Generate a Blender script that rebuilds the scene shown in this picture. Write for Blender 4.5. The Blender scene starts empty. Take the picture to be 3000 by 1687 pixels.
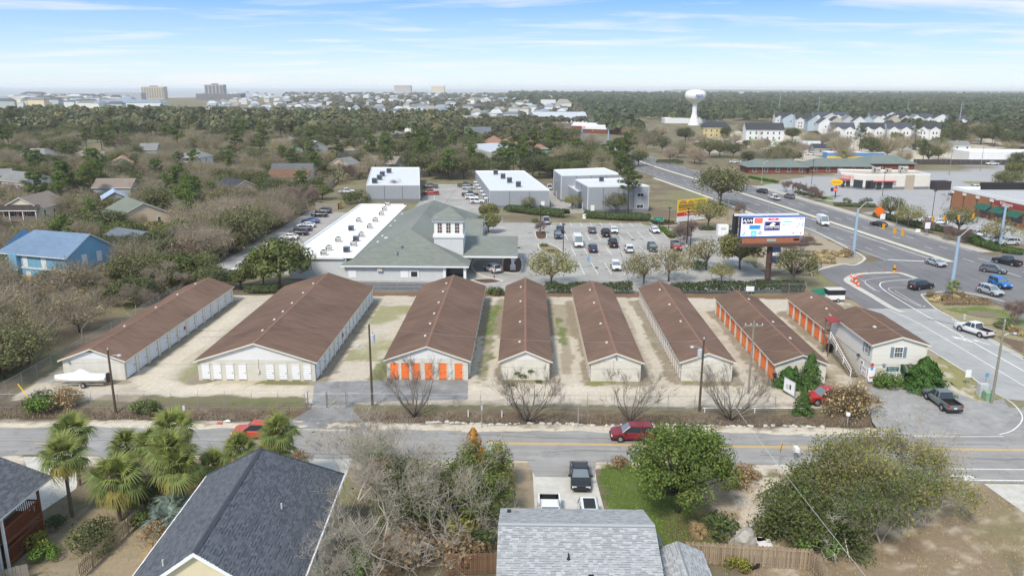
import bpy, bmesh, math, random
import numpy as np
from mathutils import Vector, Matrix, noise as mnoise
rng = np.random.default_rng(7); random.seed(7)
R = math.radians
scene = bpy.context.scene
COL = scene.collection
# ------------------------------------------------------------------ camera
FPX, CAMH = 2300.0, 36.0
PIT, YAW, ROLL = R(14.33), R(0.9), R(0.2)
fwd = np.array([-math.sin(YAW)*math.cos(PIT), math.cos(YAW)*math.cos(PIT), -math.sin(PIT)])
_r0 = np.array([math.cos(YAW), math.sin(YAW), 0.0]); _u0 = np.cross(_r0, fwd)
right = math.cos(ROLL)*_r0 + math.sin(ROLL)*_u0
up = -math.sin(ROLL)*_r0 + math.cos(ROLL)*_u0
cam_d = bpy.data.cameras.new('camera'); cam = bpy.data.objects.new('camera', cam_d); COL.objects.link(cam)
cam.matrix_world = Matrix(((right[0], up[0], -fwd[0], 0), (right[1], up[1], -fwd[1], 0), (right[2], up[2], -fwd[2], CAMH), (0, 0, 0, 1)))
cam_d.sensor_width = 36; cam_d.lens = 36*FPX/3000; cam_d.clip_start = 0.5; cam_d.clip_end = 60000
scene.camera = cam
# ------------------------------------------------------------------ sky, sun, exposure
SUN_EL, SUN_AZ = R(48), R(205)      # azimuth clockwise from +y: behind the camera, a little left
w = bpy.data.worlds.new('World'); scene.world = w; w.use_nodes = True
nt = w.node_tree; nt.nodes.clear()
def N(t, **k):
 n = nt.nodes.new(t)
 for a, v in k.items(): setattr(n, a, v)
 return n
def L(a, b): nt.links.new(a, b)
out = N('ShaderNodeOutputWorld'); bg = N('ShaderNodeBackground'); bg.inputs[1].default_value = 0.12
sky = N('ShaderNodeTexSky', sky_type='NISHITA', sun_disc=False)
sky.sun_elevation = SUN_EL; sky.sun_rotation = SUN_AZ
sky.air_density = 1.0; sky.dust_density = 0.6; sky.ozone_density = 2.5; sky.altitude = 0
tc = N('ShaderNodeTexCoord'); sep = N('ShaderNodeSeparateXYZ'); L(tc.outputs['Generated'], sep.inputs[0])
# project the view direction on a flat cloud deck: (x/z, y/z)
zc = N('ShaderNodeMath', operation='MAXIMUM'); L(sep.outputs['Z'], zc.inputs[0]); zc.inputs[1].default_value = 0.012
zz = N('ShaderNodeMath', operation='ADD'); L(zc.outputs[0], zz.inputs[0]); zz.inputs[1].default_value = 0.05
dx = N('ShaderNodeMath', operation='DIVIDE'); L(sep.outputs['X'], dx.inputs[0]); L(zz.outputs[0], dx.inputs[1])
dy = N('ShaderNodeMath', operation='DIVIDE'); L(sep.outputs['Y'], dy.inputs[0]); L(zz.outputs[0], dy.inputs[1])
cmb = N('ShaderNodeCombineXYZ'); L(dx.outputs[0], cmb.inputs[0]); L(dy.outputs[0], cmb.inputs[1])
mp = N('ShaderNodeMapping'); L(cmb.outputs[0], mp.inputs[0]); mp.inputs['Rotation'].default_value = (0, 0, R(-14)); mp.inputs['Scale'].default_value = (0.55, 1.05, 1); mp.inputs['Location'].default_value = (5.3, 2.2, 0)
n1 = N('ShaderNodeTexNoise'); L(mp.outputs[0], n1.inputs['Vector']); n1.inputs['Scale'].default_value = .8; n1.inputs['Detail'].default_value = 9; n1.inputs['Roughness'].default_value = 0.58; n1.inputs['Distortion'].default_value = 0.55
r1 = N('ShaderNodeValToRGB'); L(n1.outputs[0], r1.inputs[0])
r1.color_ramp.elements[0].position = 0.49; r1.color_ramp.elements[1].position = 0.74
r1.color_ramp.elements[0].color = (0, 0, 0, 1); r1.color_ramp.elements[1].color = (0.9, 0.9, 0.9, 1)
# pale band of sea haze near the horizon, clear blue above, thin white cirrus everywhere
rampz = N('ShaderNodeValToRGB'); L(sep.outputs['Z'], rampz.inputs[0]); cr = rampz.color_ramp
for i, (p, c) in enumerate([(0.0,(.315,.35,.38)),(.015,(.285,.345,.385)),(.045,(.195,.285,.385)),(.10,(.072,.175,.375)),(.35,(.18,.245,.33)),(1.0,(.20,.245,.31))]):
 e = cr.elements[i] if i < 2 else cr.elements.new(p); e.position = p; e.color = (*c, 1)
sc1 = N('ShaderNodeVectorMath', operation='SCALE'); L(rampz.outputs[0], sc1.inputs[0]); sc1.inputs['Scale'].default_value = 1/0.12
mx0 = N('ShaderNodeMix', data_type='RGBA'); mx0.inputs['Factor'].default_value = .9; L(sky.outputs[0], mx0.inputs['A']); L(sc1.outputs[0], mx0.inputs['B'])
mx = N('ShaderNodeMix', data_type='RGBA'); L(r1.outputs[0], mx.inputs['Factor']); L(mx0.outputs['Result'], mx.inputs['A']); mx.inputs['B'].default_value = (3.15, 3.2, 3.3, 1)
L(mx.outputs['Result'], bg.inputs[0]); L(bg.outputs[0], out.inputs[0])
sl = bpy.data.lights.new('sun', 'SUN'); sl.energy = 1.45; sl.angle = R(10); sl.color = (1.0, 0.92, 0.80)
so = bpy.data.objects.new('sun', sl); COL.objects.link(so)
sdir = Vector((math.sin(SUN_AZ)*math.cos(SUN_EL), math.cos(SUN_AZ)*math.cos(SUN_EL), math.sin(SUN_EL)))
so.rotation_euler = sdir.to_track_quat('Z', 'Y').to_euler(); so.location = (0, 0, 100)
vs = scene.view_settings; vs.view_transform = 'Standard'; vs.look = 'None'; vs.exposure = 1.36; vs.gamma = 1; vs.use_curve_mapping = False
scene.render.engine = 'CYCLES'
cy = scene.cycles; cy.use_denoising = True; cy.max_bounces = 6; cy.diffuse_bounces = 3; cy.glossy_bounces = 2; cy.transmission_bounces = 3; cy.transparent_max_bounces = 6; cy.volume_bounces = 1; cy.caustics_reflective = False; cy.caustics_refractive = False
cy.sample_clamp_indirect = 4
# ------------------------------------------------------------------ survey helpers (a pixel of the survey photo -> a point on the ground)
OFF = {1: (0, 230), 2: (1000, 230), 3: (2000, 230), 4: (0, 750), 5: (1000, 750), 6: (2000, 750), 7: (0, 1180), 8: (1000, 1180), 9: (2000, 1180)}
def S(Rg, x, y):
 if Rg == 0: return x*1.164596, y*1.164596
 if Rg == -1: return x, y
 o = OFF[Rg]; return o[0]+x/2.576, o[1]+y/2.576
def q(Rg, x, y, z=0.0):
 px, py = S(Rg, x, y)
 d = fwd + right*((px-1500)/FPX) - up*((py-843.5)/FPX)
 t = (z-CAMH)/d[2]
 return Vector((d[0]*t, d[1]*t, z))
def q2(Rg, x, y, z=0.0):
 v = q(Rg, x, y, z); return (v.x, v.y)
def hgt(Rg, x, y, g):
 px, py = S(Rg, x, y)
 d = fwd + right*((px-1500)/FPX) - up*((py-843.5)/FPX)
 return CAMH + d[2]*math.hypot(g[0], g[1])/math.hypot(d[0], d[1])
# ------------------------------------------------------------------ materials
MATS = {}
def mat(name, col, rough=0.75, var=0.12, scale=3.0, bump=0.0, spec=0.3, metal=0.0, attr=None, streak=None, rnd=0.0, emit=0.0, transl=0.0, brick=None, var2=0.0, scale2=0.3, crack=None):
 if name in MATS: return MATS[name]
 m = bpy.data.materials.new(name); m.use_nodes = True
 t = m.node_tree; nd = t.nodes; lk = t.links
 b = nd['Principled BSDF']
 b.inputs['Roughness'].default_value = rough; b.inputs['Metallic'].default_value = metal
 b.inputs['Specular IOR Level'].default_value = spec
 src = None
 if attr:
  a = nd.new('ShaderNodeAttribute'); a.attribute_name = attr; src = a.outputs['Color']
 else:
  a = nd.new('ShaderNodeRGB'); a.outputs[0].default_value = (*col, 1); src = a.outputs[0]
 tcn = nd.new('ShaderNodeTexCoord')
 fac = None
 def mul(s, node_out, lo, hi):
  mr = nd.new('ShaderNodeMapRange'); lk.new(node_out, mr.inputs[0]); mr.inputs[1].default_value = 0.25; mr.inputs[2].default_value = 0.75
  mr.inputs[3].default_value = lo; mr.inputs[4].default_value = hi
  vm = nd.new('ShaderNodeVectorMath'); vm.operation = 'SCALE'; lk.new(s, vm.inputs[0]); lk.new(mr.outputs[0], vm.inputs['Scale']); return vm.outputs[0]
 nz = None
 if var > 0:
  nz = nd.new('ShaderNodeTexNoise'); nz.inputs['Scale'].default_value = scale; nz.inputs['Detail'].default_value = 5
  if streak:
   mpn = nd.new('ShaderNodeMapping'); mpn.inputs['Scale'].default_value = streak; lk.new(tcn.outputs['Object'], mpn.inputs[0]); lk.new(mpn.outputs[0], nz.inputs['Vector'])
  else: lk.new(tcn.outputs['Object'], nz.inputs['Vector'])
  src = mul(src, nz.outputs[0], 1-var, 1+var)
 if var2 > 0:
  n2 = nd.new('ShaderNodeTexNoise'); n2.inputs['Scale'].default_value = scale2; n2.inputs['Detail'].default_value = 4; lk.new(tcn.outputs['Object'], n2.inputs['Vector'])
  src = mul(src, n2.outputs[0], 1-var2, 1+var2)
 if brick:
  bt = nd.new('ShaderNodeTexBrick'); bw, bh, mort, amt = brick
  mpn = nd.new('ShaderNodeMapping'); lk.new(tcn.outputs['UV' if False else 'Object'], mpn.inputs[0])
  lk.new(mpn.outputs[0], bt.inputs['Vector']); bt.inputs['Scale'].default_value = 1; bt.inputs['Brick Width'].default_value = bw; bt.inputs['Row Height'].default_value = bh
  bt.inputs['Mortar Size'].default_value = mort; bt.inputs['Color1'].default_value = (1, 1, 1, 1); bt.inputs['Color2'].default_value = (1-amt, 1-amt, 1-amt, 1); bt.inputs['Mortar'].default_value = (1-1.5*amt,)*3+(1,)
  vm = nd.new('ShaderNodeVectorMath'); vm.operation = 'MULTIPLY'; lk.new(src, vm.inputs[0]); lk.new(bt.outputs[0], vm.inputs[1]); src = vm.outputs[0]
 if crack:
  vo = nd.new('ShaderNodeTexVoronoi'); vo.feature = 'DISTANCE_TO_EDGE'; vo.inputs['Scale'].default_value = crack[0]; nw = nd.new('ShaderNodeTexNoise'); nw.inputs['Scale'].default_value = crack[0]*3; vw = nd.new('ShaderNodeVectorMath'); vw.operation = 'MULTIPLY_ADD'; lk.new(nw.outputs['Color'], vw.inputs[0]); vw.inputs[1].default_value = (1.6/crack[0]*.4,)*3; lk.new(tcn.outputs['Object'], vw.inputs[2]); lk.new(tcn.outputs['Object'], nw.inputs['Vector']); lk.new(vw.outputs[0], vo.inputs['Vector'])
  mr = nd.new('ShaderNodeMapRange'); lk.new(vo.outputs['Distance'], mr.inputs[0]); mr.inputs[1].default_value = 0; mr.inputs[2].default_value = crack[1]; mr.inputs[3].default_value = 1-crack[2]; mr.inputs[4].default_value = 1
  vm = nd.new('ShaderNodeVectorMath'); vm.operation = 'SCALE'; lk.new(src, vm.inputs[0]); lk.new(mr.outputs[0], vm.inputs['Scale']); src = vm.outputs[0]
 if rnd > 0:
  oi = nd.new('ShaderNodeObjectInfo'); mr = nd.new('ShaderNodeMapRange'); lk.new(oi.outputs['Random'], mr.inputs[0]); mr.inputs[3].default_value = 1-rnd; mr.inputs[4].default_value = 1+rnd
  vm = nd.new('ShaderNodeVectorMath'); vm.operation = 'SCALE'; lk.new(src, vm.inputs[0]); lk.new(mr.outputs[0], vm.inputs['Scale']); src = vm.outputs[0]
 lk.new(src, b.inputs['Base Color'])
 if bump > 0 and nz is not None:
  bp = nd.new('ShaderNodeBump'); bp.inputs['Strength'].default_value = bump; bp.inputs['Distance'].default_value = 0.03; lk.new(nz.outputs[0], bp.inputs['Height']); lk.new(bp.outputs[0], b.inputs['Normal'])
 if emit > 0:
  lk.new(src, b.inputs['Emission Color']); b.inputs['Emission Strength'].default_value = emit
 if transl > 0:
  tr = nd.new('ShaderNodeBsdfTranslucent'); lk.new(src, tr.inputs[0]); ms = nd.new('ShaderNodeMixShader'); ms.inputs[0].default_value = transl
  lk.new(b.outputs[0], ms.inputs[1]); lk.new(tr.outputs[0], ms.inputs[2]); lk.new(ms.outputs[0], nd['Material Output'].inputs[0])
 MATS[name] = m; return m
# ------------------------------------------------------------------ mesh builder
class MB:
 def __init__(s): s.v = []; s.f = []; s.m = []
 def add(s, vs, fs, mi=0):
  o = len(s.v); s.v += [tuple(p) for p in vs]; s.f += [tuple(i+o for i in f) for f in fs]; s.m += [mi]*len(fs); return s
 def box(s, x0, x1, y0, y1, z0, z1, mi=0):
  return s.add([(x0,y0,z0),(x1,y0,z0),(x1,y1,z0),(x0,y1,z0),(x0,y0,z1),(x1,y0,z1),(x1,y1,z1),(x0,y1,z1)],
                     [(0,3,2,1),(4,5,6,7),(0,1,5,4),(1,2,6,5),(2,3,7,6),(3,0,4,7)], mi)
 def quad(s, a, b, c, d, mi=0): return s.add([a,b,c,d], [(0,1,2,3)], mi)
 def poly(s, pts, mi=0): return s.add(pts, [tuple(range(len(pts)))], mi)
 def prism(s, pts, z0, z1, mi=0):
  n = len(pts); vs = [(x,y,z0) for x,y in pts]+[(x,y,z1) for x,y in pts]
  fs = [tuple(range(n-1,-1,-1)), tuple(range(n,2*n))]+[(i,(i+1)%n,n+(i+1)%n,n+i) for i in range(n)]
  return s.add(vs, fs, mi)
 def extr(s, pts, d, mi=0):            # polygon (3d points) pushed along vector d
  n = len(pts); d = Vector(d); vs = [Vector(p) for p in pts]+[Vector(p)+d for p in pts]
  fs = [tuple(range(n-1,-1,-1)), tuple(range(n,2*n))]+[(i,(i+1)%n,n+(i+1)%n,n+i) for i in range(n)]
  return s.add(vs, fs, mi)
 def tube(s, pts, rad, n=6, mi=0, cap=True):
  pts = [Vector(p) for p in pts]; k = len(pts)
  if not isinstance(rad, (list, tuple)): rad = [rad]*k
  vs = []; 
  for i, p in enumerate(pts):
   t = (pts[min(i+1,k-1)]-pts[max(i-1,0)]).normalized()
   a = Vector((0,0,1)) if abs(t.z) < .9 else Vector((1,0,0))
   u = t.cross(a).normalized(); v = t.cross(u)
   vs += [p+(u*math.cos(2*math.pi*j/n)+v*math.sin(2*math.pi*j/n))*rad[i] for j in range(n)]
  fs = [(i*n+j, i*n+(j+1)%n, (i+1)*n+(j+1)%n, (i+1)*n+j) for i in range(k-1) for j in range(n)]
  if cap: fs += [tuple(range(n-1,-1,-1)), tuple(range((k-1)*n,k*n))]
  return s.add(vs, fs, mi)
 def lathe(s, prof, n=16, mi=0, c=(0,0,0), cap=True):
  vs = [(c[0]+r*math.cos(2*math.pi*j/n), c[1]+r*math.sin(2*math.pi*j/n), c[2]+z) for r, z in prof for j in range(n)]
  k = len(prof); fs = [(i*n+j, i*n+(j+1)%n, (i+1)*n+(j+1)%n, (i+1)*n+j) for i in range(k-1) for j in range(n)]
  if cap: fs += [tuple(range(n-1,-1,-1)), tuple(range((k-1)*n,k*n))]
  return s.add(vs, fs, mi)
 def mesh(s, name, mats):
  me = bpy.data.meshes.new(name); me.from_pydata(s.v, [], s.f); 
  for m in (mats if isinstance(mats, (list,tuple)) else [mats]): me.materials.append(m)
  if any(s.m): me.polygons.foreach_set('material_index', s.m)
  me.update(); return me
 def build(s, name, mats, parent=None, loc=(0,0,0), rz=0, smooth=False):
  me = s.mesh(name, mats)
  if smooth: me.polygons.foreach_set('use_smooth', [True]*len(me.polygons))
  return link(name, me, parent, loc, rz)
def link(name, data, parent=None, loc=(0,0,0), rz=0, rot=None, scl=None):
 o = bpy.data.objects.new(name, data); COL.objects.link(o); o.parent = parent; o.location = loc
 o.rotation_euler = rot if rot is not None else (0,0,rz)
 if scl is not None: o.scale = scl if isinstance(scl, (tuple, list, Vector)) else (scl,)*3
 return o
def tag(o, label, cat, group=None):
 o['label'] = label; o['category'] = cat
 if group: o['group'] = group
 return o
def thing(name, label, cat, loc=(0,0,0), rz=0, group=None):
 return tag(link(name, None, None, loc, rz), label, cat, group)
def struct(o): o['kind'] = 'structure'; return o
def stuff(o, label=None):
 o['kind'] = 'stuff'
 if label: o['label'] = label
 return o
def copy_tree(o, parent=None):
 c = o.copy(); COL.objects.link(c); c.parent = parent
 for ch in o.children: copy_tree(ch, c)
 return c
def raw_mesh(name, verts, faces_n, m, col=None, flat=False):
 """fast mesh from numpy: verts (n,3), faces as an (k,sides) index array, optional per-vertex colour"""
 me = bpy.data.meshes.new(name); verts = np.ascontiguousarray(verts, np.float32); F = np.ascontiguousarray(faces_n, np.int32)
 me.vertices.add(len(verts)); me.vertices.foreach_set('co', verts.ravel())
 me.loops.add(F.size); me.loops.foreach_set('vertex_index', F.ravel())
 me.polygons.add(len(F)); me.polygons.foreach_set('loop_start', np.arange(0, F.size, F.shape[1], dtype=np.int32))
 if m is not None: me.materials.append(m)
 if col is not None:
  a = me.color_attributes.new('Col', 'FLOAT_COLOR', 'POINT'); c4 = np.ones((len(verts), 4), np.float32); c4[:, :3] = col; a.data.foreach_set('color', c4.ravel())
 if flat: me.polygons.foreach_set('use_smooth', np.zeros(len(F), bool))
 me.update(calc_edges=True); return me
def text(body, size, m, parent=None, loc=(0,0,0), rot=(0,0,0), ext=0.004, name='lettering', ax='CENTER', sx=1.0, shear=0.0):
 c = bpy.data.curves.new(name, 'FONT'); c.body = body; c.size = size; c.extrude = ext; c.align_x = ax; c.align_y = 'CENTER'; c.resolution_u = 2; c.shear = shear
 tmp = bpy.data.objects.new('tmp', c); me = bpy.data.meshes.new_from_object(tmp); bpy.data.objects.remove(tmp); me.materials.clear(); me.materials.append(m)
 o = link(name, me, parent, loc, rot=rot); o.scale = (sx, 1, 1); return o
# value noise in the ground plane
_lat = rng.random((256, 256))
def vnoise(x, y):
 xi = np.floor(x).astype(int); yi = np.floor(y).astype(int); fx = x-xi; fy = y-yi
 fx = fx*fx*(3-2*fx); fy = fy*fy*(3-2*fy)
 a = _lat[xi & 255, yi & 255]; b = _lat[(xi+1) & 255, yi & 255]; c = _lat[xi & 255, (yi+1) & 255]; d = _lat[(xi+1) & 255, (yi+1) & 255]
 return (a*(1-fx)+b*fx)*(1-fy)+(c*(1-fx)+d*fx)*fy
def fbm(x, y, s, o=4):
 t = 0; A = 0.5; k = 1.0/s; tot = 0
 for i in range(o): t = t+A*vnoise(x*k+17.3*i, y*k+9.1*i); tot += A; A *= .5; k *= 2.03
 return t/tot
# ------------------------------------------------------------------ ground (one sheet to the horizon, real ground colours as a colour attribute)
def axis(parts):
 o = []
 for a, b, st in parts: o += list(np.arange(a, b, st))
 return o
def geo(a, b, f):
 o = []; s = f
 x = a
 while x < b: o.append(x); x = x*(1+s)
 return o+[b]
xs = axis([(-80, 75, 0.42), (75, 180, 1.6)]); xs = [-v for v in geo(80.5, 26000, 0.05)][::-1]+xs+geo(180, 26000, 0.05)
ys = axis([(20, 40, 4), (40, 100, 0.36), (100, 145, 0.5), (145, 330, 1.2)])+geo(330, 26000, 0.035)
xs = np.array(xs); ys = np.array(ys)
GX, GY = np.meshgrid(xs, ys); GX = GX.ravel(); GY = GY.ravel()
WX = GX+(fbm(GX, GY, 3.1)-.5)*1.6+(fbm(GX, GY, .8, 2)-.5)*.7; WY = GY+(fbm(GX+91, GY+31, 3.1)-.5)*1.6+(fbm(GX+3, GY+7, .8, 2)-.5)*.7
f1 = fbm(GX, GY, 6.0, 5); f2 = fbm(GX+50, GY+20, 1.4, 4); f3 = fbm(GX+11, GY+77, 25, 4)
gcol = np.empty((len(GX), 3)); gz = np.zeros(len(GX))
def C(*c): return np.array(c)
LIT, DRY, GRN, SAND, GRAV, DIRT, MULCH = C(.18,.145,.10), C(.27,.235,.145), C(.125,.165,.045), C(.595,.525,.42), C(.53,.475,.39), C(.29,.24,.17), C(.115,.07,.05)
ASPH, CONC = C(.24,.24,.24), C(.47,.455,.42)
def sm(v, a, b): return np.clip((v-a)/(b-a), 0, 1)
def put(mask, c):
 global gcol
 m = np.asarray(mask, float)[:, None]; gcol = gcol*(1-m)+c*m
def inside(poly, warp=1.0):
 X = GX+(WX-GX)*warp; Y = GY+(WY-GY)*warp; r = np.zeros(len(X), bool); n = len(poly)
 bx = [p[0] for p in poly]; by = [p[1] for p in poly]
 sel = (X > min(bx)) & (X < max(bx)) & (Y > min(by)) & (Y < max(by)); xi = X[sel]; yi = Y[sel]; ri = np.zeros(len(xi), bool)
 for i in range(n):
  x1, y1 = poly[i][:2]; x2, y2 = poly[(i+1) % n][:2]
  if y1 == y2: continue
  c = ((y1 > yi) != (y2 > yi)) & (xi < (x2-x1)*(yi-y1)/(y2-y1)+x1); ri ^= c
 r[sel] = ri; return r
def rect(x0, x1, y0, y1, warp=1.0):
 X = GX+(WX-GX)*warp; Y = GY+(WY-GY)*warp; return (X > x0) & (X < x1) & (Y > y0) & (Y < y1)
gcol[:] = LIT; put(sm(f1, .42, .62)*.8, DRY); put(sm(f2+f1, 1.05, 1.3)*.5, GRN*1.1)
# town and woods beyond: mixed dry grass, sand, paved plots
far = GY > 330
put(far*sm(f3, .45, .7)*.5, C(.2,.2,.12))
# storage compound: sandy gravel
yard = rect(-61, 56.5, 85.6, 134.6, .8); put(yard, GRAV); put(yard*sm(f1, .45, .7)*.55, SAND*.92); put(yard*sm(f2*.5+f1*.5, .5, .72)*.45, DIRT)
BL = [(-58.1,-50.3,92.6,130), (-41,-26.2,92.7,130.3), (-17.3,-7,93.6,131.5), (-2.8,3.3,93.8,132), (8.5,14.8,93.6,130.6), (20,26.4,94,131), (31.7,38,93.6,125), (43.5,49.8,107.2,125), (43.6,50.2,93.7,107.2)]
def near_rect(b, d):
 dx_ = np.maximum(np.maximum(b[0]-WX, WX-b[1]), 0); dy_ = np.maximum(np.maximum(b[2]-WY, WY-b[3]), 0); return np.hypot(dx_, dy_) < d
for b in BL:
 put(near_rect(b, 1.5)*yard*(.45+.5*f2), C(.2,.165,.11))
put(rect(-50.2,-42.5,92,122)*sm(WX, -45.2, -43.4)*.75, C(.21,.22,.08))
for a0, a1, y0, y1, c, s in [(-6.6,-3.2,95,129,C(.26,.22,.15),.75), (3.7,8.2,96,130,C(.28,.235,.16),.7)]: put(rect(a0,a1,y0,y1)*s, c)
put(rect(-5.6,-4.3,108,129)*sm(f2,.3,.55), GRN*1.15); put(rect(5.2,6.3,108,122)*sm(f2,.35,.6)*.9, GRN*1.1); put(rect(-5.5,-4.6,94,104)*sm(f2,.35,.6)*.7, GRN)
for tx in (-6.35, -3.9, 7.2, 4.6): put((np.abs(WX-tx) < .55)*(WY > 88)*(WY < 112)*.8, GRAV*1.06)
put(rect(-24.5,-18.2,100,128)*sm(f1,.4,.6)*.7, C(.25,.25,.1)); put(rect(-19.6,-17.4,93,101)*.8, C(.15,.17,.05))
put(rect(14.9,17,95,128)*.5, DIRT); put(rect(38,40.2,92,124)*.55, DIRT*.9); put(rect(38.5,43.2,92,118)*sm(f2,.4,.6)*.5, DRY)
put(rect(28,31.6,95,124)*sm(f2,.42,.7)*.35, DIRT)
put(rect(-40,-27,91.2,92.6)*.8, C(.19,.18,.06)); put(rect(8.4,12,92.5,93.6)*.8, C(.2,.21,.06)); put(rect(-2.5,3.2,92.9,93.8)*.7, C(.2,.21,.06)); put(rect(20,26,93,94)*.7, C(.2,.2,.06))
# bright worn wheel track curving round buildings 1 and 2
for cx_, cy_, r_ in [(-41.5, 96.5, 7.2)]:
 d_ = np.hypot(WX-cx_, (WY-cy_)*1.0); put((np.abs(d_-r_) < 1.9)*(WY < cy_+1)*.6, SAND*1.06)
put(rect(-48.2,-46,96,126)*.6, SAND*1.05); put(rect(-42,-26.5,87.7,90.5)*.6, SAND*1.05); put(rect(-7,30,86.2,91.5)*.55, SAND*1.04)
# grass verge in front of the fence, weeds in the ditch, sandy shoulder
put(rect(-46,-25.5,83.4,87.2), C(.2,.185,.085)); put(rect(-44,-26,84.4,86.8)*sm(f2,.38,.6)*.85, GRN)
put(rect(-19,40,83.3,85.6), C(.21,.18,.11)); put(rect(-20,-2,83,85.4)*sm(f1,.35,.6)*.8, C(.13,.15,.05))
put(rect(-300,46,79.9,83.5), C(.15,.108,.072)); put(rect(-300,46,79.9,83.5)*sm(f2,.55,.72)*.7, SAND*.75)
put(rect(-300,47,78,80.5), SAND*.98); put(rect(-300,47,79,80.6)*sm(f2,.5,.66)*.75, DIRT*.8); put(rect(-70,-50,79.6,84)*.5, LIT)
put(rect(-62,44,80,84.4)*sm(f2,.33,.55)*.75, C(.125,.098,.075)); put(rect(-62,44,83.2,87.4)*sm(f1*.6+f2*.4,.45,.62)*.6, C(.2,.16,.11))
dz_ = np.exp(-((GY-81.9)/1.1)**2)*(GX > -120)*(GX < 44); dz_ *= ~((GX > -26.5) & (GX < -15.8)); gz -= .45*dz_*(.7+.6*f2)
gz += (rect(-60, 44, 78.9, 80.4)*(f2-.45)*.35)
# south side of the road
put(rect(-300,47,69.6,71.6), SAND*.95); put(rect(-300,47,69.4,71.2)*sm(f2,.45,.65)*.8, DRY*.8)
put(rect(-33.5,-27.8,50,71)*.85, C(.4,.29,.16)); put(rect(-39,-30,45,62)*.9, C(.30,.245,.165)); put(rect(-36.5,-32,61.5,67.5)*sm(f2,.3,.5), C(.15,.175,.045))
put(rect(-15,-2,40,70)*.6, LIT*.85)
put(rect(-3.5,-.6,60.5,70.5)*sm(f2,.3,.55), GRN*.9); put(rect(7.6,15,56,70.8), GRN*.85); put(rect(12,17,54,62)*.8, C(.13,.105,.06)); put(rect(7.6,12,50,58)*sm(f2,.35,.6), GRN*.8)
put(rect(-1.8,1.1,62,71)*.75, C(.34,.27,.19))
put(rect(17,60,30,69), C(.27,.21,.14)); put(rect(19.3,24.3,54,69)*sm(f2+f1,.75,1.05), SAND*.9); put(rect(25,34,44,58)*sm(f1,.5,.6)*.75, C(.17,.115,.075))
put(rect(17,60,30,68)*sm(f2*.6+f1*.6,.62,.78)*.85, SAND*.97); put(rect(38,60,40,67)*sm(f1,.35,.6)*.5, C(.2,.19,.08)); put(rect(9,20.5,40,51.8)*.6, C(.16,.165,.06))
# east: billboard lawn, islands
put(inside([q2(3,560,1440),q2(3,560,1200),q2(3,430,1000),q2(3,900,1120),q2(3,1230,1290),q2(3,1390,1360),q2(3,1200,1443),q2(6,1000,80),q2(6,980,140)],.5), C(.36,.30,.22))
put(inside([q2(6,1810,300),q2(6,2060,275),q2(6,2570,430),q2(6,2570,770),q2(6,2030,470)],.4), C(.3,.26,.15)); put(inside([q2(6,1950,400),q2(6,2300,375),q2(6,2570,470),q2(6,2570,530)],.5)*sm(f2,.3,.5), GRN*1.1)
put(inside([q2(6,2350,600),q2(6,2570,640),q2(6,2570,740)],.4), C(.17,.12,.09))
put(inside([q2(6,1850,700),q2(6,2130,850),q2(6,2440,1060),q2(6,2400,1130),q2(6,2280,1110),q2(6,1900,900)],.5)*sm(f2,.25,.5), C(.27,.25,.11))
put(rect(50.4,58,104,134,.6), C(.32,.27,.19)); put(rect(50.4,55.5,100,128)*sm(f2,.4,.6)*.8, C(.2,.2,.07)); put(rect(51,56,124,134)*sm(f2,.45,.6), SAND)
put(rect(-31,50,134.6,136.8,.5), C(.22,.13,.08))
# verge along the highway, plazas and car parks farther off (flat paving seen from far)
put(inside([q2(3,0,1070),q2(3,240,960),q2(3,490,1020),q2(3,430,1100),q2(3,200,1110)],.4), C(.31,.25,.17))
for P, c in [([(0,1760,352),(0,1800,330),(0,2560,352),(0,2560,395),(0,2130,420),(0,1880,395)], SAND*.85),
             ([(3,560,820),(3,800,760),(3,1210,720),(3,2060,700),(3,2570,650),(3,2570,830),(3,2070,830),(3,2070,985),(3,1900,1000),(3,1150,935)], ASPH*1.55),
             ([(3,1330,1010),(3,1600,1000),(3,1900,960),(3,2070,960),(3,2570,1150),(3,2570,1260),(3,2100,1180),(3,1500,1040)], ASPH*1.6),
             ([(3,1900,640),(3,2300,660),(3,2560,700),(3,2560,640),(3,2000,600)], ASPH*1.5),
             ([(2,380,420),(2,640,400),(2,620,330),(2,300,330)], SAND*.8), ([(2,20,560),(2,260,570),(2,260,540),(2,40,530)], SAND*.75),
             ([(1,1640,730),(1,1990,720),(1,1960,760),(1,1640,760)], ASPH*1.7), ([(1,0,1200),(1,240,1120),(1,100,1290),(1,0,1330)], CONC*.9),
             ([(3,80,480),(3,900,480),(3,900,560),(3,80,560)], SAND*.8), ([(3,1750,590),(3,2560,600),(3,2560,625),(3,1750,625)], SAND*.9), ([(3,1000,600),(3,1400,615),(3,1400,640),(3,1000,640)], CONC*.95)]:
 put(inside([q2(*p) for p in P], .5), c)
put(inside([q2(3,470,745),q2(3,600,790),q2(3,760,800),q2(3,650,745)],.3), GRN*1.2); put(inside([q2(3,840,840),q2(3,1140,900),q2(3,1130,925),q2(3,860,870)],.3), GRN*1.2); put(inside([q2(3,2090,775),q2(3,2400,780),q2(3,2400,830),q2(3,2200,810)],.3), C(.26,.23,.13))
put(inside([q2(2,1790,235),q2(2,1830,225),q2(2,1890,310),q2(2,1830,312)],.3), SAND*.9)
put(inside([q2(3,1000,590),q2(3,1420,585),q2(3,1450,612),q2(3,1000,605)],.3), GRN*1.1)
gcol *= (.91+.18*f2)[:, None]; gcol *= (.95+.10*fbm(GX, GY, .45, 2))[:, None]
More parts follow.
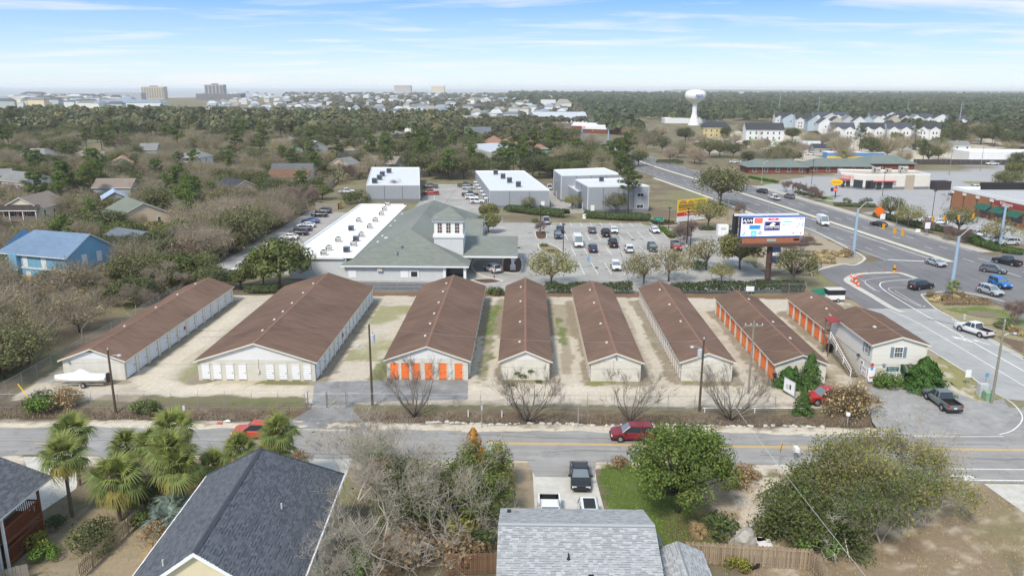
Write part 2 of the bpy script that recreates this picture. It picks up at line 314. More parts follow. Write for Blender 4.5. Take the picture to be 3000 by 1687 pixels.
# coast: land ends, sea bed drops
ang = GX/np.maximum(GY, 1); coast = np.interp(ang, [-1.2,-.66,-.3,-.1,.06,.2,.3,.66,1.2], [2100,2400,2900,4000,7500,5600,5000,4300,4000])*(1+.05*(f3-.5))
gz -= 4.0*sm(GY-coast, 0, 120)*(GY > 1500); 
isl = (ang > .18) & (ang < 1.0) & (GY > 8200*(1-.12*ang)) & (GY < 11000); gz[isl] = 6+10*f3[isl]; gcol[isl] = C(.09,.1,.06)
put((GY > coast-150)*(GY < coast+200)*(ang < -.05), SAND)
nx, ny = len(xs), len(ys); ii = np.arange(nx*ny).reshape(ny, nx)
Fq = np.stack([ii[:-1,:-1], ii[:-1,1:], ii[1:,1:], ii[1:,:-1]], -1).reshape(-1, 4)
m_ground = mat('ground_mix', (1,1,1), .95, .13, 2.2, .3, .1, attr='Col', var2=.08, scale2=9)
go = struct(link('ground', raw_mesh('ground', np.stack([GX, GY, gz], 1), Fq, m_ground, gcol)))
m_sea = mat('sea_water', (.35,.375,.39), .6, .12, .004, 0, .5)
sea = MB().add([(-26000,1400,-.7),(26000,1400,-.7),(26000,60000,-.7),(-26000,60000,-.7)], [(0,1,2,3)]); struct(sea.build('sea', m_sea))
# ------------------------------------------------------------------ paved sheets
m_road = mat('old_asphalt', (.305,.295,.28), .9, .13, .9, .15, .2, var2=.16, scale2=.3, streak=(.12,1.5,1), crack=(.22,.012,.3))
m_hwy = mat('highway_asphalt', (.192,.189,.19), .9, .12, .5, .15, .2, var2=.15, scale2=.12, streak=(1.6,.1,1), crack=(.12,.006,.25))
m_dark = mat('new_asphalt', (.125,.125,.135), .9, .1, .8, .15, .2, var2=.14, scale2=.15)
m_lot = mat('car_park_asphalt', (.365,.35,.325), .9, .13, .6, .1, .2, var2=.22, scale2=.11, crack=(.1,.006,.25))
m_conc = mat('pale_concrete', (.55,.53,.48), .9, .1, 1.2, .1, .2, var2=.08, scale2=.3)
m_white = mat('white_road_paint', (.78,.78,.76), .7, .14, 4); m_yel = mat('yellow_road_paint', (.74,.46,.09), .7, .14, 4)
m_mulch = mat('bark_mulch', (.12,.072,.052), .95, .3, 5, .4, .1)
def sheet(name, pts, m, z, parent=None):
 b = MB(); b.poly([(p[0], p[1], z) for p in pts]); o = b.build(name, m, parent)
 bm = bmesh.new(); bm.from_mesh(o.data); bmesh.ops.triangulate(bm, faces=bm.faces[:])
 for f in bm.faces:
  if f.normal.z < 0: f.normal_flip()
 bm.to_mesh(o.data); bm.free(); return o
def ribbon(pts, w0, w1, z, b=None, dash=None, mi=0):
 """strip along a polyline between lateral offsets w0 and w1 (left negative)"""
 b = b or MB(); pts = [Vector((p[0], p[1], 0)) for p in pts]; L_ = []; k = len(pts)
 for i in range(k):
  t = (pts[min(i+1,k-1)]-pts[max(i-1,0)]).normalized(); n = Vector((t.y, -t.x, 0)); L_.append((pts[i]+n*w0, pts[i]+n*w1))
 for i in range(k-1):
  (a, c), (d, e) = L_[i], L_[i+1]
  b.quad((a.x,a.y,z), (d.x,d.y,z), (e.x,e.y,z), (c.x,c.y,z), mi)
 return b
def resample(pts, st):
 pts = [Vector((p[0], p[1], 0)) for p in pts]; o = [pts[0]]; acc = 0
 for a, b in zip(pts, pts[1:]):
  d = (b-a).length; n = max(1, int(d/st)); o += [a+(b-a)*(i/n) for i in range(1, n+1)]
 return o
def smooth_line(pts, n=8):
 P = [Vector((p[0], p[1], 0)) for p in pts]; o = []
 for i in range(len(P)-1):
  p0, p1, p2, p3 = P[max(i-1,0)], P[i], P[i+1], P[min(i+2,len(P)-1)]
  for j in range(n):
   t = j/n; o.append(.5*((2*p1)+(p2-p0)*t+(2*p0-5*p1+4*p2-p3)*t*t+(3*p1-p0-3*p2+p3)*t**3))
 return o+[P[-1]]
def up_faces(o):
 bm = bmesh.new(); bm.from_mesh(o.data)
 for f in bm.faces:
  if f.normal.z < 0: f.normal_flip()
 bm.to_mesh(o.data); bm.free(); return o
# local road with ragged edges
north = [(x, 78.35+.25*math.sin(x*.37)+.18*math.sin(x*1.3)+.012*x*.3) for x in np.arange(-300, 46, 1.5)]
south = [(x, 71.45+.2*math.sin(x*.41+2)+.15*math.sin(x*1.1)) for x in np.arange(-300, 24, 1.5)]+[(26,71.1),(29,70.5),(33,69.6),(38,68.4),(42,68.05),(120,68.2)]
east = [q2(6,2380,1130),(58,86),(62,90),(68,95),(80,100),(120,100)]
road = struct(sheet('road', south+east[::-1]+north[::-1], m_road, .02))
def mark(pts, w, m, nm='lane_marking', parent=road, z=.026):
 return up_faces(ribbon(pts, -w/2, w/2, z).build(nm, m, parent))
for dy_ in (-.14, .14):
 mark([(-3.8,75.45+dy_),(20,75.2+dy_),(60,75.0+dy_),(110,75+dy_)], .13, m_yel)
for a in (-50.8, -40, -28, -16): mark([(a,74.3),(a+3,74.33)], .13, m_yel)
mark([(30,78.05),(44,78.1),(51.4,78.3)], .12, m_white); mark([(27,70.75),(60,70.75)], .14, m_white); mark([(36,68.5),(60,68.5)], .2, m_white)
mark(smooth_line([q2(6,2390,1345),q2(6,2480,1320),q2(6,2550,1260),q2(6,2560,1200),q2(6,2500,1120),q2(6,2420,1065)], 5), .13, m_white)
for a, b_ in [((9,1000,490),(9,790,483)), ((9,690,470),(9,770,470))]: mark([q2(*a), q2(*b_)], .14, m_white)
def arrow(c, ang, kind, parent, z=.027, s=1.0):
 b = MB(); b.poly([(-.12,-1.6,z),(.12,-1.6,z),(.12,.5,z),(-.12,.5,z)]); b.poly([(-.45,.5,z),(.45,.5,z),(0,1.6,z)])
 if kind == 'turn': b.poly([(.12,-.5,z),(.7,.1,z),(.7,.45,z),(.12,-.1,z)]); b.poly([(.6,-.2,z),(1.25,.45,z),(.5,.75,z)])
 o = b.build('arrow_marking', m_white, parent, (c[0], c[1], 0), ang); o.scale = (s, s, 1); return up_faces(o)
arrow(q2(9,2050,550), R(-100), 'straight', road, s=1.4)
m_tar = mat('tar_seal', (.10,.10,.102), .8, .15, 3)
def tar(parent, a, b, z, w=.09, seed=0):
 g = random.Random(seed); a = Vector((*a,0)); b = Vector((*b,0)); n = max(4,int((b-a).length/1.2)); nn = Vector((-(b-a).y,(b-a).x,0)).normalized(); o = 0; P = []
 for i in range(n+1): o = o*.8+g.gauss(0,.16); P.append(a+(b-a)*(i/n)+nn*o)
 up_faces(ribbon(P, -w/2, w/2, z).build('tar_seam', m_tar, parent))
for i, (x0, y0, x1, y1) in enumerate([(-60,74.9,-30,75.1),(-28,72.6,-2,73.1),(-8,77.2,22,77),(12,71.9,14,78),(24,73.2,52,72.8),(-40,71.7,-39,77.9),(-14,71.7,-13,77.6),(30,76.6,50,76.2),(36,71,37,77.8),(2,73.6,20,73.3)]): tar(road, (x0,y0), (x1,y1), .0245, .08, i)
# yard apron and driveways
struct(sheet('forecourt', [(-26.3,92.3),(-24.4,84),(-26.8,78.5),(-16.5,78.4),(-19.5,83.5),(-19.8,85.8),(-13,86.8),(-6.6,87.2),(-7,93.4),(-17.6,93.3)], mat('patched_asphalt', (.25,.25,.25), .9, .16, 1.1, .2, .2, var2=.3, scale2=.3, crack=(.25,.012,.35)), .014))
struct(sheet('asphalt_lot', [q2(6,1400,985),q2(6,1560,1000),q2(6,1790,1010),q2(6,1960,990),q2(6,2250,1100),q2(6,2420,1080),q2(6,2500,1200),q2(6,2380,1345),q2(6,1500,1345),q2(6,1430,1250),q2(6,1400,1100)], mat('lot_asphalt', (.33,.325,.315), .9, .14, 1.1, .2, .2, var2=.2, scale2=.25, crack=(.2,.012,.3)), .024))
drv = struct(sheet('driveway', [(.9,71.5),(7.1,71.6),(7.0,67.5),(7.3,60),(7.4,55),(1.2,55),(1.0,67.5)], m_conc, .012))
sheet('driveway_apron', [(.4,71.6),(7.3,71.7),(6.9,68.2),(1.2,68.2)], m_road, .018, drv)
struct(sheet('driveway_left', [(-50,71.2),(-44.2,71.3),(-41.2,65),(-42.5,58),(-47,58),(-46,66)], m_conc, .012)); struct(sheet('driveway_middle', [(-22.5,71.6),(-17,71.6),(-16.5,60),(-21.5,60)], m_conc, .012))
struct(sheet('corner_pavement', [q2(9,2270,610),q2(9,2576,615),(60,68),(60,52),q2(9,2576,830)], m_conc, .03))
# highway
HC = smooth_line([(106,55),(98.9,110),(91.4,165.5),(77,273.6),(60.5,377),(50,480),(44,560),(40,640),(30,760)], 8)
hwy = struct(up_faces(ribbon(HC, -13.2, 13.4, .03).build('highway', m_hwy)))
def seg_y(pts, y0, y1): return [p for p in pts if y0 <= p.y <= y1]
med = smooth_line([(91.4,165.5),(77,273.6),(60.5,377),(52,460)], 12)
mb_ = ribbon(med, -.75, .75, .16); mo = up_faces(mb_.build('median_strip', mat('median_concrete', (.60,.56,.44), .9, .1, 1), hwy))
ribbon(med, -.9, -.75, .155).build('median_kerb', m_conc, hwy); ribbon(med, .75, .9, .155).build('median_kerb', m_conc, hwy)
hs = resample(seg_y(HC, 60, 470), 3.0)
for off in (-9.6, -6.0, 5.2, 8.8):
 for i in range(0, len(hs)-2, 4):
  if 150 > hs[i].y: continue
  if off < 0 and hs[i].y < 169: continue
  up_faces(ribbon(hs[i:i+2], off-.08, off+.08, .037).build('lane_marking', m_white, hwy))
def line_off(off, y0, y1, w=.14, z=.037): return up_faces(ribbon(seg_y(hs, y0, y1), off-w/2, off+w/2, z).build('edge_line', m_white, hwy))
line_off(-12.6, 169, 470); line_off(12.6, 176, 470); line_off(-2.6, 168, 260); 
for o_ in (-1.6, -2.1): line_off(o_, 169, 225, .1)
mark([(78.8,167.9),(90.6,165.9)], .55, m_white, 'stop_line', hwy, .037)
# side road and junction
sideroad = struct(sheet('side_road', [q2(6,1380,396),q2(6,1900,397),q2(6,2030,470),q2(6,2576,775),(80,95),(70,86),q2(6,2430,1080),q2(6,2290,1000),q2(6,2130,870),q2(6,1840,690),q2(6,1500,490)], mat('pale_asphalt', (.37,.37,.36), .9, .1, .7, .1, .2, var2=.12, scale2=.15), .032))
junction = struct(sheet('junction', [q2(6,1380,398),q2(6,1230,300),q2(6,1180,230),q2(6,1010,115),q2(6,1250,60),q2(3,1400,1390),(79,168),(93,165),(110,176),(140,150),(110,100),(92,98),q2(6,2576,480),q2(6,2330,330),q2(6,2050,275),q2(6,1810,305),q2(6,1900,399)], m_hwy, .036))
mk = lambda pts, w=.14, m=m_white, nm='lane_marking', z=.042: up_faces(ribbon(smooth_line(pts, 5), -w/2, w/2, z).build(nm, m, junction))
mk([q2(6,1750,177),q2(6,1560,190),q2(6,1490,210),q2(6,1530,265),q2(6,1800,430),q2(6,2100,600),q2(6,2576,870)], .2)
mk([q2(6,1530,395),q2(6,1800,520),q2(6,2576,980)], .14); mk([q2(6,1350,180),q2(6,1460,260),q2(6,1490,265)], .1); mk([q2(6,1640,150),q2(6,1380,185),q2(6,1450,262)], .1)
mk([q2(6,1730,240),q2(6,1550,250),q2(6,1780,375),q2(6,1830,375)], .1); mk([q2(6,1600,262),q2(6,1700,320),q2(6,1800,378)], .1)
gore = MB(); ribbon(smooth_line([q2(6,1760,172),q2(6,1640,132),q2(6,1520,130),q2(6,1330,140),q2(6,1240,180),q2(6,1290,225),q2(6,1420,300),q2(6,1560,385),q2(6,1660,430)], 6), -.62, .62, .10, gore); up_faces(gore.build('concrete_gore', m_conc, junction))
arrow(q2(6,2110,630), R(28), 'turn', sideroad, .042, 1.1); arrow(q2(6,2250,650), R(28), 'straight', sideroad, .042, .9)
mark([q2(6,2570,780),q2(6,2030,475)], .14, m_white, 'edge_line', sideroad, .042); mark([q2(6,1840,692),q2(6,2130,872),q2(6,2290,1002)], .14, m_white, 'edge_line', sideroad, .042)
def kerb(pts, w=.3, h=.13, z0=0.0, parent=None, m=None, nm='kerb'):
 b = MB(); pts = [Vector((p[0], p[1], 0)) for p in pts]; k = len(pts); L_ = []
 for i in range(k):
  t = (pts[min(i+1,k-1)]-pts[max(i-1,0)]).normalized(); n = Vector((t.y,-t.x,0)); L_.append((pts[i]-n*w/2, pts[i]+n*w/2))
 for i in range(k-1):
  (a,c),(d,e) = L_[i], L_[i+1]; zt = z0+h
  b.quad((a.x,a.y,zt),(c.x,c.y,zt),(e.x,e.y,zt),(d.x,d.y,zt)); b.quad((a.x,a.y,z0),(a.x,a.y,zt),(d.x,d.y,zt),(d.x,d.y,z0)); b.quad((c.x,c.y,z0),(e.x,e.y,z0),(e.x,e.y,zt),(c.x,c.y,zt))
 return b.build(nm, m or m_conc, parent)
kerb(smooth_line([q2(3,430,1005),q2(3,900,1120),q2(3,1230,1275),q2(3,1350,1340),q2(3,1370,1370),q2(3,1300,1410),q2(6,1190,65),q2(6,1010,112)], 5), .55, .14, .02, junction)
kerb(smooth_line([q2(6,2576,400),q2(6,2330,320),q2(6,2050,270),q2(6,1830,290),q2(6,1810,310),q2(6,1900,395),q2(6,2030,470),q2(6,2576,772)], 5), .3, .14, .02, junction)
pav = [Vector((p[0]+14.2, p[1], 0)) for p in seg_y(HC, 172, 300)]; struct(up_faces(ribbon(pav, -.5, 2.6, .05).build('pavement', mat('pavement_concrete', (.46,.42,.36), .9, .1, 1.5, var2=.1), None)))
kerb([p-Vector((.6,0,0)) for p in pav], .3, .14, .02, hwy)
wpav = [Vector((p[0]-15.5, p[1]-.0, 0)) for p in seg_y(HC, 196, 330)]; struct(up_faces(ribbon(wpav, -.9, .9, .05).build('pavement', m_conc)))
# bank car park
lot = struct(sheet('car_park', [(-64,151),(-36.5,150),(-36.5,138.2),(47,139),(49,150),(47,166),(50,186),(56,198),(57,207),(44,204),(36,206),(31,213.5),(-6,213.5),(-6,222),(-12,222),(-12,300),(-34,300),(-34,225),(-64,232)], m_lot, .012))
struct(sheet('drive_through', [(-36,144.5),(-36,138.4),(-13.5,138.6),(-15,144.3)], m_dark, .018))
struct(sheet('car_park_east', [(8,230),(18,231),(18,285),(9,290)], m_lot, .012))
# ------------------------------------------------------------------ building kit
m_trim = mat('cream_trim', (.74,.70,.60), .6, .05, 2); m_wtrim = mat('white_trim', (.80,.80,.79), .6, .04, 2)
m_block = mat('painted_block_wall', (.66,.64,.58), .8, .06, 1.2, .1, brick=(.4,.2,.008,.06), var2=.06, scale2=.5)
m_siding = mat('white_lap_siding', (.72,.73,.74), .6, .05, 1.0, streak=(.6,.6,9))
m_brownroof = mat('brown_shingles', (.168,.107,.078), .95, .22, 1.2, .3, .15, streak=(.3,1.6,.3), var2=.2, scale2=.16, rnd=.1)
m_cap = mat('rusty_ridge_cap', (.255,.145,.105), .95, .18, 3, .2, .15)
m_glass = mat('dark_window_glass', (.03,.035,.045), .08, .2, 2, spec=.6)
m_wdoor = mat('white_roller_door', (.72,.74,.77), .5, .05, 2); m_odoor = mat('orange_roller_door', (.82,.19,.035), .5, .08, 2, rnd=.07)
m_jamb = mat('brown_jamb', (.36,.27,.22), .8, .1, 2); m_metal = mat('grey_metal', (.42,.43,.45), .45, .08, 3, metal=.6, spec=.5); m_black = mat('black_paint', (.02,.02,.022), .5, .1, 3)
m_grey0 = mat('door_latch_grey', (.16,.16,.16), .5); m_pale = mat('pale_vent', (.60,.58,.55), .5, .05, 3)
def roof_mb(w, d, hw, rise, axis='y', ov=.4, hip0=0., hip1=0., th=.16):
 """roof slab, ridge along `axis`; hip0/hip1: how far the ridge ends are pulled in"""
 if axis == 'x': w, d = d, w
 X, Y = w/2+ov, d/2+ov; sl = rise/(w/2); ze = hw-sl*ov; zr = hw+rise
 y0 = -Y+(hip0+ov if hip0 else 0); y1 = Y-(hip1+ov if hip1 else 0)
 top = [(-X,-Y,ze),(X,-Y,ze),(X,Y,ze),(-X,Y,ze),(0,y0,zr),(0,y1,zr)]
 v = top+[(a,b,c-th) for a,b,c in top]
 f = [(0,4,5,3),(1,2,5,4),(6,9,11,10),(7,10,11,8)]; mi = [0,0,1,1]
 if hip0: f += [(0,1,4),(7,6,10)]; mi += [0,1]
 else: f += [(0,6,10,4),(4,10,7,1)]; mi += [1,1]
 if hip1: f += [(2,3,5),(9,8,11)]; mi += [0,1]
 else: f += [(3,5,11,9),(5,2,8,11)]; mi += [1,1]
 f += [(0,3,9,6),(1,7,8,2)]; mi += [1,1]
 if hip0: f.append((0,6,7,1)); mi.append(1)
 if hip1: f.append((3,2,8,9)); mi.append(1)
 if axis == 'x': v = [(-b,a,c) for a,b,c in v]
 o = MB(); o.add(v, f); o.m = mi; return o
def wall_mb(w, d, hw, rise, axis='y', hip0=0, hip1=0, z0=0, mi=0, gmi=None):
 b = MB(); X, Y = w/2, d/2; b.box(-X, X, -Y, Y, z0, hw, mi); g = mi if gmi is None else gmi
 if axis == 'y':
  if not hip0: b.add([(-X,-Y,hw),(X,-Y,hw),(0,-Y,hw+rise-.05)], [(0,1,2)], g)
  if not hip1: b.add([(-X,Y,hw),(X,Y,hw),(0,Y,hw+rise-.05)], [(1,0,2)], g)
 else:
  if not hip0: b.add([(X,-Y,hw),(X,Y,hw),(X,0,hw+rise-.05)], [(0,1,2)], g)
  if not hip1: b.add([(-X,-Y,hw),(-X,Y,hw),(-X,0,hw+rise-.05)], [(1,0,2)], g)
 return b
_wm = {}
def win_mesh(w, h, fm, gm, bars=(1,1), key=''):
 k = (round(w,2), round(h,2), fm.name, gm.name, bars)
 if k not in _wm:
  b = MB(); t = .09; b.box(-w/2-t, w/2+t, -.05, 0, -t, 0, 0); b.box(-w/2-t, w/2+t, -.05, 0, h, h+t, 0); b.box(-w/2-t, -w/2, -.05, 0, 0, h, 0); b.box(w/2, w/2+t, -.05, 0, 0, h, 0)
  b.quad((-w/2,-.012,0),(w/2,-.012,0),(w/2,-.012,h),(-w/2,-.012,h), 1)
  for i in range(1, bars[0]+1): x = -w/2+w*i/(bars[0]+1); b.box(x-.025, x+.025, -.035, -.014, 0, h, 0)
  for i in range(1, bars[1]+1): z = h*i/(bars[1]+1); b.box(-w/2, w/2, -.04, -.014, z-.03, z+.03, 0)
  _wm[k] = b.mesh('window', [fm, gm])
 return _wm[k]
def put_win(parent, face, u, z, w, h, W, D, fm=None, gm=None, bars=(0,1), nm='window'):
 """face f/b/l/r of a W x D footprint centred on the parent"""
 me = win_mesh(w, h, fm or m_wtrim, gm or m_glass, bars)
 loc, rz = {'f': ((u,-D/2-.003,z),0), 'b': ((-u,D/2+.003,z),math.pi), 'r': ((W/2+.003,u,z),math.pi/2), 'l': ((-W/2-.003,-u,z),-math.pi/2)}[face]
 return link(nm, me, parent, loc, rz)
def house(name, label, cat, cx, cy, w, d, rz, hw, rise, axis, mw, mr, wins=(), ov=.45, hip=(0,0), z0=0, mt=None, gm=None, group=None, base=0.0, door=None):
 t = thing(name, label, cat, (cx, cy, base), rz, group)
 wall_mb(w, d, hw, rise, axis, *hip, z0=z0, gmi=None if gm is None else 1).build('wall', [mw, gm] if gm else mw, t)
 roof_mb(w, d, hw, rise, axis, ov, *hip).build('roof', [mr, mt or m_wtrim], t)
 for a in wins: put_win(t, a[0], a[1], a[2], a[3], a[4], w, d, bars=a[5] if len(a) > 5 else (0,1))
 for a in (door or []): put_win(t, a[0], a[1], a[2], a[3], a[4], w, d, gm=a[5], bars=(0,0), nm='door')
 return t
def roller(w, h, m):
 k = ('roll', w, h, m.name)
 if k not in _wm:
  b = MB(); n = 9; pr = []
  for i in range(n): z = h*i/n; pr += [(0.0, z), (.05, z+h/n*.25), (.05, z+h/n*.75)]
  pr.append((0, h))
  for (a, z), (c, z2) in zip(pr, pr[1:]): b.quad((-w/2,-a,z),(w/2,-a,z),(w/2,-c,z2),(-w/2,-c,z2))
  b.box(w*.32,w*.42,-.08,-.05,h*.42,h*.47,1); b.box(-w/2,w/2,-.07,-.02,0,.06,1); _wm[k] = b.mesh('door', [m, m_grey0])
 return _wm[k]
def post_mesh(w, h):
 k = ('post', w, h)
 if k not in _wm:
  b = MB(); b.box(-w/2, w/2, -.14, 0, 0, h, 0); b.box(w/2, w/2+.12, -.12, 0, 0, h, 1); _wm[k] = b.mesh('door_post', [m_trim, m_jamb])
 return _wm[k]
vent_b = MB(); vent_b.add([(-.2,-.22,0),(.2,-.22,0),(.2,.22,0),(-.2,.22,0),(-.16,-.18,.14),(.16,-.18,.14),(.16,.1,.2),(-.16,.1,.2)], [(0,1,5,4),(1,2,6,5),(2,3,7,6),(3,0,4,7),(4,5,6,7)]); vent_me = vent_b.mesh('roof_vent', m_pale)
def storage(x0, x1, y0, y1, eave, rise, label, left=None, rightd=None, front=(), vents=(), gable_siding=True, green=False, vside=-1):
 w, d = x1-x0, y1-y0; t = thing('storage_building', label, 'storage building', ((x0+x1)/2, (y0+y1)/2, 0), 0, 'storage buildings')
 b = MB(); b.box(-w/2, w/2, -d/2, d/2, 0, eave); b.build('wall', m_block, t)
 for s in (-1, 1):
  g = MB(); y = s*d/2; g.add([(-w/2,y,eave),(w/2,y,eave),(0,y,eave+rise-.06)], [(0,1,2) if s < 0 else (1,0,2)]); g.build('gable_panel', m_siding, t)
 roof_mb(w, d, eave, rise, 'y', .4, th=.18).build('roof', [m_brownroof, m_trim], t)
 cp = MB(); zr = eave+rise; sl = rise/(w/2); Y = d/2+.4
 for s in (-1, 1): cp.add([(0,-Y,zr+.03),(0,Y,zr+.03),(s*.16,Y,zr+.03-.16*sl),(s*.16,-Y,zr+.03-.16*sl)], [(0,1,2,3) if s < 0 else (3,2,1,0)])
 cp.build('ridge_cap', m_cap, t)
 for side, spec in (('l', left), ('r', rightd)):
  if not spec: continue
  n, dw, m, dh = spec; pit = d/n; rz = -math.pi/2 if side == 'l' else math.pi/2; X = -w/2 if side == 'l' else w/2; s = -1 if side == 'l' else 1
  for i in range(n):
   y = -d/2+pit*(i+.5); link('door', roller(dw, dh, m), t, (X+s*.01, y, .06), rz); link('door_post', post_mesh(round(pit-dw-.12,2), eave-.27), t, (X, y+pit/2 if i < n-1 else y+pit/2-.2, 0), rz)
  hb = MB(); hb.box(min(X, X+s*.13), max(X, X+s*.13), -d/2+.01, d/2-.01, dh+.04, eave-.26); hb.build('door_header', m_trim, t)
 for u, dw, dh, m in front:
  link('door', roller(dw, dh, m), t, (u, -d/2-.012, .12))
  fb = MB(); fb.box(u-dw/2-.07, u-dw/2, -d/2-.06, -d/2, .1, dh+.12); fb.box(u+dw/2, u+dw/2+.07, -d/2-.06, -d/2, .1, dh+.12); fb.box(u-dw/2-.07, u+dw/2+.07, -d/2-.06, -d/2, dh+.12, dh+.2); fb.build('door_frame', m_block, t)
 for vy in vents:
  xo = vside*.75; link('roof_vent', vent_me, t, (xo, vy-d/2, zr-abs(xo)*sl+.01), rot=(0, math.atan(sl)*(1 if xo > 0 else -1)*1.0, 0), scl=.8)
 if green:
  gb = MB(); gb.add([(-.9,-d/2-.02,eave+rise-.55),(.9,-d/2-.02,eave+rise-.55),(0,-d/2-.02,eave+rise-.12)], [(0,1,2)]); gb.build('gable_vent', mat('green_louvre', (.02,.09,.075), .7), t)
 return t
s1 = storage(-58.1,-50.3,92.6,130,2.75,1.45,'long brown-roofed storage building with large white doors, beside the covered boat', rightd=(12,2.45,m_wdoor,2.35), vents=(10,19.5,27,34), green=True)
s2 = storage(-41,-26.2,92.7,130.3,2.75,2.35,'widest brown-roofed storage building with eight white doors in its front', rightd=(15,1.75,m_wdoor,2.3), front=[(u,.95,2.1,m_wdoor) for u in (-6.45,-5.0,-3.4,-1.8,1.7,3.35,4.95,6.4)], vents=(5.5,10.5,14.5,19,25,31))
s3 = storage(-17.3,-7,93.6,131.5,2.8,1.8,'brown-roofed storage building with six orange doors in its front', left=(14,1.9,m_wdoor,2.3), rightd=(14,1.9,m_wdoor,2.3), front=[(u,.98,2.13,m_odoor) for u in (-4.2,-2.82,-1.42,.15,1.95,3.95)], vents=(4.5,10,15,21,27.5,33))
s4 = storage(-2.8,3.3,93.8,132,2.75,1.3,'narrow brown-roofed storage building with a blank front behind the mistletoe tree', left=(24,1.1,m_wdoor,2.2), rightd=(24,1.1,m_wdoor,2.2), vents=(4,13,24,33))
s5 = storage(8.5,14.8,93.6,130.6,2.75,1.15,'narrow brown-roofed storage building with a small lamp and meter on its front', left=(24,1.1,m_wdoor,2.2), rightd=(24,1.1,m_wdoor,2.2), vents=(4.5,13,24,32))
s6 = storage(20,26.4,94,131,2.75,1.15,'brown-roofed storage building with a row of narrow white doors, third from the office', left=(26,1.0,m_wdoor,2.2), rightd=(24,1.1,m_wdoor,2.2), vents=(14,23,32))
s7 = storage(31.7,38,93.6,125,2.75,1.15,'brown-roofed storage building with ten large orange doors down its side', left=(10,2.25,m_odoor,2.4), rightd=(10,2.25,m_odoor,2.4), vents=(7,14.5,27), vside=1)
s8 = storage(43.5,49.8,107.35,125,2.75,1.15,'short brown-roofed storage building with orange doors joined to the office', left=(6,2.1,m_odoor,2.4), vents=(8,14.5))
def detail(parent, name, boxes, m): 
 b = MB()
 for a in boxes: b.box(*a)
 return b.build(name, m, parent)
for t_, u in ((s2,.3),(s3,3.0),(s4,.1),(s5,-.5),(s6,0.)):
 d_ = t_.children[0].dimensions.y if False else None
for t_, dd, u in ((s2,37.6,.25),(s3,37.9,2.95),(s5,37,-.35),(s6,37,-.1)):
 detail(t_, 'electric_meter', [(u-.14,u+.14,-dd/2-.18,-dd/2,1.0,1.45),(u-.04,u+.04,-dd/2-.1,-dd/2,1.45,2.9)], m_block)
for t_, dd, ww in ((s1,37.4,7.8),(s3,37.9,10.3)): detail(t_, 'wall_lamp', [(-ww/2+.8,-ww/2+1.0,-dd/2-.25,-dd/2,2.2,2.4)], m_metal)
detail(s5, 'wall_lamp', [(-.1,.1,-18.5-.3,-18.5,3.1,3.35)], m_metal)
for t_, X, y in ((s1,3.9,-1.0),(s2,7.4,-4.),(s3,5.15,-6)): detail(t_, 'fire_extinguisher_box', [(X+.14,X+.24,y-.15,y+.15,1.1,1.6)], mat('red_box', (.5,.03,.03), .5))
# ------------------------------------------------------------------ office
OW, OD = 6.6, 13.4
off = thing('storage_office', 'two-storey cream office with blue shutters and a green awning over its door', 'office building', (46.9, 100.4, 0))
m_cream = mat('cream_lap_siding', (.76,.74,.68), .65, .06, 1.0, streak=(.5,.5,10), brick=(30,.16,.012,.07)); m_cblock = mat('cream_block', (.68,.66,.60), .8, .08, 1, brick=(.4,.2,.01,.07))
b = MB(); b.box(-OW/2, OW/2, -OD/2, OD/2, 0, 2.55); b.build('lower_wall', m_cblock, off)
b = MB(); b.box(-OW/2-.06, OW/2+.06, -OD/2-.06, OD/2, 2.55, 5.3); b.add([(-OW/2-.06,-OD/2-.06,5.3),(OW/2+.06,-OD/2-.06,5.3),(0,-OD/2-.06,6.2)],[(0,1,2)]); b.add([(-OW/2,OD/2,5.3),(OW/2,OD/2,5.3),(0,OD/2,6.2)],[(1,0,2)]); b.build('upper_wall', m_cream, off)
roof_mb(OW+.12, OD+.1, 5.3, 1.0, 'y', .35, th=.2).build('roof', [m_brownroof, m_trim], off)
cp = MB()
for s in (-1,1): cp.add([(0,-OD/2-.4,6.34),(0,OD/2+.4,6.34),(s*.16,OD/2+.4,6.275),(s*.16,-OD/2-.4,6.275)], [(0,1,2,3) if s < 0 else (3,2,1,0)])
cp.build('ridge_cap', m_cap, off); link('roof_vent', vent_me, off, (-1.3,-2.0,5.95))
m_shut = mat('blue_grey_shutter', (.20,.27,.31), .6, .06, 4)
def near_window(par, face, u, z, w_, h_, W, D, shut=True, bars=(2,3)):
 wv = put_win(par, face, u, z, w_, h_, W, D, bars=(0,0)); wv.data = wv.data.copy(); 
 fb = MB(); t_ = .09; fb.box(-w_/2-t_,w_/2+t_,-.06,0,-t_,0); fb.box(-w_/2-t_,w_/2+t_,-.06,0,h_,h_+t_); fb.box(-w_/2-t_,-w_/2,-.06,0,0,h_); fb.box(w_/2,w_/2+t_,-.06,0,0,h_); fb.box(-w_/2,w_/2,-.05,-.002,h_/2-.04,h_/2+.04)
 wv.data = fb.mesh('window', m_wtrim); g = MB(); g.quad((-w_/2,-.012,0),(w_/2,-.012,0),(w_/2,-.012,h_),(-w_/2,-.012,h_)); g.build('pane', m_glass, wv)
 br = MB()
 for i in range(1, bars[0]+1): x = -w_/2+w_*i/(bars[0]+1); br.box(x-.015,x+.015,-.03,-.014,0,h_)
 for i in (1,3): z_ = h_*i/4; br.box(-w_/2,w_/2,-.03,-.014,z_-.012,z_+.012)
 br.build('glazing_bar', m_wtrim, wv)
 if shut:
  for s in (-1,1):
   sb = MB(); x = s*(w_/2+t_+.22); sb.box(x-.2,x+.2,-.05,0,-.05,h_+.05)
   for k in range(9): zz_ = .03+h_*k/9; sb.box(x-.16,x+.16,-.065,-.05,zz_,zz_+h_/9*.6)
   sb.build('shutter', m_shut, wv)
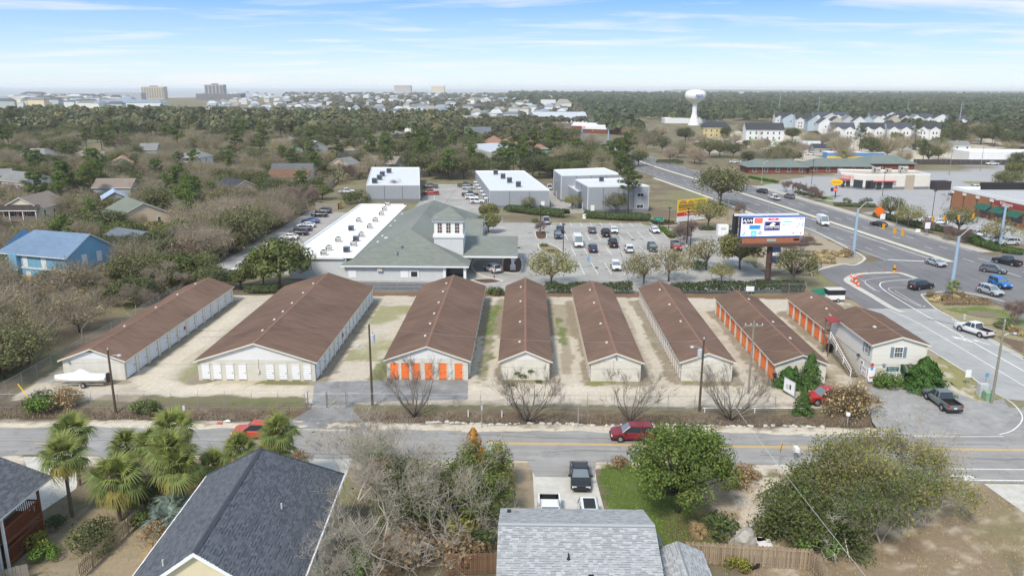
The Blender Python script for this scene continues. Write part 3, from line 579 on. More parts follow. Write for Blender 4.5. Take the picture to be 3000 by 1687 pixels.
near_window(off, 'f', -.15, 3.55, .95, 1.25, OW+.12, OD+.12); near_window(off, 'l', 5.1, 3.55, .95, 1.25, OW+.12, OD+.12)
near_window(off, 'l', 4.1, .75, .8, 1.3, OW, OD, shut=False)
detail(off, 'boarded_door', [(-2.75,-1.85,-OD/2-.06,-OD/2,0.05,2.1)], mat('beige_board', (.55,.51,.43), .8, .05)); 
detail(off, 'entrance_door', [(1.0,1.9,-OD/2-.04,-OD/2,0,2.05)], mat('dark_teal_glass', (.015,.05,.055), .15)); detail(off, 'door_trim', [(1.95,2.1,-OD/2-.1,-OD/2,0,2.2),(.8,.95,-OD/2-.1,-OD/2,0,2.2)], m_wtrim)
aw = MB(); pr = [(0,2.62),(-.35,2.55),(-.7,2.35),(-.95,2.05),(-1.0,1.85)]; stripes = 7
for i in range(stripes):
 x0_ = .35+i*2.0/stripes; x1_ = .35+(i+1)*2.0/stripes
 for (a,z1_),(c,z2_) in zip(pr,pr[1:]): aw.quad((x0_,-OD/2+a-.06,z1_),(x0_,-OD/2+c-.06,z2_),(x1_,-OD/2+c-.06,z2_),(x1_,-OD/2+a-.06,z1_), i%2)
for x in (.35,2.35): aw.poly([(x,-OD/2+a-.06,z) for a,z in pr]+[(x,-OD/2-.06,1.85)], 0)
aw.build('awning', [mat('dark_green_canvas', (.018,.06,.045), .8, .1), mat('tan_canvas_stripe', (.16,.15,.08), .8, .1)], off)
detail(off, 'flood_lamp', [(-1.95,-1.65,-OD/2-.35,-OD/2-.06,2.5,2.7)], m_metal); detail(off, 'flood_lamp', [(1.3,1.6,-OD/2-.35,-OD/2-.06,2.62,2.8)], m_metal); detail(off, 'flood_lamp', [(-OW/2-.4,-OW/2-.06,-3.4,-3.1,2.45,2.7)], m_black)
detail(off, 'downpipe', [(OW/2-.1,OW/2+.02,-OD/2-.17,-OD/2-.06,0,5.1)], m_trim)
m_green = mat('green_sign', (.012,.115,.10), .5, .03); m_sgnw = mat('sign_white', (.80,.81,.83), .5, .03); m_navy = mat('navy_print', (.03,.04,.12), .6); m_red = mat('red_print', (.62,.03,.04), .5, .05)
sg = thing('office_sign', 'green and white storage sign on the office wall beside the awning', 'sign', (46.25, 93.6, 1.05))
detail(sg, 'panel', [(-.75,.75,-.05,0,0,1.25)], m_sgnw); detail(sg, 'header', [(-.75,.75,-.06,-.05,.62,1.25)], m_green)
text('Pleasure Island', .2, m_sgnw, sg, (0,-.065,1.06), (R(90),0,0)); text('Mini Storage', .21, m_sgnw, sg, (0,-.065,.8), (R(90),0,0)); text('1114 Lewis Dr', .17, m_navy, sg, (0,-.055,.45), (R(90),0,0)); text('910-458-0032', .18, m_navy, sg, (0,-.055,.2), (R(90),0,0))
# outside stair with landing and small red canopy
m_wood = mat('weathered_wood', (.17,.14,.11), .9, .25, 4, .3, streak=(1,6,1)); m_greywood = mat('grey_wood', (.30,.27,.23), .9, .2, 4, .3)
st = thing('outside_stair', 'weathered wooden stair with white rail up the office side to a landing', 'stair', (43.1, 100, 0)); nst = 14
for i in range(nst):
 y = -5.6+i*.62 if False else -4.2+i*.55; z = .18+i*2.55/nst; detail(st, 'tread', [(-.95,-.02,y,y+.34,z,z+.05)], m_wood)
for xo in (-.98, 0.0):
 sb = MB(); sb.extr([(xo-.03,-4.3,.0),(xo-.03,-4.0,.0),(xo-.03,3.7,2.62),(xo-.03,3.5,2.7)], (.06,0,0)); sb.build('stringer', m_greywood, st)
rb = MB(); rb.tube([(-.98,-4.2,1.05),(-.98,3.6,3.65)], .05, 4); rb.build('handrail', m_wtrim, st)
rb = MB(); rb.tube([(-.98,-4.2,.6),(-.98,3.6,3.2)], .035, 4); rb.build('mid_rail', m_wtrim, st)
for y in (-4.1,-1.5,1.1,3.6): detail(st, 'rail_post', [(-1.03,-.93,y-.05,y+.05,max(0,(y+4.2)*.33-.1),1.05+(y+4.2)*.335)], m_wtrim)
detail(st, 'landing', [(-1.05,0.1,3.6,5.6,2.58,2.7)], m_greywood)
for x,y in ((-1.0,3.7),(-1.0,5.5)): detail(st, 'landing_post', [(x-.06,x+.06,y-.06,y+.06,0,5.1)], m_wood)
cb = MB(); cb.add([(-1.2,3.4,5.05),(.1,3.4,5.35),(.1,5.8,5.35),(-1.2,5.8,5.05),(-1.2,3.4,4.95),(.1,3.4,5.25),(.1,5.8,5.25),(-1.2,5.8,4.95)],[(0,1,2,3),(4,7,6,5),(0,4,5,1),(1,5,6,2),(2,6,7,3),(3,7,4,0)]); cb.build('canopy', mat('dark_red_canopy', (.28,.04,.04), .6), st)
# ------------------------------------------------------------------ bank with green-grey hipped roof, tower and drive-through canopy
def bw(b, name, m, root, smooth=False):
 l = root.location; b.v = [(v[0]-l.x, v[1]-l.y, v[2]-l.z) for v in b.v]; return b.build(name, m, root, smooth=smooth)
def box(root, name, x0, x1, y0, y1, z0, z1, m): return bw(MB().box(x0,x1,y0,y1,z0,z1), name, m, root)
m_sage = mat('sage_green_shingles', (.205,.222,.20), .95, .16, 1.2, .2, .15, streak=(.6,1.8,1), var2=.14, scale2=.07)
m_wsid = mat('pale_grey_lap_siding', (.60,.62,.63), .65, .04, 1, brick=(40,.2,.012,.05)); m_wflat = mat('white_membrane_roof', (.84,.84,.84), .7, .05, .4, var2=.05, scale2=.2)
m_acbox = mat('beige_metal_casing', (.55,.53,.48), .5, .06, 2); m_grille = mat('dark_grille', (.05,.05,.055), .6, .1, 8)
bank = thing('bank_building', 'low building with green-grey hipped roof, square white tower and drive-through canopy', 'commercial building', (-22.7, 146, 0))
X0, X1, RX, ZE, ZR = -34.9, -10.5, -22.7, 3.1, 8.5
box(bank, 'wall', -34.2, -15.3, 145.8, 200, 0, ZE, m_wsid); box(bank, 'annex_wall', -45.3, -34.2, 147.0, 216, 0, 4.1, m_wsid); box(bank, 'porch_wall', -15.3, -11.5, 149.5, 200, 0, ZE-.1, m_wsid)
b = MB(); y0, y1, y2, y3 = 145.0, 154.2, 196, 204
v = [(X0,y0,ZE),(X1,y0,ZE),(X1,y3,ZE),(X0,y3,ZE),(RX,y1,ZR),(RX,y2,ZR)]; v += [(a,c,z-.3) for a,c,z in v]
b.add(v, [(0,1,4),(1,2,5,4),(2,3,5),(3,0,4,5)]); b.add(v, [(0,6,7,1),(1,7,8,2),(2,8,9,3),(3,9,6,0),(6,9,8,7)], 1); bw(b, 'roof', [m_sage, m_wtrim], bank)
fl = box(bank, 'flat_roof', -45.5, -32.7, 146.8, 216.2, 4.1, 4.22, m_wflat); box(bank, 'parapet', -45.7,-45.4,146.6,216.4,4.1,4.5,m_wtrim); box(bank, 'parapet', -45.4,-33.5,216.2,216.5,4.1,4.5,m_wtrim); box(bank, 'parapet', -45.4,-34.6,146.5,146.8,4.0,4.35,m_wtrim)
ac = MB(); ac.box(-.55,.55,-.5,.5,.08,1.0,0); ac.lathe([(.36,1.0),(.36,1.1),(.3,1.12)], 10, 1); ac.box(-.56,-.3,-.505,-.5,.2,.85,1); ac.box(-.2,.5,-.51,-.5,.3,.4,1); ac.box(-.2,.5,-.51,-.5,.55,.65,1); ac_me = ac.mesh('air_conditioner', [m_acbox, m_grille])
acd = MB(); acd.box(-.55,.55,-.5,.5,.08,1.15,0); acd.box(-.5,.5,-.51,-.5,.15,1.05,1); acd_me = acd.mesh('air_conditioner', [mat('slate_metal', (.17,.2,.27), .5), m_grille])
for i, (x, y) in enumerate([(-37.9,215),(-37.1,206),(-36.5,198),(-40.1,187.6),(-36.2,188.2),(-35.8,179),(-39.5,176.2),(-35.6,168.5),(-35.7,163.4),(-39.3,162.6),(-35.1,158.2),(-39.1,153.5),(-35.2,152.1),(-39,149)]):
 link('air_conditioner', acd_me if i in (6,8,12) else ac_me, bank, (x+22.7, y-146, 4.22), .1*math.sin(i*3))
for x, y in [(-31,196.7),(-31,185.8),(-30.8,178.3),(-30.2,164.2),(-28.5,158),(-29.8,156.7),(-28,157)]:
 z = ZE+(x-X0)/(RX-X0)*(ZR-ZE); link('roof_vent', vent_me, bank, (x+22.7, y-146, z), scl=1.2).data = vent_me
b = MB(); b.box(-25.0,-24.4,147.3,147.8,4,5.3); b.box(-24.85,-24.65,147.5,147.65,5.3,6.2); bw(b, 'roof_flue', m_metal, bank); b = MB(); b.lathe([(.22,4.5),(.22,6.0),(.32,6.05),(.32,6.3),(.1,6.4)], 8, c=(-23.9,149.2,0)); bw(b, 'roof_flue', m_metal, bank)
# tower
tx0, tx1, ty0, ty1 = -17.7, -12.0, 151.3, 157
box(bank, 'tower', tx0, tx1, ty0, ty1, 2.9, 7.4, m_wsid); box(bank, 'tower_band', tx0-.2, tx1+.2, ty0-.2, ty1+.2, 7.4, 8.0, m_wtrim); box(bank, 'belfry', tx0+.05, tx1-.05, ty0+.05, ty1-.05, 8.0, 10.6, m_wtrim); box(bank, 'tower_cornice', tx0-.35, tx1+.35, ty0-.35, ty1+.35, 10.6, 11.0, m_wtrim)
b = MB(); e = .6; cx_, cy_ = (tx0+tx1)/2, (ty0+ty1)/2; v = [(tx0-e,ty0-e,11.0),(tx1+e,ty0-e,11.0),(tx1+e,ty1+e,11.0),(tx0-e,ty1+e,11.0),(cx_,cy_,13.2)]; b.add(v, [(0,1,4),(1,2,4),(2,3,4),(3,0,4),(3,2,1,0)]); bw(b, 'tower_roof', m_sage, bank)
m_wing = mat('amber_window_glass', (.09,.06,.05), .1, .5, 3, spec=.6)
for i in range(3):
 for face in ('f', 'r'):
  me = win_mesh(.85, 1.9, m_wtrim, m_wing, (1,2)); u = -1.7+1.7*i
  loc = (cx_+u+22.7, ty0+.045-146, 8.35) if face == 'f' else (tx1-.045+22.7, cy_+u-146, 8.35); link('tower_window', me, bank, loc, 0 if face == 'f' else math.pi/2)
# canopy (porte-cochere) with column, right wing gable
b = MB(); v = [(-12.2,150.7,3.9),(-1.3,150.7,3.9),(-1.3,160,6.2),(-12.2,160,6.2),(-1.3,169.3,3.9),(-12.2,169.3,3.9)]; v += [(a,c,z-.35) for a,c,z in v]
b.add(v, [(0,1,2,3),(3,2,4,5)]); b.add(v, [(0,6,7,1),(1,7,8,2),(2,8,10,4),(4,10,11,5),(6,9,8,7),(9,11,10,8)], 1); bw(b, 'canopy_roof', [m_sage, m_wtrim], bank)
for y in (155.7, 164.5): box(bank, 'canopy_column', -2.6,-2.0,y-.3,y+.3,0.3,4.6,m_wtrim); box(bank, 'column_base', -2.85,-1.75,y-.55,y+.55,0.1,1.0,m_wtrim)
b = MB(); v = [(-22,172,3.2),(-9.5,172,3.2),(-9.5,181,6.3),(-22,181,6.3),(-9.5,190,3.2),(-22,190,3.2)]; v += [(a,c,z-.3) for a,c,z in v]; b.add(v, [(0,1,2,3),(3,2,4,5)]); b.add(v, [(0,6,7,1),(1,7,8,2),(2,8,10,4)], 1); bw(b, 'side_gable_roof', [m_sage, m_wtrim], bank)
b = MB(); b.add([(-10,173,0),(-10,189,0),(-10,189,3.4),(-10,181,6.0),(-10,173,3.4)], [(0,1,2,3,4)]); bw(b, 'side_gable', m_wsid, bank)
for x in (-15.2, -11.3): box(bank, 'porch_column', x-.25, x+.25, 145.6, 146.1, 0, ZE-.25, m_wtrim)
box(bank, 'glazed_entrance', -15.1, -11.6, 149.4, 149.5, .1, 2.4, mat('blue_grey_glass', (.03,.045,.08), .1, .3, 2, spec=.6))
box(bank, 'wall_unit', -28.0,-27.0,145.35,145.8,1.9,2.7,m_acbox); box(bank, 'poster', -33.6,-32.1,145.72,145.8,.6,2.0,m_sgnw); box(bank, 'poster', -23.6,-22.1,145.72,145.8,.6,2.0,m_sgnw); box(bank, 'teller_window', -21.9,-20.1,145.70,145.8,.6,2.1,m_wtrim); box(bank, 'teller_pane', -21.6,-20.4,145.66,145.7,.85,1.85,m_glass)
box(bank, 'flag_pole', -9.0,-8.9,175,175.1,0,8,m_metal)
# ------------------------------------------------------------------ grey metal-clad commercial units
m_gclad = mat('blue_grey_cladding', (.315,.335,.37), .55, .04, 1, streak=(8,8,.3)); m_gbase = mat('grey_plinth', (.19,.20,.22), .8, .06, 2); m_groof = mat('pale_metal_roof', (.66,.68,.70), .5, .04, .5, streak=(3,.3,1))
def unit(name, label, fp, h, m=None, mr=None, par=.35, base=.9, cat='commercial building', mt=None):
 c = Vector((sum(p[0] for p in fp)/len(fp), sum(p[1] for p in fp)/len(fp), 0)); t = thing(name, label, cat, c)
 bw(MB().prism(fp, 0, h), 'wall', m or m_gclad, t)
 if base: 
  cen = c; bp = [((p[0]-cen.x)*1.003+cen.x, (p[1]-cen.y)*1.003+cen.y) for p in fp]; bw(MB().prism(bp, 0, base), 'plinth', m_gbase, t)
 ins = [((p[0]-c.x)*.985+c.x, (p[1]-c.y)*.985+c.y) for p in fp]; bw(MB().poly([(p[0],p[1],h+.02) for p in ins]), 'roof', mr or m_groof, t)
 n = len(fp)
 for i in range(n):
  a, d = fp[i], fp[(i+1) % n]; ai, di = ins[i], ins[(i+1) % n]
  bw(MB().prism([a, d, di, ai], h, h+par), 'parapet', mt or m_wtrim, t)
 return t
uA = unit('commercial_unit', 'grey metal-clad flat-roofed building behind the bank, with roof units in a row', [(-51,252.3),(-33.8,253),(-41.3,309),(-60,308.3)], 5.2)
uB = unit('commercial_unit', 'grey metal-clad flat-roofed building with a row of small door canopies on its side', [(-10.7,239),(7.6,240),(-.2,296),(-18.5,295)], 5.4)
uC = unit('commercial_unit', 'tall grey metal-clad building with small windows beside the lone pine', [(18.7,231.8),(37,234),(31,254.5),(16,250)], 7.5)
uD = unit('commercial_unit', 'lower grey metal-clad wing with garage doors behind the tall one', [(16.3,240),(24,250.3),(25,262),(12.3,268)], 5.0, base=.6)
uE = unit('commercial_unit', 'grey metal-clad hall with high flat roof at the back of its yard', [(11.8,254.6),(31.5,259),(28,279.5),(10,272)], 8.3, base=.6)
for (x, y) in [(-50,290),(-50.5,279),(-49.5,268),(-49.3,258)]: link('air_conditioner', acd_me, uA, (x-uA.location.x, y-uA.location.y, 5.25), scl=1.5)
for (x, y) in [(-10.5,285),(-7.5,272),(-5,260),(-2,249)]: link('air_conditioner', acd_me, uB, (x-uB.location.x, y-uB.location.y, 5.45), scl=1.5)
for i in range(6):
 y = 243+i*8.5; x = -10.9-(y-239)*.1375; bw(MB().box(x-1.2,x+.05,y-1,y+1,2.6,2.75), 'door_canopy', m_wtrim, uB); bw(MB().box(x-.12,x-.02,y-.5,y+.5,0.05,2.2), 'door', m_wtrim, uB)
for u, z in ((.86,1.2),(.86,4.6)):
 x = 18.7+(37-18.7)*u; y = 231.8+2.2*u; wv = link('window', win_mesh(1.9,1.0,m_wtrim,m_glass,(1,0)), uC, (x-uC.location.x, y-uC.location.y-.02, z), math.atan2(2.2,18.3))
link('air_conditioner', acd_me, uC, (24-uC.location.x, 247-uC.location.y, 7.55), scl=1.3); bw(MB().box(14.0,14.3,243,246,.05,3.2), 'garage_door', m_wtrim, uD); bw(MB().box(12.9,13.1,256,260,.05,3.4), 'garage_door', m_wtrim, uD)
def clad(t, a, d, h, n, doors=()):
 for i in range(n+1): on_wall(t, a, d, max(0,i/n-.004), min(1,i/n+.004), .9, h-.1, m_wtrim if i in (0,n) else m_gbase, 'downpipe', .1)
 for u in doors: on_wall(t, a, d, u, u+.06, .05, 2.2, m_wtrim, 'door', .06)
 on_wall(t, a, d, .5, .515, h*.7, h*.7+.3, m_pale, 'wall_lamp', .25)
# ------------------------------------------------------------------ fast-food restaurant, pharmacy, brick plaza
m_ffw = mat('warm_white_render', (.70,.665,.60), .8, .04, 1, var2=.05); m_tan = mat('tan_brick_band', (.44,.37,.29), .85, .08, 3); m_redb = mat('red_metal_awning', (.52,.06,.035), .5, .05, 3)
ff = unit('fast_food_restaurant', 'white flat-roofed restaurant with red awnings and dark windows', [(118.4,297.5),(124.4,289.8),(149.2,292.6),(150,306),(121.5,309)], 5.2, m_ffw, mat('tan_roof', (.5,.43,.33), .8), par=.5, base=1.0, cat='restaurant')
def on_wall(root, a, d, u0, u1, z0, z1, m, nm, th=.08, out_=.0):
 a = Vector((a[0],a[1],0)); d = Vector((d[0],d[1],0)); t_ = (d-a); n_ = Vector((t_.y,-t_.x,0)).normalized(); p = [a+t_*u0+n_*(.01+out_), a+t_*u1+n_*(.01+out_), a+t_*u1+n_*(th+out_), a+t_*u0+n_*(th+out_)]
 return bw(MB().prism([(v.x,v.y) for v in p], z0, z1), nm, m, root)
clad(uA,(-51,252.3),(-33.8,253),5.2,3); clad(uB,(-10.7,239),(7.6,240),5.4,3,(.86,)); clad(uC,(18.7,231.8),(37,234),7.5,4,(.05,)); clad(uC,(16,250),(18.7,231.8),7.5,2,(.3,.6)); clad(uE,(11.8,254.6),(31.5,259),8.3,4); clad(uE,(10,272),(11.8,254.6),8.3,2,(.4,))
FA, FB_, FC = (118.4,297.5), (124.4,289.8), (149.2,292.6)
for u0, u1 in ((.06,.12),(.15,.2),(.21,.29),(.33,.46)): on_wall(ff, FB_, FC, u0-.03, u1-.03, .5 if u0 != .21 else .05, 2.9, m_glass, 'window' if u0 != .21 else 'door')
on_wall(ff, FB_, FC, .14, .46, 2.95, 3.25, m_redb, 'awning', 1.2); on_wall(ff, FA, FB_, .0, .4, 2.95, 3.3, m_redb, 'awning', 1.1); on_wall(ff, FA, FB_, .55, .92, .5, 3.4, m_glass, 'window'); on_wall(ff, FA, FB_, .06, .2, .05, 2.4, m_glass, 'door'); on_wall(ff, FA, FB_, .25, .42, .6, 2.6, m_glass, 'window')
on_wall(ff, FB_, FC, .01, .13, .4, 3.4, m_glass, 'window'); on_wall(ff, FB_, FC, .62, .76, 0, 5.3, m_tan, 'brick_panel', .12)
text("Wendy's", 1.5, m_red, ff, (119.6-ff.location.x, 294.6-ff.location.y, 4.35), (R(90),0,math.atan2(-7.7,6.0)), .05)
for x, y, s in ((132,299,2.2),(137,300,1.6),(141,298,1.4),(143,301,2.4)): link('roof_unit', ac_me, ff, (x-ff.location.x, y-ff.location.y, 5.25), scl=s)
on_wall(ff, (150,293.5),(155.5,294.5),0,1,0,3.2,mat('dark_timber', (.05,.04,.045), .8),'bin_enclosure',4)
m_obrick = mat('orange_brick', (.37,.17,.085), .9, .1, 2, brick=(.4,.13,.012,.12), var2=.06)
ph = unit('pharmacy_building', 'orange brick pharmacy with green awnings and red lettering', [(131.5,243.5),(133.4,209.4),(138,190),(175,195),(172,246)], 6.0, m_obrick, mat('grey_gravel_roof', (.47,.47,.47), .9, .08, .5), par=.9, base=0, cat='shop')
PA, PB, PC = (131.5,243.5), (133.4,209.4), (138,190)
m_awn = mat('green_awning', (.055,.23,.17), .7, .06, 2)
for u in (.50,.70,.90):
 a = Vector((PA[0],PA[1],0)); d = Vector((PB[0],PB[1],0)); t_ = d-a; n_ = Vector((t_.y,-t_.x,0)).normalized(); p0 = a+t_*(u-.085); p1 = a+t_*(u+.085)
 b = MB(); b.add([p0+Vector((0,0,3.9)), p1+Vector((0,0,3.9)), p1+n_*2+Vector((0,0,2.6)), p0+n_*2+Vector((0,0,2.6))], [(0,1,2,3),(3,2,1,0)]); bw(b, 'awning', m_awn, ph); on_wall(ph, PA, PB, u-.07, u+.07, 1.0, 2.7, m_glass, 'window')
for u in (.0,.18,.37,.56): on_wall(ph, PA, PB, u, u+.012, 0, 5.6, mat('dark_joint', (.14,.06,.035), .9), 'pilaster_joint', .05); on_wall(ph, PA, PB, max(0,u-.012), u+.03, 5.0, 5.75, m_cream, 'wall_lamp', .25)
on_wall(ph, PA, PB, .6, 1.0, 4.55, 5.75, mat('dark_red_sign', (.33,.05,.05), .6), 'sign_band', .1)
text('Walgreens', 1.25, mat('pink_white_print', (.8,.62,.6), .6), ph, (132.45-.16-ph.location.x+.1, 217-ph.location.y, 5.3), (R(90),0,math.atan2(-34.1,1.9)), .04); text('PHARMACY', .6, m_sgnw, ph, (132.35-.16-ph.location.x+.1, 217-ph.location.y, 4.7), (R(90),0,math.atan2(-34.1,1.9)), .04)
link('roof_unit', ac_me, ph, (146-ph.location.x, 215-ph.location.y, 6.0), scl=3); bw(MB().box(140,172,243.5,244.2,6,8.2), 'screen_wall', m_black, ph)
m_rbrick = mat('red_brick', (.215,.075,.05), .9, .1, 2, brick=(.4,.13,.012,.1)); m_teal = mat('sea_green_metal_roof', (.17,.20,.18), .55, .06, .5, streak=(4,.3,1), var2=.08)
def brick_hall(label, x0, x1, y0, y1, h, rise, hips=(5,5), n=5):
 t = house('brick_plaza', label, 'shop building', (x0+x1)/2, (y0+y1)/2, x1-x0, y1-y0, 0, h, rise, 'x', m_rbrick, m_teal, [('f', -(x1-x0)/2+(i+.5)*(x1-x0)/n, .9, 1.3, 1.5) for i in range(n)], ov=1.0, hip=hips, mt=mat('dark_fascia', (.1,.12,.11), .6)); return t
brick_hall('low red brick building with sea-green roof behind the restaurant', 124.5, 152, 348, 362, 3.3, 2.6); brick_hall('red brick hall with sea-green roof and pale doors, right of the low one', 152.5, 172, 352, 372, 4.2, 2.8, n=2); brick_hall('red brick building with sea-green roof half hidden by trees along the highway', 97, 122, 344, 358, 3.3, 2.6)
# ------------------------------------------------------------------ farther commercial buildings
m_wmet = mat('white_metal_cladding', (.72,.73,.74), .5, .04, .3, streak=(3,3,.2)); m_pgroof = mat('pale_grey_metal_roof', (.50,.53,.56), .5, .05, .2, streak=(2,.1,1))
house('warehouse', 'large white warehouse with a shallow pale metal roof', 'warehouse', 36, 866, 56, 44, R(3), 5, 5.5, 'x', m_wmet, m_pgroof, ov=.5)
dr = unit('drugstore_building', 'red brick drugstore with white fascia beyond the far junction', [(37.9,656),(66,640),(84,633),(88,690),(42,700)], 5.6, m_rbrick, m_wflat, par=.6, base=0, cat='shop')
on_wall(dr, (37.9,656),(66,640),.3,1.0,3.4,6.0,m_wtrim,'fascia',.4); on_wall(dr, (66,640),(84,633),0,.25,3.4,6.0,m_wtrim,'fascia',.4)
text('CVS', 2.2, m_red, dr, (47-dr.location.x, 650.2-dr.location.y, 4.7), (R(90),0,R(-29.7)), .1); text('CVS', 2.2, m_red, dr, (69-dr.location.x, 638.2-dr.location.y, 4.7), (R(90),0,R(-21)), .1)
house('brown_hip_building', 'brown hip-roofed building beside the drugstore', 'building', 22, 672, 30, 24, 0, 4, 4, 'x', m_rbrick, mat('brown_far_roof', (.16,.12,.10), .9), hip=(9,9), ov=1)
m_terra = mat('terracotta_shingles', (.30,.165,.12), .9, .12, 1, streak=(.5,2,1)); m_bluew = mat('sky_blue_render', (.18,.36,.52), .8, .05); m_greenw = mat('mint_green_render', (.22,.48,.30), .8, .05); m_yelw = mat('yellow_render', (.55,.40,.12), .8, .05)
unit('flat_shop_building', 'long flat pale-roofed shop with ribbed grey walls behind the trees', [(-33,432),(-16.5,381),(4,390),(-6,452)], 5.6, mat('ribbed_grey_wall', (.44,.43,.41), .7, .05, 1, streak=(6,6,.2)), m_pgroof, par=.2, base=0, cat='shop')
for lb, x, y, s, mw, h, rs in (('terracotta pyramid roof over sky blue walls, middle of the three', -7, 446, 17, m_bluew, 5.5, 4.2), ('small terracotta pyramid roof, first of the three', -18, 462, 11, m_wmet, 5.5, 3.4), ('terracotta pyramid roof over mint green walls with an arch', 3, 412, 15, m_greenw, 6.2, 3.6)):
 t = house('pyramid_roof_pavilion', lb, 'pavilion', x, y, s, s, R(6), h, rs, 'y', mw, m_terra, [('f', 0, .4, 2.6, 3.6)], ov=.8, hip=(s/2-.1,s/2-.1))
unit('yellow_shop_front', 'yellow shop front between the pine trees', [(-9,397),(-1,398),(-1,403),(-9,402)], 4.2, m_yelw, base=0, cat='shop')
# ------------------------------------------------------------------ houses of the neighbourhood on the left
def shin(n, c): return mat('shingles_'+n, c, .95, .14, 1.3, .2, .15, streak=(.6,2.2,1), var2=.12, scale2=.1)
sg_grey, sg_tan, sg_green, sg_blue, sg_dark, sg_orange = shin('grey',(.23,.235,.23)), shin('taupe',(.245,.205,.175)), shin('sage',(.19,.215,.18)), shin('blue',(.165,.24,.345)), shin('charcoal',(.055,.058,.066)), shin('orange',(.37,.215,.14))
def sid(n, c): return mat('siding_'+n, c, .7, .05, 1.2, brick=(40,.2,.01,.04))
w_white, w_cream, w_peach, w_blue, w_grey = sid('white',(.72,.73,.74)), sid('cream',(.68,.59,.45)), sid('peach',(.66,.54,.40)), sid('blue',(.19,.41,.58)), sid('grey',(.40,.41,.42))
house('white_house', 'white gabled house with grey roof left of the round-crowned pine', 'house', -178.5, 279, 11, 15, R(62), 3.6, 2.6, 'y', w_white, sg_grey, [('f',-1,1,1,1.4),('f',2,1,.9,1.8),('l',-3,1,1,1.3),('l',2,1,1,1.3),('l',5,1,.9,1.3)])
hs_ = house('stilt_house', 'cream house on stilts with red shutters and a front deck', 'house', -130, 205.5, 9.6, 13, R(2), 5.6, 2.6, 'y', w_cream, sg_tan, [('f',-2.9,3.2,1.9,1.4,(1,1)),('f',2.3,3.2,1.9,1.4,(1,1)),('r',-4.5,3,.8,1.6),('r',0,3.4,.7,.9),('r',4.2,3,.9,1.4)], z0=2.6, hip=(0,0), door=[('f',-.3,2.75,.9,2,mat('red_door', (.45,.02,.03), .5))])
for u in (-4.2,-1.6,1.0,3.6): bw_ = MB(); bw_.box(u-.18,u+.18,-6.58,-6.5,3.2,4.6); bw_.build('shutter', MATS['red_door'], hs_)
MB().box(-5.2,5.2,-8.9,-6.5,2.45,2.65).build('deck', m_greywood, hs_); 
for u in (-5,-1.7,1.7,5): MB().box(u-.15,u+.15,-8.8,-8.5,0,3.6).build('deck_post', m_greywood, hs_)
for u in (-4.5,0,4.5): MB().box(u-.15,u+.15,5.8,6.1,0,2.6).build('stilt', m_greywood, hs_)
for z in (3.0,3.3,3.6): MB().box(-5.15,5.15,-8.85,-8.75,z-.05,z+.05).build('deck_rail', m_greywood, hs_)
pb = MB(); pb.add([(-5.4,-9.2,5.15),(5.4,-9.2,5.15),(5.2,-6.4,6.3),(-5.2,-6.4,6.3)], [(0,1,2,3),(3,2,1,0)]); pb.build('porch_roof', shin('dark_taupe',(.14,.12,.11)), hs_); MB().box(-5.4,5.4,-9.25,-9.15,5.0,5.18).build('porch_fascia', m_wtrim, hs_)
for u in (-5,-1.7,1.7,5): MB().box(u-.09,u+.09,-9.0,-8.82,2.6,5.1).build('porch_post', m_wtrim, hs_)
h3 = house('cream_house', 'peach gabled house with sage green roof among the oaks', 'house', -104.5, 208, 13, 15, R(41), 3.4, 3.1, 'y', w_peach, sg_green, [('f',3.6,1.2,.8,1.2),('l',-4,.6,1.6,1.5)])
bh = thing('blue_house', 'big two-storey blue house with blue shingle roof and white windows', 'house', (-90, 147, 0), R(-17))
wall_mb(16, 11, 5.8, 3.2, 'x').build('wall', w_blue, bh); roof_mb(16, 11, 5.8, 3.2, 'x', .6, 0, 3.0).build('roof', [sg_blue, m_wtrim], bh)
for fa, u, z in (('f',-6.6,3.2),('f',-2.0,3.2),('f',-1.6,.3),('f',2.5,3.2),('f',5,.4),('r',-1.5,3.4),('r',2,3.4)): put_win(bh, fa, u, z, 1.0, 1.8, 16, 11, gm=mat('white_blind', (.74,.76,.78), .5))
MB().box(-5.2,-3.2,-6.3,-5.45,2.4,5.5).build('bay', w_blue, bh); MB().box(-5.25,-3.15,-6.35,-6.3,2.4,2.5).build('bay_trim', m_wtrim, bh); MB().box(-7.9,7.9,-5.62,-5.5,2.75,3.0).build('string_course', m_wtrim, bh); MB().box(-11.5,-8,-6.8,-2,2.4,2.6).build('deck', m_greywood, bh)
for z in (2.9,3.2,3.5): MB().box(-11.5,-8.1,-6.85,-6.75,z,z+.08).build('deck_rail', m_wtrim, bh)
sr_ = MB(); sr_.add([(-8.6,-8.2,2.3),(-6.2,-8.2,2.3),(-6.2,-5.6,3.1),(-8.6,-5.6,3.1)],[(0,1,2,3),(3,2,1,0)]); sr_.build('porch_roof', shin('navy',(.05,.075,.12)), bh)
h5 = house('porch_house', 'white two-storey house with double porch and grey hip roof', 'house', -148, 353, 11, 11, R(-8), 5.8, 2.8, 'y', w_white, sg_grey, [('f',-2,.6,1,1.6),('f',2,.6,1,1.6),('r',0,3.4,1,1.4)], hip=(4.5,4.5), door=[('f',0,.1,1,2.1,mat('navy_door', (.02,.03,.12), .5))])
MB().box(-5.5,5.5,-7.6,-5.6,2.9,3.1).build('porch_floor', m_wtrim, h5); MB().box(-5.6,5.6,-7.7,-7.6,3.1,3.9).build('porch_rail', m_wtrim, h5); MB().box(-4.6,4.6,-5.57,-5.51,3.9,5.2).build('porch_screen', m_glass, h5)
for u in (-5.3,-2,2,5.3): MB().box(u-.12,u+.12,-7.6,-7.4,0,5.7).build('porch_post', m_wtrim, h5)
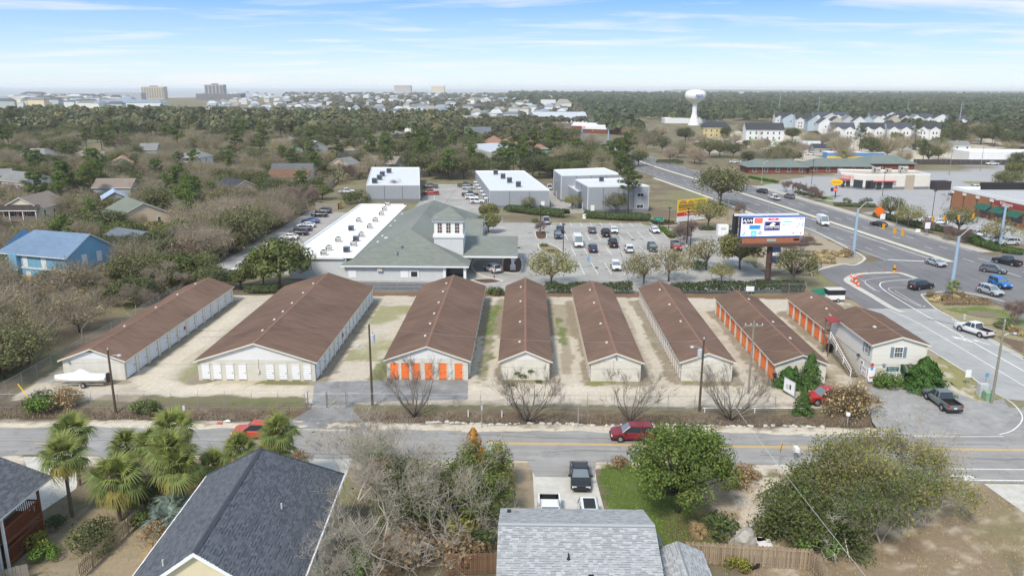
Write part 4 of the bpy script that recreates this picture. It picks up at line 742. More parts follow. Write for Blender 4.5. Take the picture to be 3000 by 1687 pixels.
house('grey_hip_house', 'wide low house with grey hip roof at the far left edge of the oaks', 'house', -240, 386, 17, 12, R(-4), 3.4, 2.8, 'x', w_grey, sg_grey, [('f',-5,1,2,1.4,(2,0)),('f',0,1,2,1.4,(2,0)),('f',5,1,2,1.4,(2,0))], hip=(4,4))
ch = house('cottage', 'white cottage with two dormers and taupe roof', 'house', -203, 370, 13, 9, R(-10), 3.2, 3.2, 'x', w_white, sg_tan, [('r',0,3.3,.9,1.4),('r',-2,.8,.8,1.3)])
for u in (-3,1.5): wall_mb(1.6,2.2,1.3,.8,'y').build('dormer', w_white, ch, (u,-2.8,3.7)); roof_mb(1.6,2.2,1.3,.8,'y',.2).build('dormer_roof', [sg_tan, m_wtrim], ch, (u,-2.8,3.7))
house('orange_roof_house', 'small white house with orange-brown roof facing the lane', 'house', -181.5, 354, 9, 14, R(24), 3.1, 2.3, 'y', w_white, sg_orange, [('f',-2,.6,1,1.5),('f',1,.6,1,1.5)])
house('barn_house', 'narrow grey gable-roofed barn among bare trees', 'house', -190, 400, 8, 9, R(10), 5.2, 2.8, 'x', w_grey, sg_grey)
h10 = house('two_roof_house', 'house with orange-brown lean-to roof below a dark grey one', 'house', -91, 309, 15, 9, R(3), 4.2, 2.6, 'x', w_cream, shin('slate',(.13,.135,.14)))
lb_ = MB(); lb_.add([(-7.9,-11.5,2.5),(7.9,-11.5,2.5),(7.9,-4.2,4.9),(-7.9,-4.2,4.9)], [(0,1,2,3),(3,2,1,0)]); lb_.build('lean_to_roof', sg_orange, h10); MB().box(-7.4,7.4,-11,-4.5,0,2.5).build('lean_to_wall', w_cream, h10)
house('black_roof_house', 'beige gabled house with new black roof', 'house', -97, 262, 11, 13, R(48), 3.4, 2.7, 'y', w_peach, sg_dark, [('f',1.5,1,1,1.3)])
house('shed_house', 'small grey gabled house with pale blue roof among scrub trees', 'house', -122, 231, 6.5, 8, R(30), 4.2, 1.9, 'y', w_grey, shin('pale_blue',(.36,.46,.6)))
house('teal_house', 'teal gabled house beside the white metal roof', 'house', -138, 470, 11, 12, R(28), 4, 2.8, 'y', mat('teal_siding', (.14,.47,.42), .7), sg_grey); house('metal_roof_house', 'house with bright white metal roof beside the teal one', 'house', -119, 446, 12, 14, R(30), 3.6, 3.2, 'y', w_grey, m_wmet)
house('hidden_house', 'grey-roofed house with white eaves hidden in oaks behind the blue house', 'house', -88, 172, 10, 9, R(-30), 3.2, 1.8, 'x', w_grey, shin('slate2',(.15,.17,.2))); house('brown_roof_house', 'brown-roofed house screened by young pines', 'house', -137, 262, 12, 9, R(5), 3.6, 2.4, 'x', w_grey, sg_tan)
house('garage_house', 'grey two-storey house over two garage doors', 'house', -90, 456, 12.5, 9, R(2), 5.6, 1.8, 'x', w_cream, sg_grey, [('f',-4,3.4,1.4,1.2),('f',0,3.4,1.6,1.2),('f',-4,.1,2.4,2.2,(0,2)),('f',0,.1,2.4,2.2,(0,2))])
house('taupe_house', 'low house with taupe roof behind the timber fence', 'house', -63, 357, 14, 11, R(-16), 3.1, 2.7, 'x', w_grey, sg_tan, [('f',0,1,1,1.2)]); house('pale_house', 'pale yellow house half hidden left of the taupe roof', 'house', -80, 350, 10, 9, R(-20), 3.2, 2.4, 'y', w_cream, sg_grey)
house('dark_roof_cottage', 'cottage with dark roof below the garage house', 'house', -86, 398, 13, 9, R(10), 2.8, 2.2, 'x', w_white, sg_dark)
house('gable_end_house', 'tiny white gable at the left edge of the woods', 'house', -256, 372, 7, 9, 0, 3.4, 2, 'y', w_white, sg_grey); house('edge_house', 'white-walled house at the left edge behind scrub', 'house', -203, 300, 10, 9, R(20), 3, 2, 'x', w_white, sg_grey)
ghh = house('grey_gable_house', 'grey two-storey house with white trim and front gable by the junction', 'house', -32, 540, 17, 14, R(5), 6, 4, 'x', w_grey, shin('bluegrey',(.14,.155,.18)), [('f',-5,3.2,1.6,2),('f',-2.5,3.2,1.6,2),('f',-5,.6,1.6,2),('f',3,3.2,1.6,2)]); wall_mb(8,3,6.2,2.6,'y').build('front_gable', w_grey, ghh, (-4,-7.5,0)); roof_mb(8,3,6.2,2.6,'y',.6).build('front_gable_roof', [MATS['shingles_bluegrey'], m_wtrim], ghh, (-4,-7.5,0))
house('yellow_apartments', 'yellow apartment block with dark roof below the water tower', 'apartment block', 143, 604, 20, 13, R(-2), 7.5, 4, 'x', mat('yellow_siding', (.52,.43,.2), .8), sg_dark, [('f',-8+4*i,z,1.2,1.6) for i in range(5) for z in (1.2,4.4)], hip=(3,3)); house('white_apartments', 'long white apartment block with dark roof and dormer gables', 'apartment block', 170, 574, 26, 14, R(-5), 7.5, 4.6, 'x', w_white, sg_dark, [('f',-10+4*i,z,1.1,1.6) for i in range(6) for z in (1.0,4.4)])
# town houses: rows of three-storey gabled houses
wsT = [w_white, sid('beige',(.50,.45,.36)), sid('palegrey',(.55,.56,.57)), w_white, sid('lightblue',(.45,.53,.6))]; rfT = [shin('navygrey',(.075,.085,.105)), sg_dark, shin('midgrey',(.2,.21,.22))]
def townhouse(px, py, i, gable_front, w_, d_, h_, label):
 g = q(3, px, py); a = -math.atan2(g.x, g.y)*.4
 t = house('town_house', label, 'town house', g.x, g.y+d_/2, w_, d_, a, h_, 4.2, 'y' if gable_front else 'x', wsT[i % 5], rfT[i % 3 if gable_front else i % 2], [('f', u*w_, z, 1.1, 1.7) for u in (-.36,-.14,.14,.36) for z in (1.0,4.2)] if not gable_front else [('f',0,5,1,1.6)], ov=.3, group='town houses by the woods')
 if not gable_front:
  for u in (-.25, .25): wall_mb(w_*.42, 1.6, h_-.6, 2.2, 'y').build('bay_gable', w_white, t, (u*w_,-d_/2-.6,0)); roof_mb(w_*.42, 1.6, h_-.6, 2.2, 'y', .2).build('bay_roof', [rfT[1], m_wtrim], t, (u*w_,-d_/2-.6,0)); put_t = [link('window', win_mesh(.9,1.7,m_wtrim,m_glass,(0,1)), t, (u*w_+s*1.1,-d_/2-1.42,z)) for s in (-1,1) for z in (1.2,4.4)]
 return t
for i, (px, lb) in enumerate([(1215,'dark-roofed town house with twin bay gables, first of the front row'),(1440,'dark-roofed town house with twin bay gables behind a bare oak'),(1640,'dark-roofed town house with twin bay gables, third of the front row'),(1860,'dark-roofed town house with twin bay gables beside the tall pines')]): townhouse(px, 468, i*5, False, 16, 13, 8.0, lb)
for i, (px, py) in enumerate([(1085,420),(1170,405),(1260,395),(1340,400),(1400,398),(1480,395),(1600,385),(1690,385),(1770,380),(1000,400)]): townhouse(px, py, i, True, 11, 16, 8.5, 'gable-ended town house in the second row of the estate')
for i, (px, py) in enumerate([(760,360),(820,372),(920,380),(1050,352),(1120,360),(1200,350),(1480,355),(1580,350),(1650,352),(1830,372),(1960,372),(2080,390)]): townhouse(px, py, i+3, i % 3 == 1, 15, 13, 8.5, 'tall town house at the back of the estate against the pine woods')
for i, (px, py, w_, mw, mr, lb) in enumerate([(950,545,15,w_grey,m_pgroof,'grey metal-roofed shed by the car lot'),(1080,570,13,w_grey,sg_dark,'dark-fronted cabin with blue bin'),(1210,520,12,w_white,sg_grey,'white bungalow under bare oaks'),(1680,540,14,w_grey,sg_dark,'dark low house behind the fence'),(2110,545,10,w_white,sg_grey,'small white house right of the pines'),(1010,505,10,w_white,sg_grey,'white cottage with green roof edge')]):
 g = q(3, px, py); house('bungalow', lb, 'house', g.x, g.y+5, w_, 9, R(5*(i%3)-5), 3.2, 2.2, 'x', mw, mr, [('f',-3,1,1.2,1.2),('f',3,1,1.2,1.2)])
g = q(3,1290,605); t = unit('painted_snack_bar', 'blue and yellow painted snack bar with low walls', [(g.x-14,g.y),(g.x+16,g.y),(g.x+16,g.y+7),(g.x-14,g.y+7)], 3.0, mat('bright_blue_paint', (.1,.26,.55), .7), base=0, cat='snack bar'); bw(MB().box(g.x-14.2,g.x+16.2,g.y-.2,g.y-.02,0,1.2), 'yellow_band', mat('bright_yellow_paint', (.75,.5,.03), .7), t)
g = q(3,2450,620); unit('white_depot', 'long white flat depot beyond the dark fence at the far right', [(g.x-20,g.y),(g.x+40,g.y-4),(g.x+40,g.y+16),(g.x-20,g.y+20)], 4.2, m_wmet, m_wflat, base=0, cat='depot')
g = q(3,90,350); unit('tower_depot', 'low white depot behind the water tower', [(g.x-25,g.y+30),(g.x+30,g.y+25),(g.x+30,g.y+45),(g.x-25,g.y+50)], 5, m_wmet, m_wflat, base=0, cat='depot')
# ------------------------------------------------------------------ far town by the sea
def fb(name, label, cat, x, y, w_, d_, h_, m, rise=0, mr=None, group=None, rz=0, floors=0):
 b = MB(); b.box(-w_/2,w_/2,-d_/2,d_/2,0,h_,0)
 if rise:
  b.add([(-w_/2-.5,-d_/2-.5,h_),(w_/2+.5,-d_/2-.5,h_),(w_/2+.5,d_/2+.5,h_),(-w_/2-.5,d_/2+.5,h_),(-w_/2+d_*.3,0,h_+rise),(w_/2-d_*.3,0,h_+rise)], [(0,1,5,4),(1,2,5),(2,3,4,5),(3,0,4)], 1)
 t = b.build(name, [m, mr or m], None, (x,y,0), rz); tag(t, label, cat, group); return t
def hotel(label, px0, px1, pyt, y, m, m2, nf, nb):
 g0 = q(1, px0, 150); g1 = q(1, px1, 150); k = y/g0.y; x0 = g0.x*k; x1 = g1.x*y/g1.y; hh = 40 if pyt < 75 else 34
 t = thing('hotel_tower', label, 'hotel', ((x0+x1)/2, y, 0)); W_ = x1-x0
 MB().box(-W_/2,W_/2,0,25,0,hh).build('wall', m, t)
 for i in range(nb): x = -W_/2+(i+.5)*W_/nb; MB().box(x-W_/nb*.3,x+W_/nb*.3,-.6,-.05,3,hh-3).build('balcony_bay', m2, t)
 MB().box(-W_*.15,W_*.15,5,15,hh,hh+3).build('roof_plant', m2, t); return t
m_hot1, m_hot2, m_hot3 = mat('hotel_cream', (.55,.50,.42), .8), mat('hotel_grey', (.40,.38,.39), .8), mat('hotel_dark', (.17,.17,.19), .6)
hotel('cream beachfront hotel block with vertical bays', 1072, 1240, 90, 2250, m_hot1, mat('hotel_shadow', (.3,.27,.23), .8), 10, 9); hotel('taller grey beachfront hotel tower', 1550, 1690, 68, 2280, m_hot2, m_hot3, 12, 5); 
fb('low_block', 'dark low block at the foot of the grey hotel', 'building', *(lambda g: (g.x, g.y))(q(1,1670,163)), 120, 40, 16, m_hot3)
g = q(2,540,105); fb('tower_block', 'pale apartment tower far down the coast', 'apartment tower', -560, 3700, 75, 40, 42, m_hot2); fb('tower_block', 'second, smaller pale tower far down the coast', 'apartment tower', -420, 3900, 62, 40, 40, m_hot1)
colsT = [(.72,.73,.74),(.66,.64,.58),(.55,.57,.6),(.74,.72,.66),(.45,.5,.52),(.5,.62,.62),(.62,.45,.2),(.7,.6,.4),(.4,.42,.46)]; mT = [mat('town_wall_%d' % i, c, .8, .05, .2) for i, c in enumerate(colsT)]; mTr = [mat('town_roof_%d' % i, c, .9, .1, .2) for i, c in enumerate([(.2,.21,.23),(.12,.12,.13),(.3,.28,.26),(.5,.52,.55),(.25,.3,.36)])]
CN = ['white','beige','pale blue-grey','cream','grey-green','aqua','ochre','sand','slate grey']
def far_label(g, c, rs, kind='town'):
 a = g.x/g.y; z = 'at the left edge' if a < -.5 else 'left of the cream hotel' if a < -.46 else 'around the two hotels' if a < -.36 else 'right of the grey hotel' if a < -.25 else 'left of the coast towers' if a < -.16 else 'under the coast towers' if a < -.09 else 'right of the coast towers' if a < -.03 else 'towards the pine forest'
 return '%s %s %s house %s, %s' % (CN[c], 'flat-roofed' if not rs else 'low-roofed' if rs == 2 else 'hip-roofed' if rs == 3 else 'steep-roofed', kind, z, 'nearest rows' if g.y < 1250 else 'middle rows' if g.y < 1750 else 'back rows' if g.y < 2500 else 'farthest rows')
rt = random.Random(5)
for i in range(150):     # beachfront blocks and cottages on the left, just above the pine belt
 px = rt.uniform(0, 1000)**1; yy = rt.uniform(1250, 2050); g = q(1, px, 150); k = yy/g.y; w_ = rt.uniform(12, 34); fl = rt.choice([8,9,10,12,14])
 c_ = rt.choice([0,0,0,1,3,3,4,5,6,7,8,2]); rs3_ = rt.choice([0,2,3,4]); fb('beach_house', far_label(Vector((g.x*k,yy,0)), c_, rs3_, 'beachfront'), 'house', g.x*k, yy, w_, rt.uniform(10,16), fl, mT[c_], rs3_, rt.choice(mTr), 'beachfront houses of the far town', rt.uniform(-.3,.3))
for i in range(390):    # town in the middle distance
 px = rt.uniform(600, 1900); yy = 850+3000*rt.random()**1.6; g = q(-1, px, 300); g = Vector((g.x*yy/g.y, yy, 0)); w_ = rt.uniform(9, 19); c2_ = rt.choice([0,0,0,1,2,3,3,4]); rs2_ = rt.choice([2,3,4])
 if g.x > 30+.03*yy: continue
 fb('town_roof_house', far_label(g, c2_, rs2_), 'house', g.x, g.y, w_, rt.uniform(9,14), rt.choice([5,6,7,9]), mT[c2_], rs2_, rt.choice(mTr), 'houses of the far town', rt.uniform(-.4,.4))
for lb, R_, px, py, w_, d_, h_, m, rs, mr in [('long white apartment roofs above the pine belt', 1, 1000, 225, 110, 30, 9, mT[0], 5, mTr[4]), ('orange beachfront building with flat roof', 1, 570, 175, 70, 30, 13, mat('orange_wall', (.62,.35,.08), .8), 0, mTr[2]), ('dark arched pavilion on the seafront', 1, 265, 160, 60, 30, 14, mT[8], 6, mTr[1]), ('aqua beachfront building near the seafront pavilion', 1, 430, 195, 40, 25, 12, mat('aqua_wall', (.25,.55,.5), .8), 0, mTr[3]), ('grey stepped condominium by the cream hotel', 1, 950, 160, 100, 30, 18, mT[8], 0, mTr[1]), ('white shop with red roof and cupola', 2, 440, 395, 24, 16, 4, mT[0], 4, mat('red_roof', (.5,.06,.06), .7)), ('low white mall with pale roof', 2, 120, 300, 60, 25, 6, mT[0], 0, mTr[3]), ('white long roof left of the warehouse', 2, 580, 275, 45, 20, 5, mT[1], 4, mTr[3]), ('tan civic building with portico', 2, 920, 350, 40, 18, 7, mT[1], 2, mTr[2]), ('white cluster of shop roofs beside the red one', 2, 620, 410, 22, 14, 4, mT[0], 2, mTr[3]),('tall beige house at the edge of the forest', 2, 1675, 245, 24, 20, 12, mT[1], 6, mTr[2]), ('white box house beside the beige one', 2, 1560, 215, 28, 20, 13, mT[0], 0, mTr[3])]:
 g = q(R_, px, py); fb('town_building', lb, 'building', g.x, g.y, w_, d_, h_, m, rs, mr)
# ------------------------------------------------------------------ water tower
wt = thing('water_tower', 'white water tower with flared base and a round emblem reading 100', 'water tower', (167.7, 800, 0)); wt.scale = (.94,.94,.825); 
m_wt = mat('white_tower_paint', (.78,.78,.79), .4, .03, .1)
prof = [(6.2,0),(5.4,3),(3.4,10),(2.7,13),(2.5,15),(2.5,25.5)]; MB().lathe(prof, 28, cap=False).build('pedestal', m_wt, wt, smooth=True)
prof = [(2.5,25.2),(3.4,25.9),(8.5,29.5),(10.5,32),(11.0,35),(10.4,38),(8.6,40),(5,41.2),(.3,41.6)]; tk = MB().lathe(prof, 32).build('tank', m_wt, wt, smooth=True)
def ring(par, cx_, z, r0, r1, m, nm='emblem', yo=-10.9, n=20):
 b = MB()
 for i in range(n): a0, a1 = 2*math.pi*i/n, 2*math.pi*(i+1)/n; b.quad(*[(cx_+r*math.cos(a), yo-.15+abs(cx_)*.12, z+r*math.sin(a)) for a, r in ((a0,r0),(a0,r1),(a1,r1),(a1,r0))])
 return b.build(nm, m, par)
m_emb = mat('emblem_blue', (.05,.09,.32), .6); m_embr = mat('emblem_red', (.45,.08,.1), .6)
ring(wt, .6, 34.4, 1.15, 1.75, m_emb); ring(wt, .6, 34.4, 0, 1.1, mat('emblem_pale_blue', (.25,.4,.7), .6)); ring(wt, 4.0, 34.3, 1.1, 1.8, m_emb); text('1', 4.2, m_emb, wt, (-2.0,-11.0,34.3), (R(90),0,0), .05, shear=.3); bl = MB().box(-.6,1.9,-11.1,-11.0,32.2,32.7); bl.build('emblem', m_embr, wt)
# ------------------------------------------------------------------ vegetation kit
def leafmat(n, c, tr=.25, rnd=.18): return mat(n, c, .7, .0, 1, 0, .2, attr='Col', rnd=rnd, transl=tr)
m_leaf = leafmat('leaf', (1,1,1)); m_bark = mat('bark', (.16,.125,.095), .95, .25, 5, .4, .1, rnd=.12); m_pbark = mat('pale_bark', (.30,.27,.235), .95, .2, 5, .3, .1); m_twig = mat('twig_bark', (1,1,1), .9, 0, 1, 0, .1, attr='Col', rnd=.1)
def unit_dirs(n, g):
 v = g.normal(size=(n,3)); return v/np.linalg.norm(v, axis=1, keepdims=True)
def leaves(c, nrm, size, col, asp=.55, g=rng):
 """diamond leaf sprays: centre c (n,3), facing nrm, size (n,), col (n,3) -> verts, faces, cols"""
 n = len(c); r = unit_dirs(n, g); u = np.cross(nrm, r); u /= np.maximum(np.linalg.norm(u, axis=1, keepdims=True), 1e-6); v = np.cross(nrm, u)
 s = size[:, None]; V = np.stack([c-u*s*.5, c+v*s*asp*.5, c+u*s*.5, c-v*s*asp*.5], 1).reshape(-1, 3)
 F = np.arange(n*4).reshape(n, 4); return V, F, np.repeat(col, 4, 0)
LEAFK = 1.95
def leaf_cols(n, base, g, lo=.6, hi=1.45, hue=.12):
 k = LEAFK*g.uniform(lo, hi, n)[:, None]; h = g.normal(0, hue, n)[:, None]; c = np.array(base)[None]*k; return np.clip(c*np.concatenate([1+h, 1+h*.35, 1-h*.5], 1), .004, .9)
def crown_pts(g, n_cl, per, rad, cz, R3, fill=(.55,1.0), flat=.0, low=-.35):
 d = unit_dirs(n_cl*3, g); d = d[d[:,2] > low][:n_cl]; r = g.uniform(*fill, len(d))**.7; cc = d*r[:,None]*np.array(R3)*(1-rad*.5/np.array(R3))+np.array([0,0,cz])
 rr = g.uniform(.7,1.3,len(cc))*rad; e = unit_dirs(len(cc)*per, g); e[:,2] = e[:,2]*(1-flat); p = np.repeat(cc,per,0)+e*np.repeat(rr,per)[:,None]*(g.uniform(.55,1,len(e))**.5)[:,None]*np.array([1,1,.8])
 nrm = e+.35*unit_dirs(len(e), g)+np.array([0,0,.25]); nrm /= np.linalg.norm(nrm,axis=1,keepdims=True); tone = np.repeat(g.uniform(.78,1.22,len(cc)), per)
 return p, nrm, tone, cc
class Skel:
 def __init__(s, g): s.g = g; s.seg = []; s.tips = []; s.dirs = []
 def branch(s, p, d, ln, r, dep, nseg=3, spread=.75, up_=.12, kids=(2,4), shrink=.68, wob=.18, rs=.62):
  g = s.g; pts = [p]; 
  for i in range(nseg):
   d = d+g.normal(0, wob, 3)+np.array([0,0,up_]); d = d/np.linalg.norm(d); p2 = p+d*ln/nseg; r2 = r*(1-(.38/nseg)); s.seg.append((p, p2, r, r2, dep)); p, r = p2, r2; pts.append(p)
  if dep <= 0: s.tips.append(p); s.dirs.append(d); return
  n = g.integers(kids[0], kids[1]+1)
  for i in range(n):
   q_ = pts[-1] if i < 2 else pts[g.integers(1, len(pts))]; k = unit_dirs(1, g)[0]; k = k-d*np.dot(k,d); k /= max(np.linalg.norm(k), 1e-5); nd = d+k*g.uniform(.5,1.2)*spread; nd /= np.linalg.norm(nd)
   s.branch(q_, nd, ln*g.uniform(.75,1.15)*shrink, r*g.uniform(.85,1)*rs, dep-1, nseg, spread, up_, kids, shrink, wob, rs)
def prisms(seg, sides, col, g, rmin=.006):
 P0 = np.array([a[0] for a in seg]); P1 = np.array([a[1] for a in seg]); r0 = np.maximum(np.array([a[2] for a in seg]), rmin); r1 = np.maximum(np.array([a[3] for a in seg]), rmin)
 t = P1-P0; L_ = np.linalg.norm(t,axis=1,keepdims=True); t = t/np.maximum(L_,1e-6); a = np.where(np.abs(t[:,2:3])<.9, np.array([[0,0,1.]]), np.array([[1.,0,0]])); u = np.cross(t,a); u /= np.linalg.norm(u,axis=1,keepdims=True); v = np.cross(t,u); n = len(seg); V = []
 for j in range(sides):
  an = 2*math.pi*j/sides; w_ = u*math.cos(an)+v*math.sin(an); V.append(P0+w_*r0[:,None]); V.append(P1+w_*r1[:,None])
 V = np.stack(V,1).reshape(-1,3); base = np.arange(n)[:,None,None]*(2*sides); j = np.arange(sides); f = np.stack([2*j, 2*((j+1)%sides), 2*((j+1)%sides)+1, 2*j+1],1)[None]; F = (base+f).reshape(-1,4)
 c = np.repeat(np.clip(np.array(col)[None]*g.uniform(.75,1.25,n)[:,None],0,1), 2*sides, 0); return V, F, c
def join(parts):
 V, F, Cc, o = [], [], [], 0
 for v, f, c in parts: V.append(v); F.append(f+o); Cc.append(c); o += len(v)
 return np.concatenate(V), np.concatenate(F), np.concatenate(Cc)
def trunk_mesh(nm, pts, rad, m, extra=()):
 b = MB(); b.tube(pts, rad, 7, cap=True)
 for p, r in extra: b.tube(p, r, 5, cap=False)
 me = b.mesh(nm, m); me.polygons.foreach_set('use_smooth', [True]*len(me.polygons)); return me
PROTO = {}
OAK, OAK2, PINE, SCRUB, SCRUB2, BARE, CEDAR = (.058,.066,.028), (.084,.086,.036), (.052,.067,.025), (.20,.168,.098), (.165,.152,.072), (.40,.335,.27), (.045,.075,.018)
def oak(key, seed, h, r, col, n_cl=58, per=64, ls=.5, rad=None, cz=None, trunk_h=None, rz_=None, pale=0.0):
 g = np.random.default_rng(seed); rz_ = rz_ or h*.44; cz = cz or h-rz_*1.0; rad = rad or r*.3
 p, n, tone, cc = crown_pts(g, n_cl, per, rad, cz, (r, r, rz_)); c = leaf_cols(len(p), col, g)*tone[:,None]; V = [leaves(p, n, g.uniform(.6,1.3,len(p))*ls, c, g=g)]
 seg = [((cc[i]*.15+np.array([0,0,cz-rz_*.6])*.85), cc[i], r*.028, r*.008, 0) for i in range(0, len(cc), 2)]; V.append(prisms(seg, 3, BARE if pale else (.12,.1,.08), g))
 v, f, c = join(V); PROTO[key] = (trunk_mesh(key+'_trunk', [(0,0,-.2),(.1*r*.3,0,h*.25),(0,.05*r,cz)], [h*.028,h*.022,h*.012], m_bark, [([(0,0,h*.22),(sx*r*.3,sy*r*.3,cz),(sx*r*.6,sy*r*.6,cz+rz_*.3)], [h*.016,h*.011,h*.005]) for sx,sy in ((1,.3),(-.8,.5),(.2,-1),(-.4,-.8))]), raw_mesh(key+'_crown', v, f, m_leaf, c))
def pine(key, seed, h, r, col=PINE):
 g = np.random.default_rng(seed); V = []; seg = []; n_cl = 34; cc = []
 for i in range(n_cl):
  z = h*g.uniform(.48,1.0); k = math.sin(math.pi*min(1,(z/h-.40)/.62))**.6; a = g.uniform(0,6.28); d = r*k*g.uniform(.25,1); cc.append((d*math.cos(a), d*math.sin(a), z)); seg.append((np.array([0,0,z-.12*h*k]), np.array(cc[-1]), .07, .03, 0))
 cc = np.array(cc); per = 70; e = unit_dirs(n_cl*per, g); p = np.repeat(cc,per,0)+e*np.array([1,1,.55])*np.repeat(g.uniform(.22,.42,n_cl)*r,per)[:,None]*(g.uniform(.3,1,len(e))**.5)[:,None]; n = e+np.array([0,0,.5]); n /= np.linalg.norm(n,axis=1,keepdims=True)
 c = leaf_cols(len(p), col, g)*np.repeat(g.uniform(.75,1.25,n_cl),per)[:,None]; V = [leaves(p, n, g.uniform(.35,.75,len(p))*1.1, c, .35, g), prisms(seg, 3, (.14,.11,.09), g)]; v,f,c = join(V)
 PROTO[key] = (trunk_mesh(key+'_trunk', [(0,0,-.2),(.15,.1,h*.5),(0,0,h*.95)], [h*.016,h*.012,h*.004], m_bark), raw_mesh(key+'_crown', v, f, m_leaf, c))
def bare(key, seed, h, spread=.75, dep=5, stems=1, leafy=0.0, lcol=SCRUB, col=BARE, r0=None, kids=(2,4), up_=.12, first=.36, shrink=.7, tw=.011, lean=.25, ls=.3, wob=.18, tips_twigs=4, twl=.9, per_tip=3, tdir=.6, tk=.8, lsp=.38):
 g = np.random.default_rng(seed); s = Skel(g)
 for i in range(stems):
  a = 6.28*i/stems+g.uniform(-.3,.3); d = np.array([math.cos(a)*lean*(stems>1), math.sin(a)*lean*(stems>1), 1.0]); d /= np.linalg.norm(d); s.branch(np.array([math.cos(a)*.12*(stems>1), math.sin(a)*.12*(stems>1), -.1]), d, h*first*g.uniform(.85,1.1), (r0 or h*.02)*(1 if stems==1 else .6), dep, 3, spread, up_, kids, shrink, wob)
 thick = [a for a in s.seg if a[4] >= dep-1]; thin = [a for a in s.seg if a[4] < dep-1]; tips = np.array(s.tips)
 tsg = []
 for t_, bd in zip(tips, s.dirs):
  for _ in range(tips_twigs): d = unit_dirs(1,g)[0]*(1-tdir*.6)+bd*tdir; d[2] += .12; d /= np.linalg.norm(d); tsg.append((t_, t_+d*g.uniform(.4,1)*twl, tw, tw*.5, 0))
 parts = [prisms(thin+tsg, 3, col, g, tw*.6)]
 if leafy > 0:
  k = tips[g.random(len(tips)) < leafy]; k = np.repeat(k, per_tip, 0); p = k+g.normal(0,lsp,k.shape); n = unit_dirs(len(p), g); n[:,2] = np.abs(n[:,2]); parts.append(leaves(p, n, g.uniform(.5,1.3,len(p))*ls, leaf_cols(len(p), lcol, g), .55, g))
 v,f,c = join(parts); vt,ft,ct = prisms(thick, 6, col, g); vt = vt.copy()
 PROTO[key] = (raw_mesh(key+'_trunk', vt, ft, m_twig, ct*tk), raw_mesh(key+'_crown', v, f, m_leaf, c)); return s
def scrub(key, seed, h, r, col, n_cl=54, per=44, ls=.42, twigs=1000, tcol=(.44,.37,.29), cl=.32):
 """hazy half-bare winter crown: many fine twigs over sparse olive leaf sprays"""
 g = np.random.default_rng(seed); rz_ = h*.43; cz = h-rz_; p, n, tone, cc = crown_pts(g, n_cl, per, r*cl, cz, (r,r,rz_), low=-.6); c = leaf_cols(len(p), col, g, .7, 1.3)*tone[:,None]; V = [leaves(p, n, g.uniform(.5,1.2,len(p))*ls, c, .45, g)]
 idx = g.integers(0, len(cc), twigs); d = unit_dirs(twigs, g); d[:,2] = np.abs(d[:,2]); st = cc[idx]+g.normal(0,r*.13,(twigs,3)); dd = (st-np.array([0,0,cz-rz_]))/np.linalg.norm(st-np.array([0,0,cz-rz_]),axis=1,keepdims=True)*.7+d*.6; ln = g.uniform(.5,1.3,twigs)*r*.3
 V.append(prisms([(st[i], st[i]+dd[i]*ln[i], .022, .010, 0) for i in range(twigs)], 3, tcol, g)); V.append(prisms([((cc[i]*.12+np.array([0,0,cz-rz_*.9])*.88), cc[i], r*.03, r*.01, 0) for i in range(0,len(cc))], 3, tcol, g))
 v,f,c = join(V); PROTO[key] = (trunk_mesh(key+'_trunk', [(0,0,-.2),(.1,0,h*.25),(0,.1,cz)], [h*.022,h*.018,h*.01], m_bark, [([(0,0,h*.18),(sx*r*.3,sy*r*.3,cz-rz_*.2)],[h*.012,h*.008]) for sx,sy in ((1,.3),(-.8,.5),(.2,-1))]), raw_mesh(key+'_crown', v, f, m_leaf, c))
def conifer(key, seed, h, r, col, n=2600, ls=.4):
 g = np.random.default_rng(seed); z = g.random(n)**1.3; a = g.uniform(0,6.28,n); lob = 1+.25*np.sin(a*5+z*19)+.2*np.sin(a*3-z*11); rr = r*(1-z)**.8*lob*g.uniform(.6,1,n)+.1; p = np.stack([rr*np.cos(a), rr*np.sin(a), .2+z*(h-.3)],1); nr = np.stack([np.cos(a),np.sin(a),np.full(n,.4)],1)+.5*unit_dirs(n,g); nr /= np.linalg.norm(nr,axis=1,keepdims=True)
 v,f,c = leaves(p, nr, g.uniform(.5,1.2,n)*ls, leaf_cols(n, col, g), .5, g); PROTO[key] = (trunk_mesh(key+'_trunk', [(0,0,-.2),(0,0,h*.8)], [h*.02,h*.005], m_bark), raw_mesh(key+'_crown', v, f, m_leaf, c))
def bush(key, seed, h, r, col, n_cl=16, per=50, ls=.22):
 g = np.random.default_rng(seed); p, n, tone, cc = crown_pts(g, n_cl, per, min(r,h)*.42, h*.42, (r,r,h*.58), low=-.5); p[:,2] = np.maximum(p[:,2], .03); v,f,c = leaves(p, n, g.uniform(.6,1.3,len(p))*ls, leaf_cols(len(p), col, g)*tone[:,None], .6, g); PROTO[key] = (None, raw_mesh(key+'_foliage', v, f, m_leaf, c))
for i in range(4): oak('oak%d'%i, 10+i, [8.5,9.5,7.5,7][i], [5.6,6.6,5,4.4][i], [OAK,OAK2,(.066,.078,.024),(.092,.09,.032)][i])
for i in range(4): pine('pine%d'%i, 20+i, [16,19,14,11][i], [4.2,4.6,3.8,3.6][i], [PINE,(.056,.068,.028),(.06,.078,.022),(.06,.085,.02)][i])
for i in range(4): scrub('scrub%d'%i, 30+i, [8,9.5,7,8.5][i], [5.2,6.2,4.8,5.6][i], [SCRUB,SCRUB2,(.24,.19,.14),(.175,.16,.065)][i])
bare('bare0', 40, 9, .8, 5); bare('bare1', 41, 10, .7, 5, leafy=.25, lcol=SCRUB2); bare('bare2', 42, 8, .9, 5, stems=3, lean=.5)
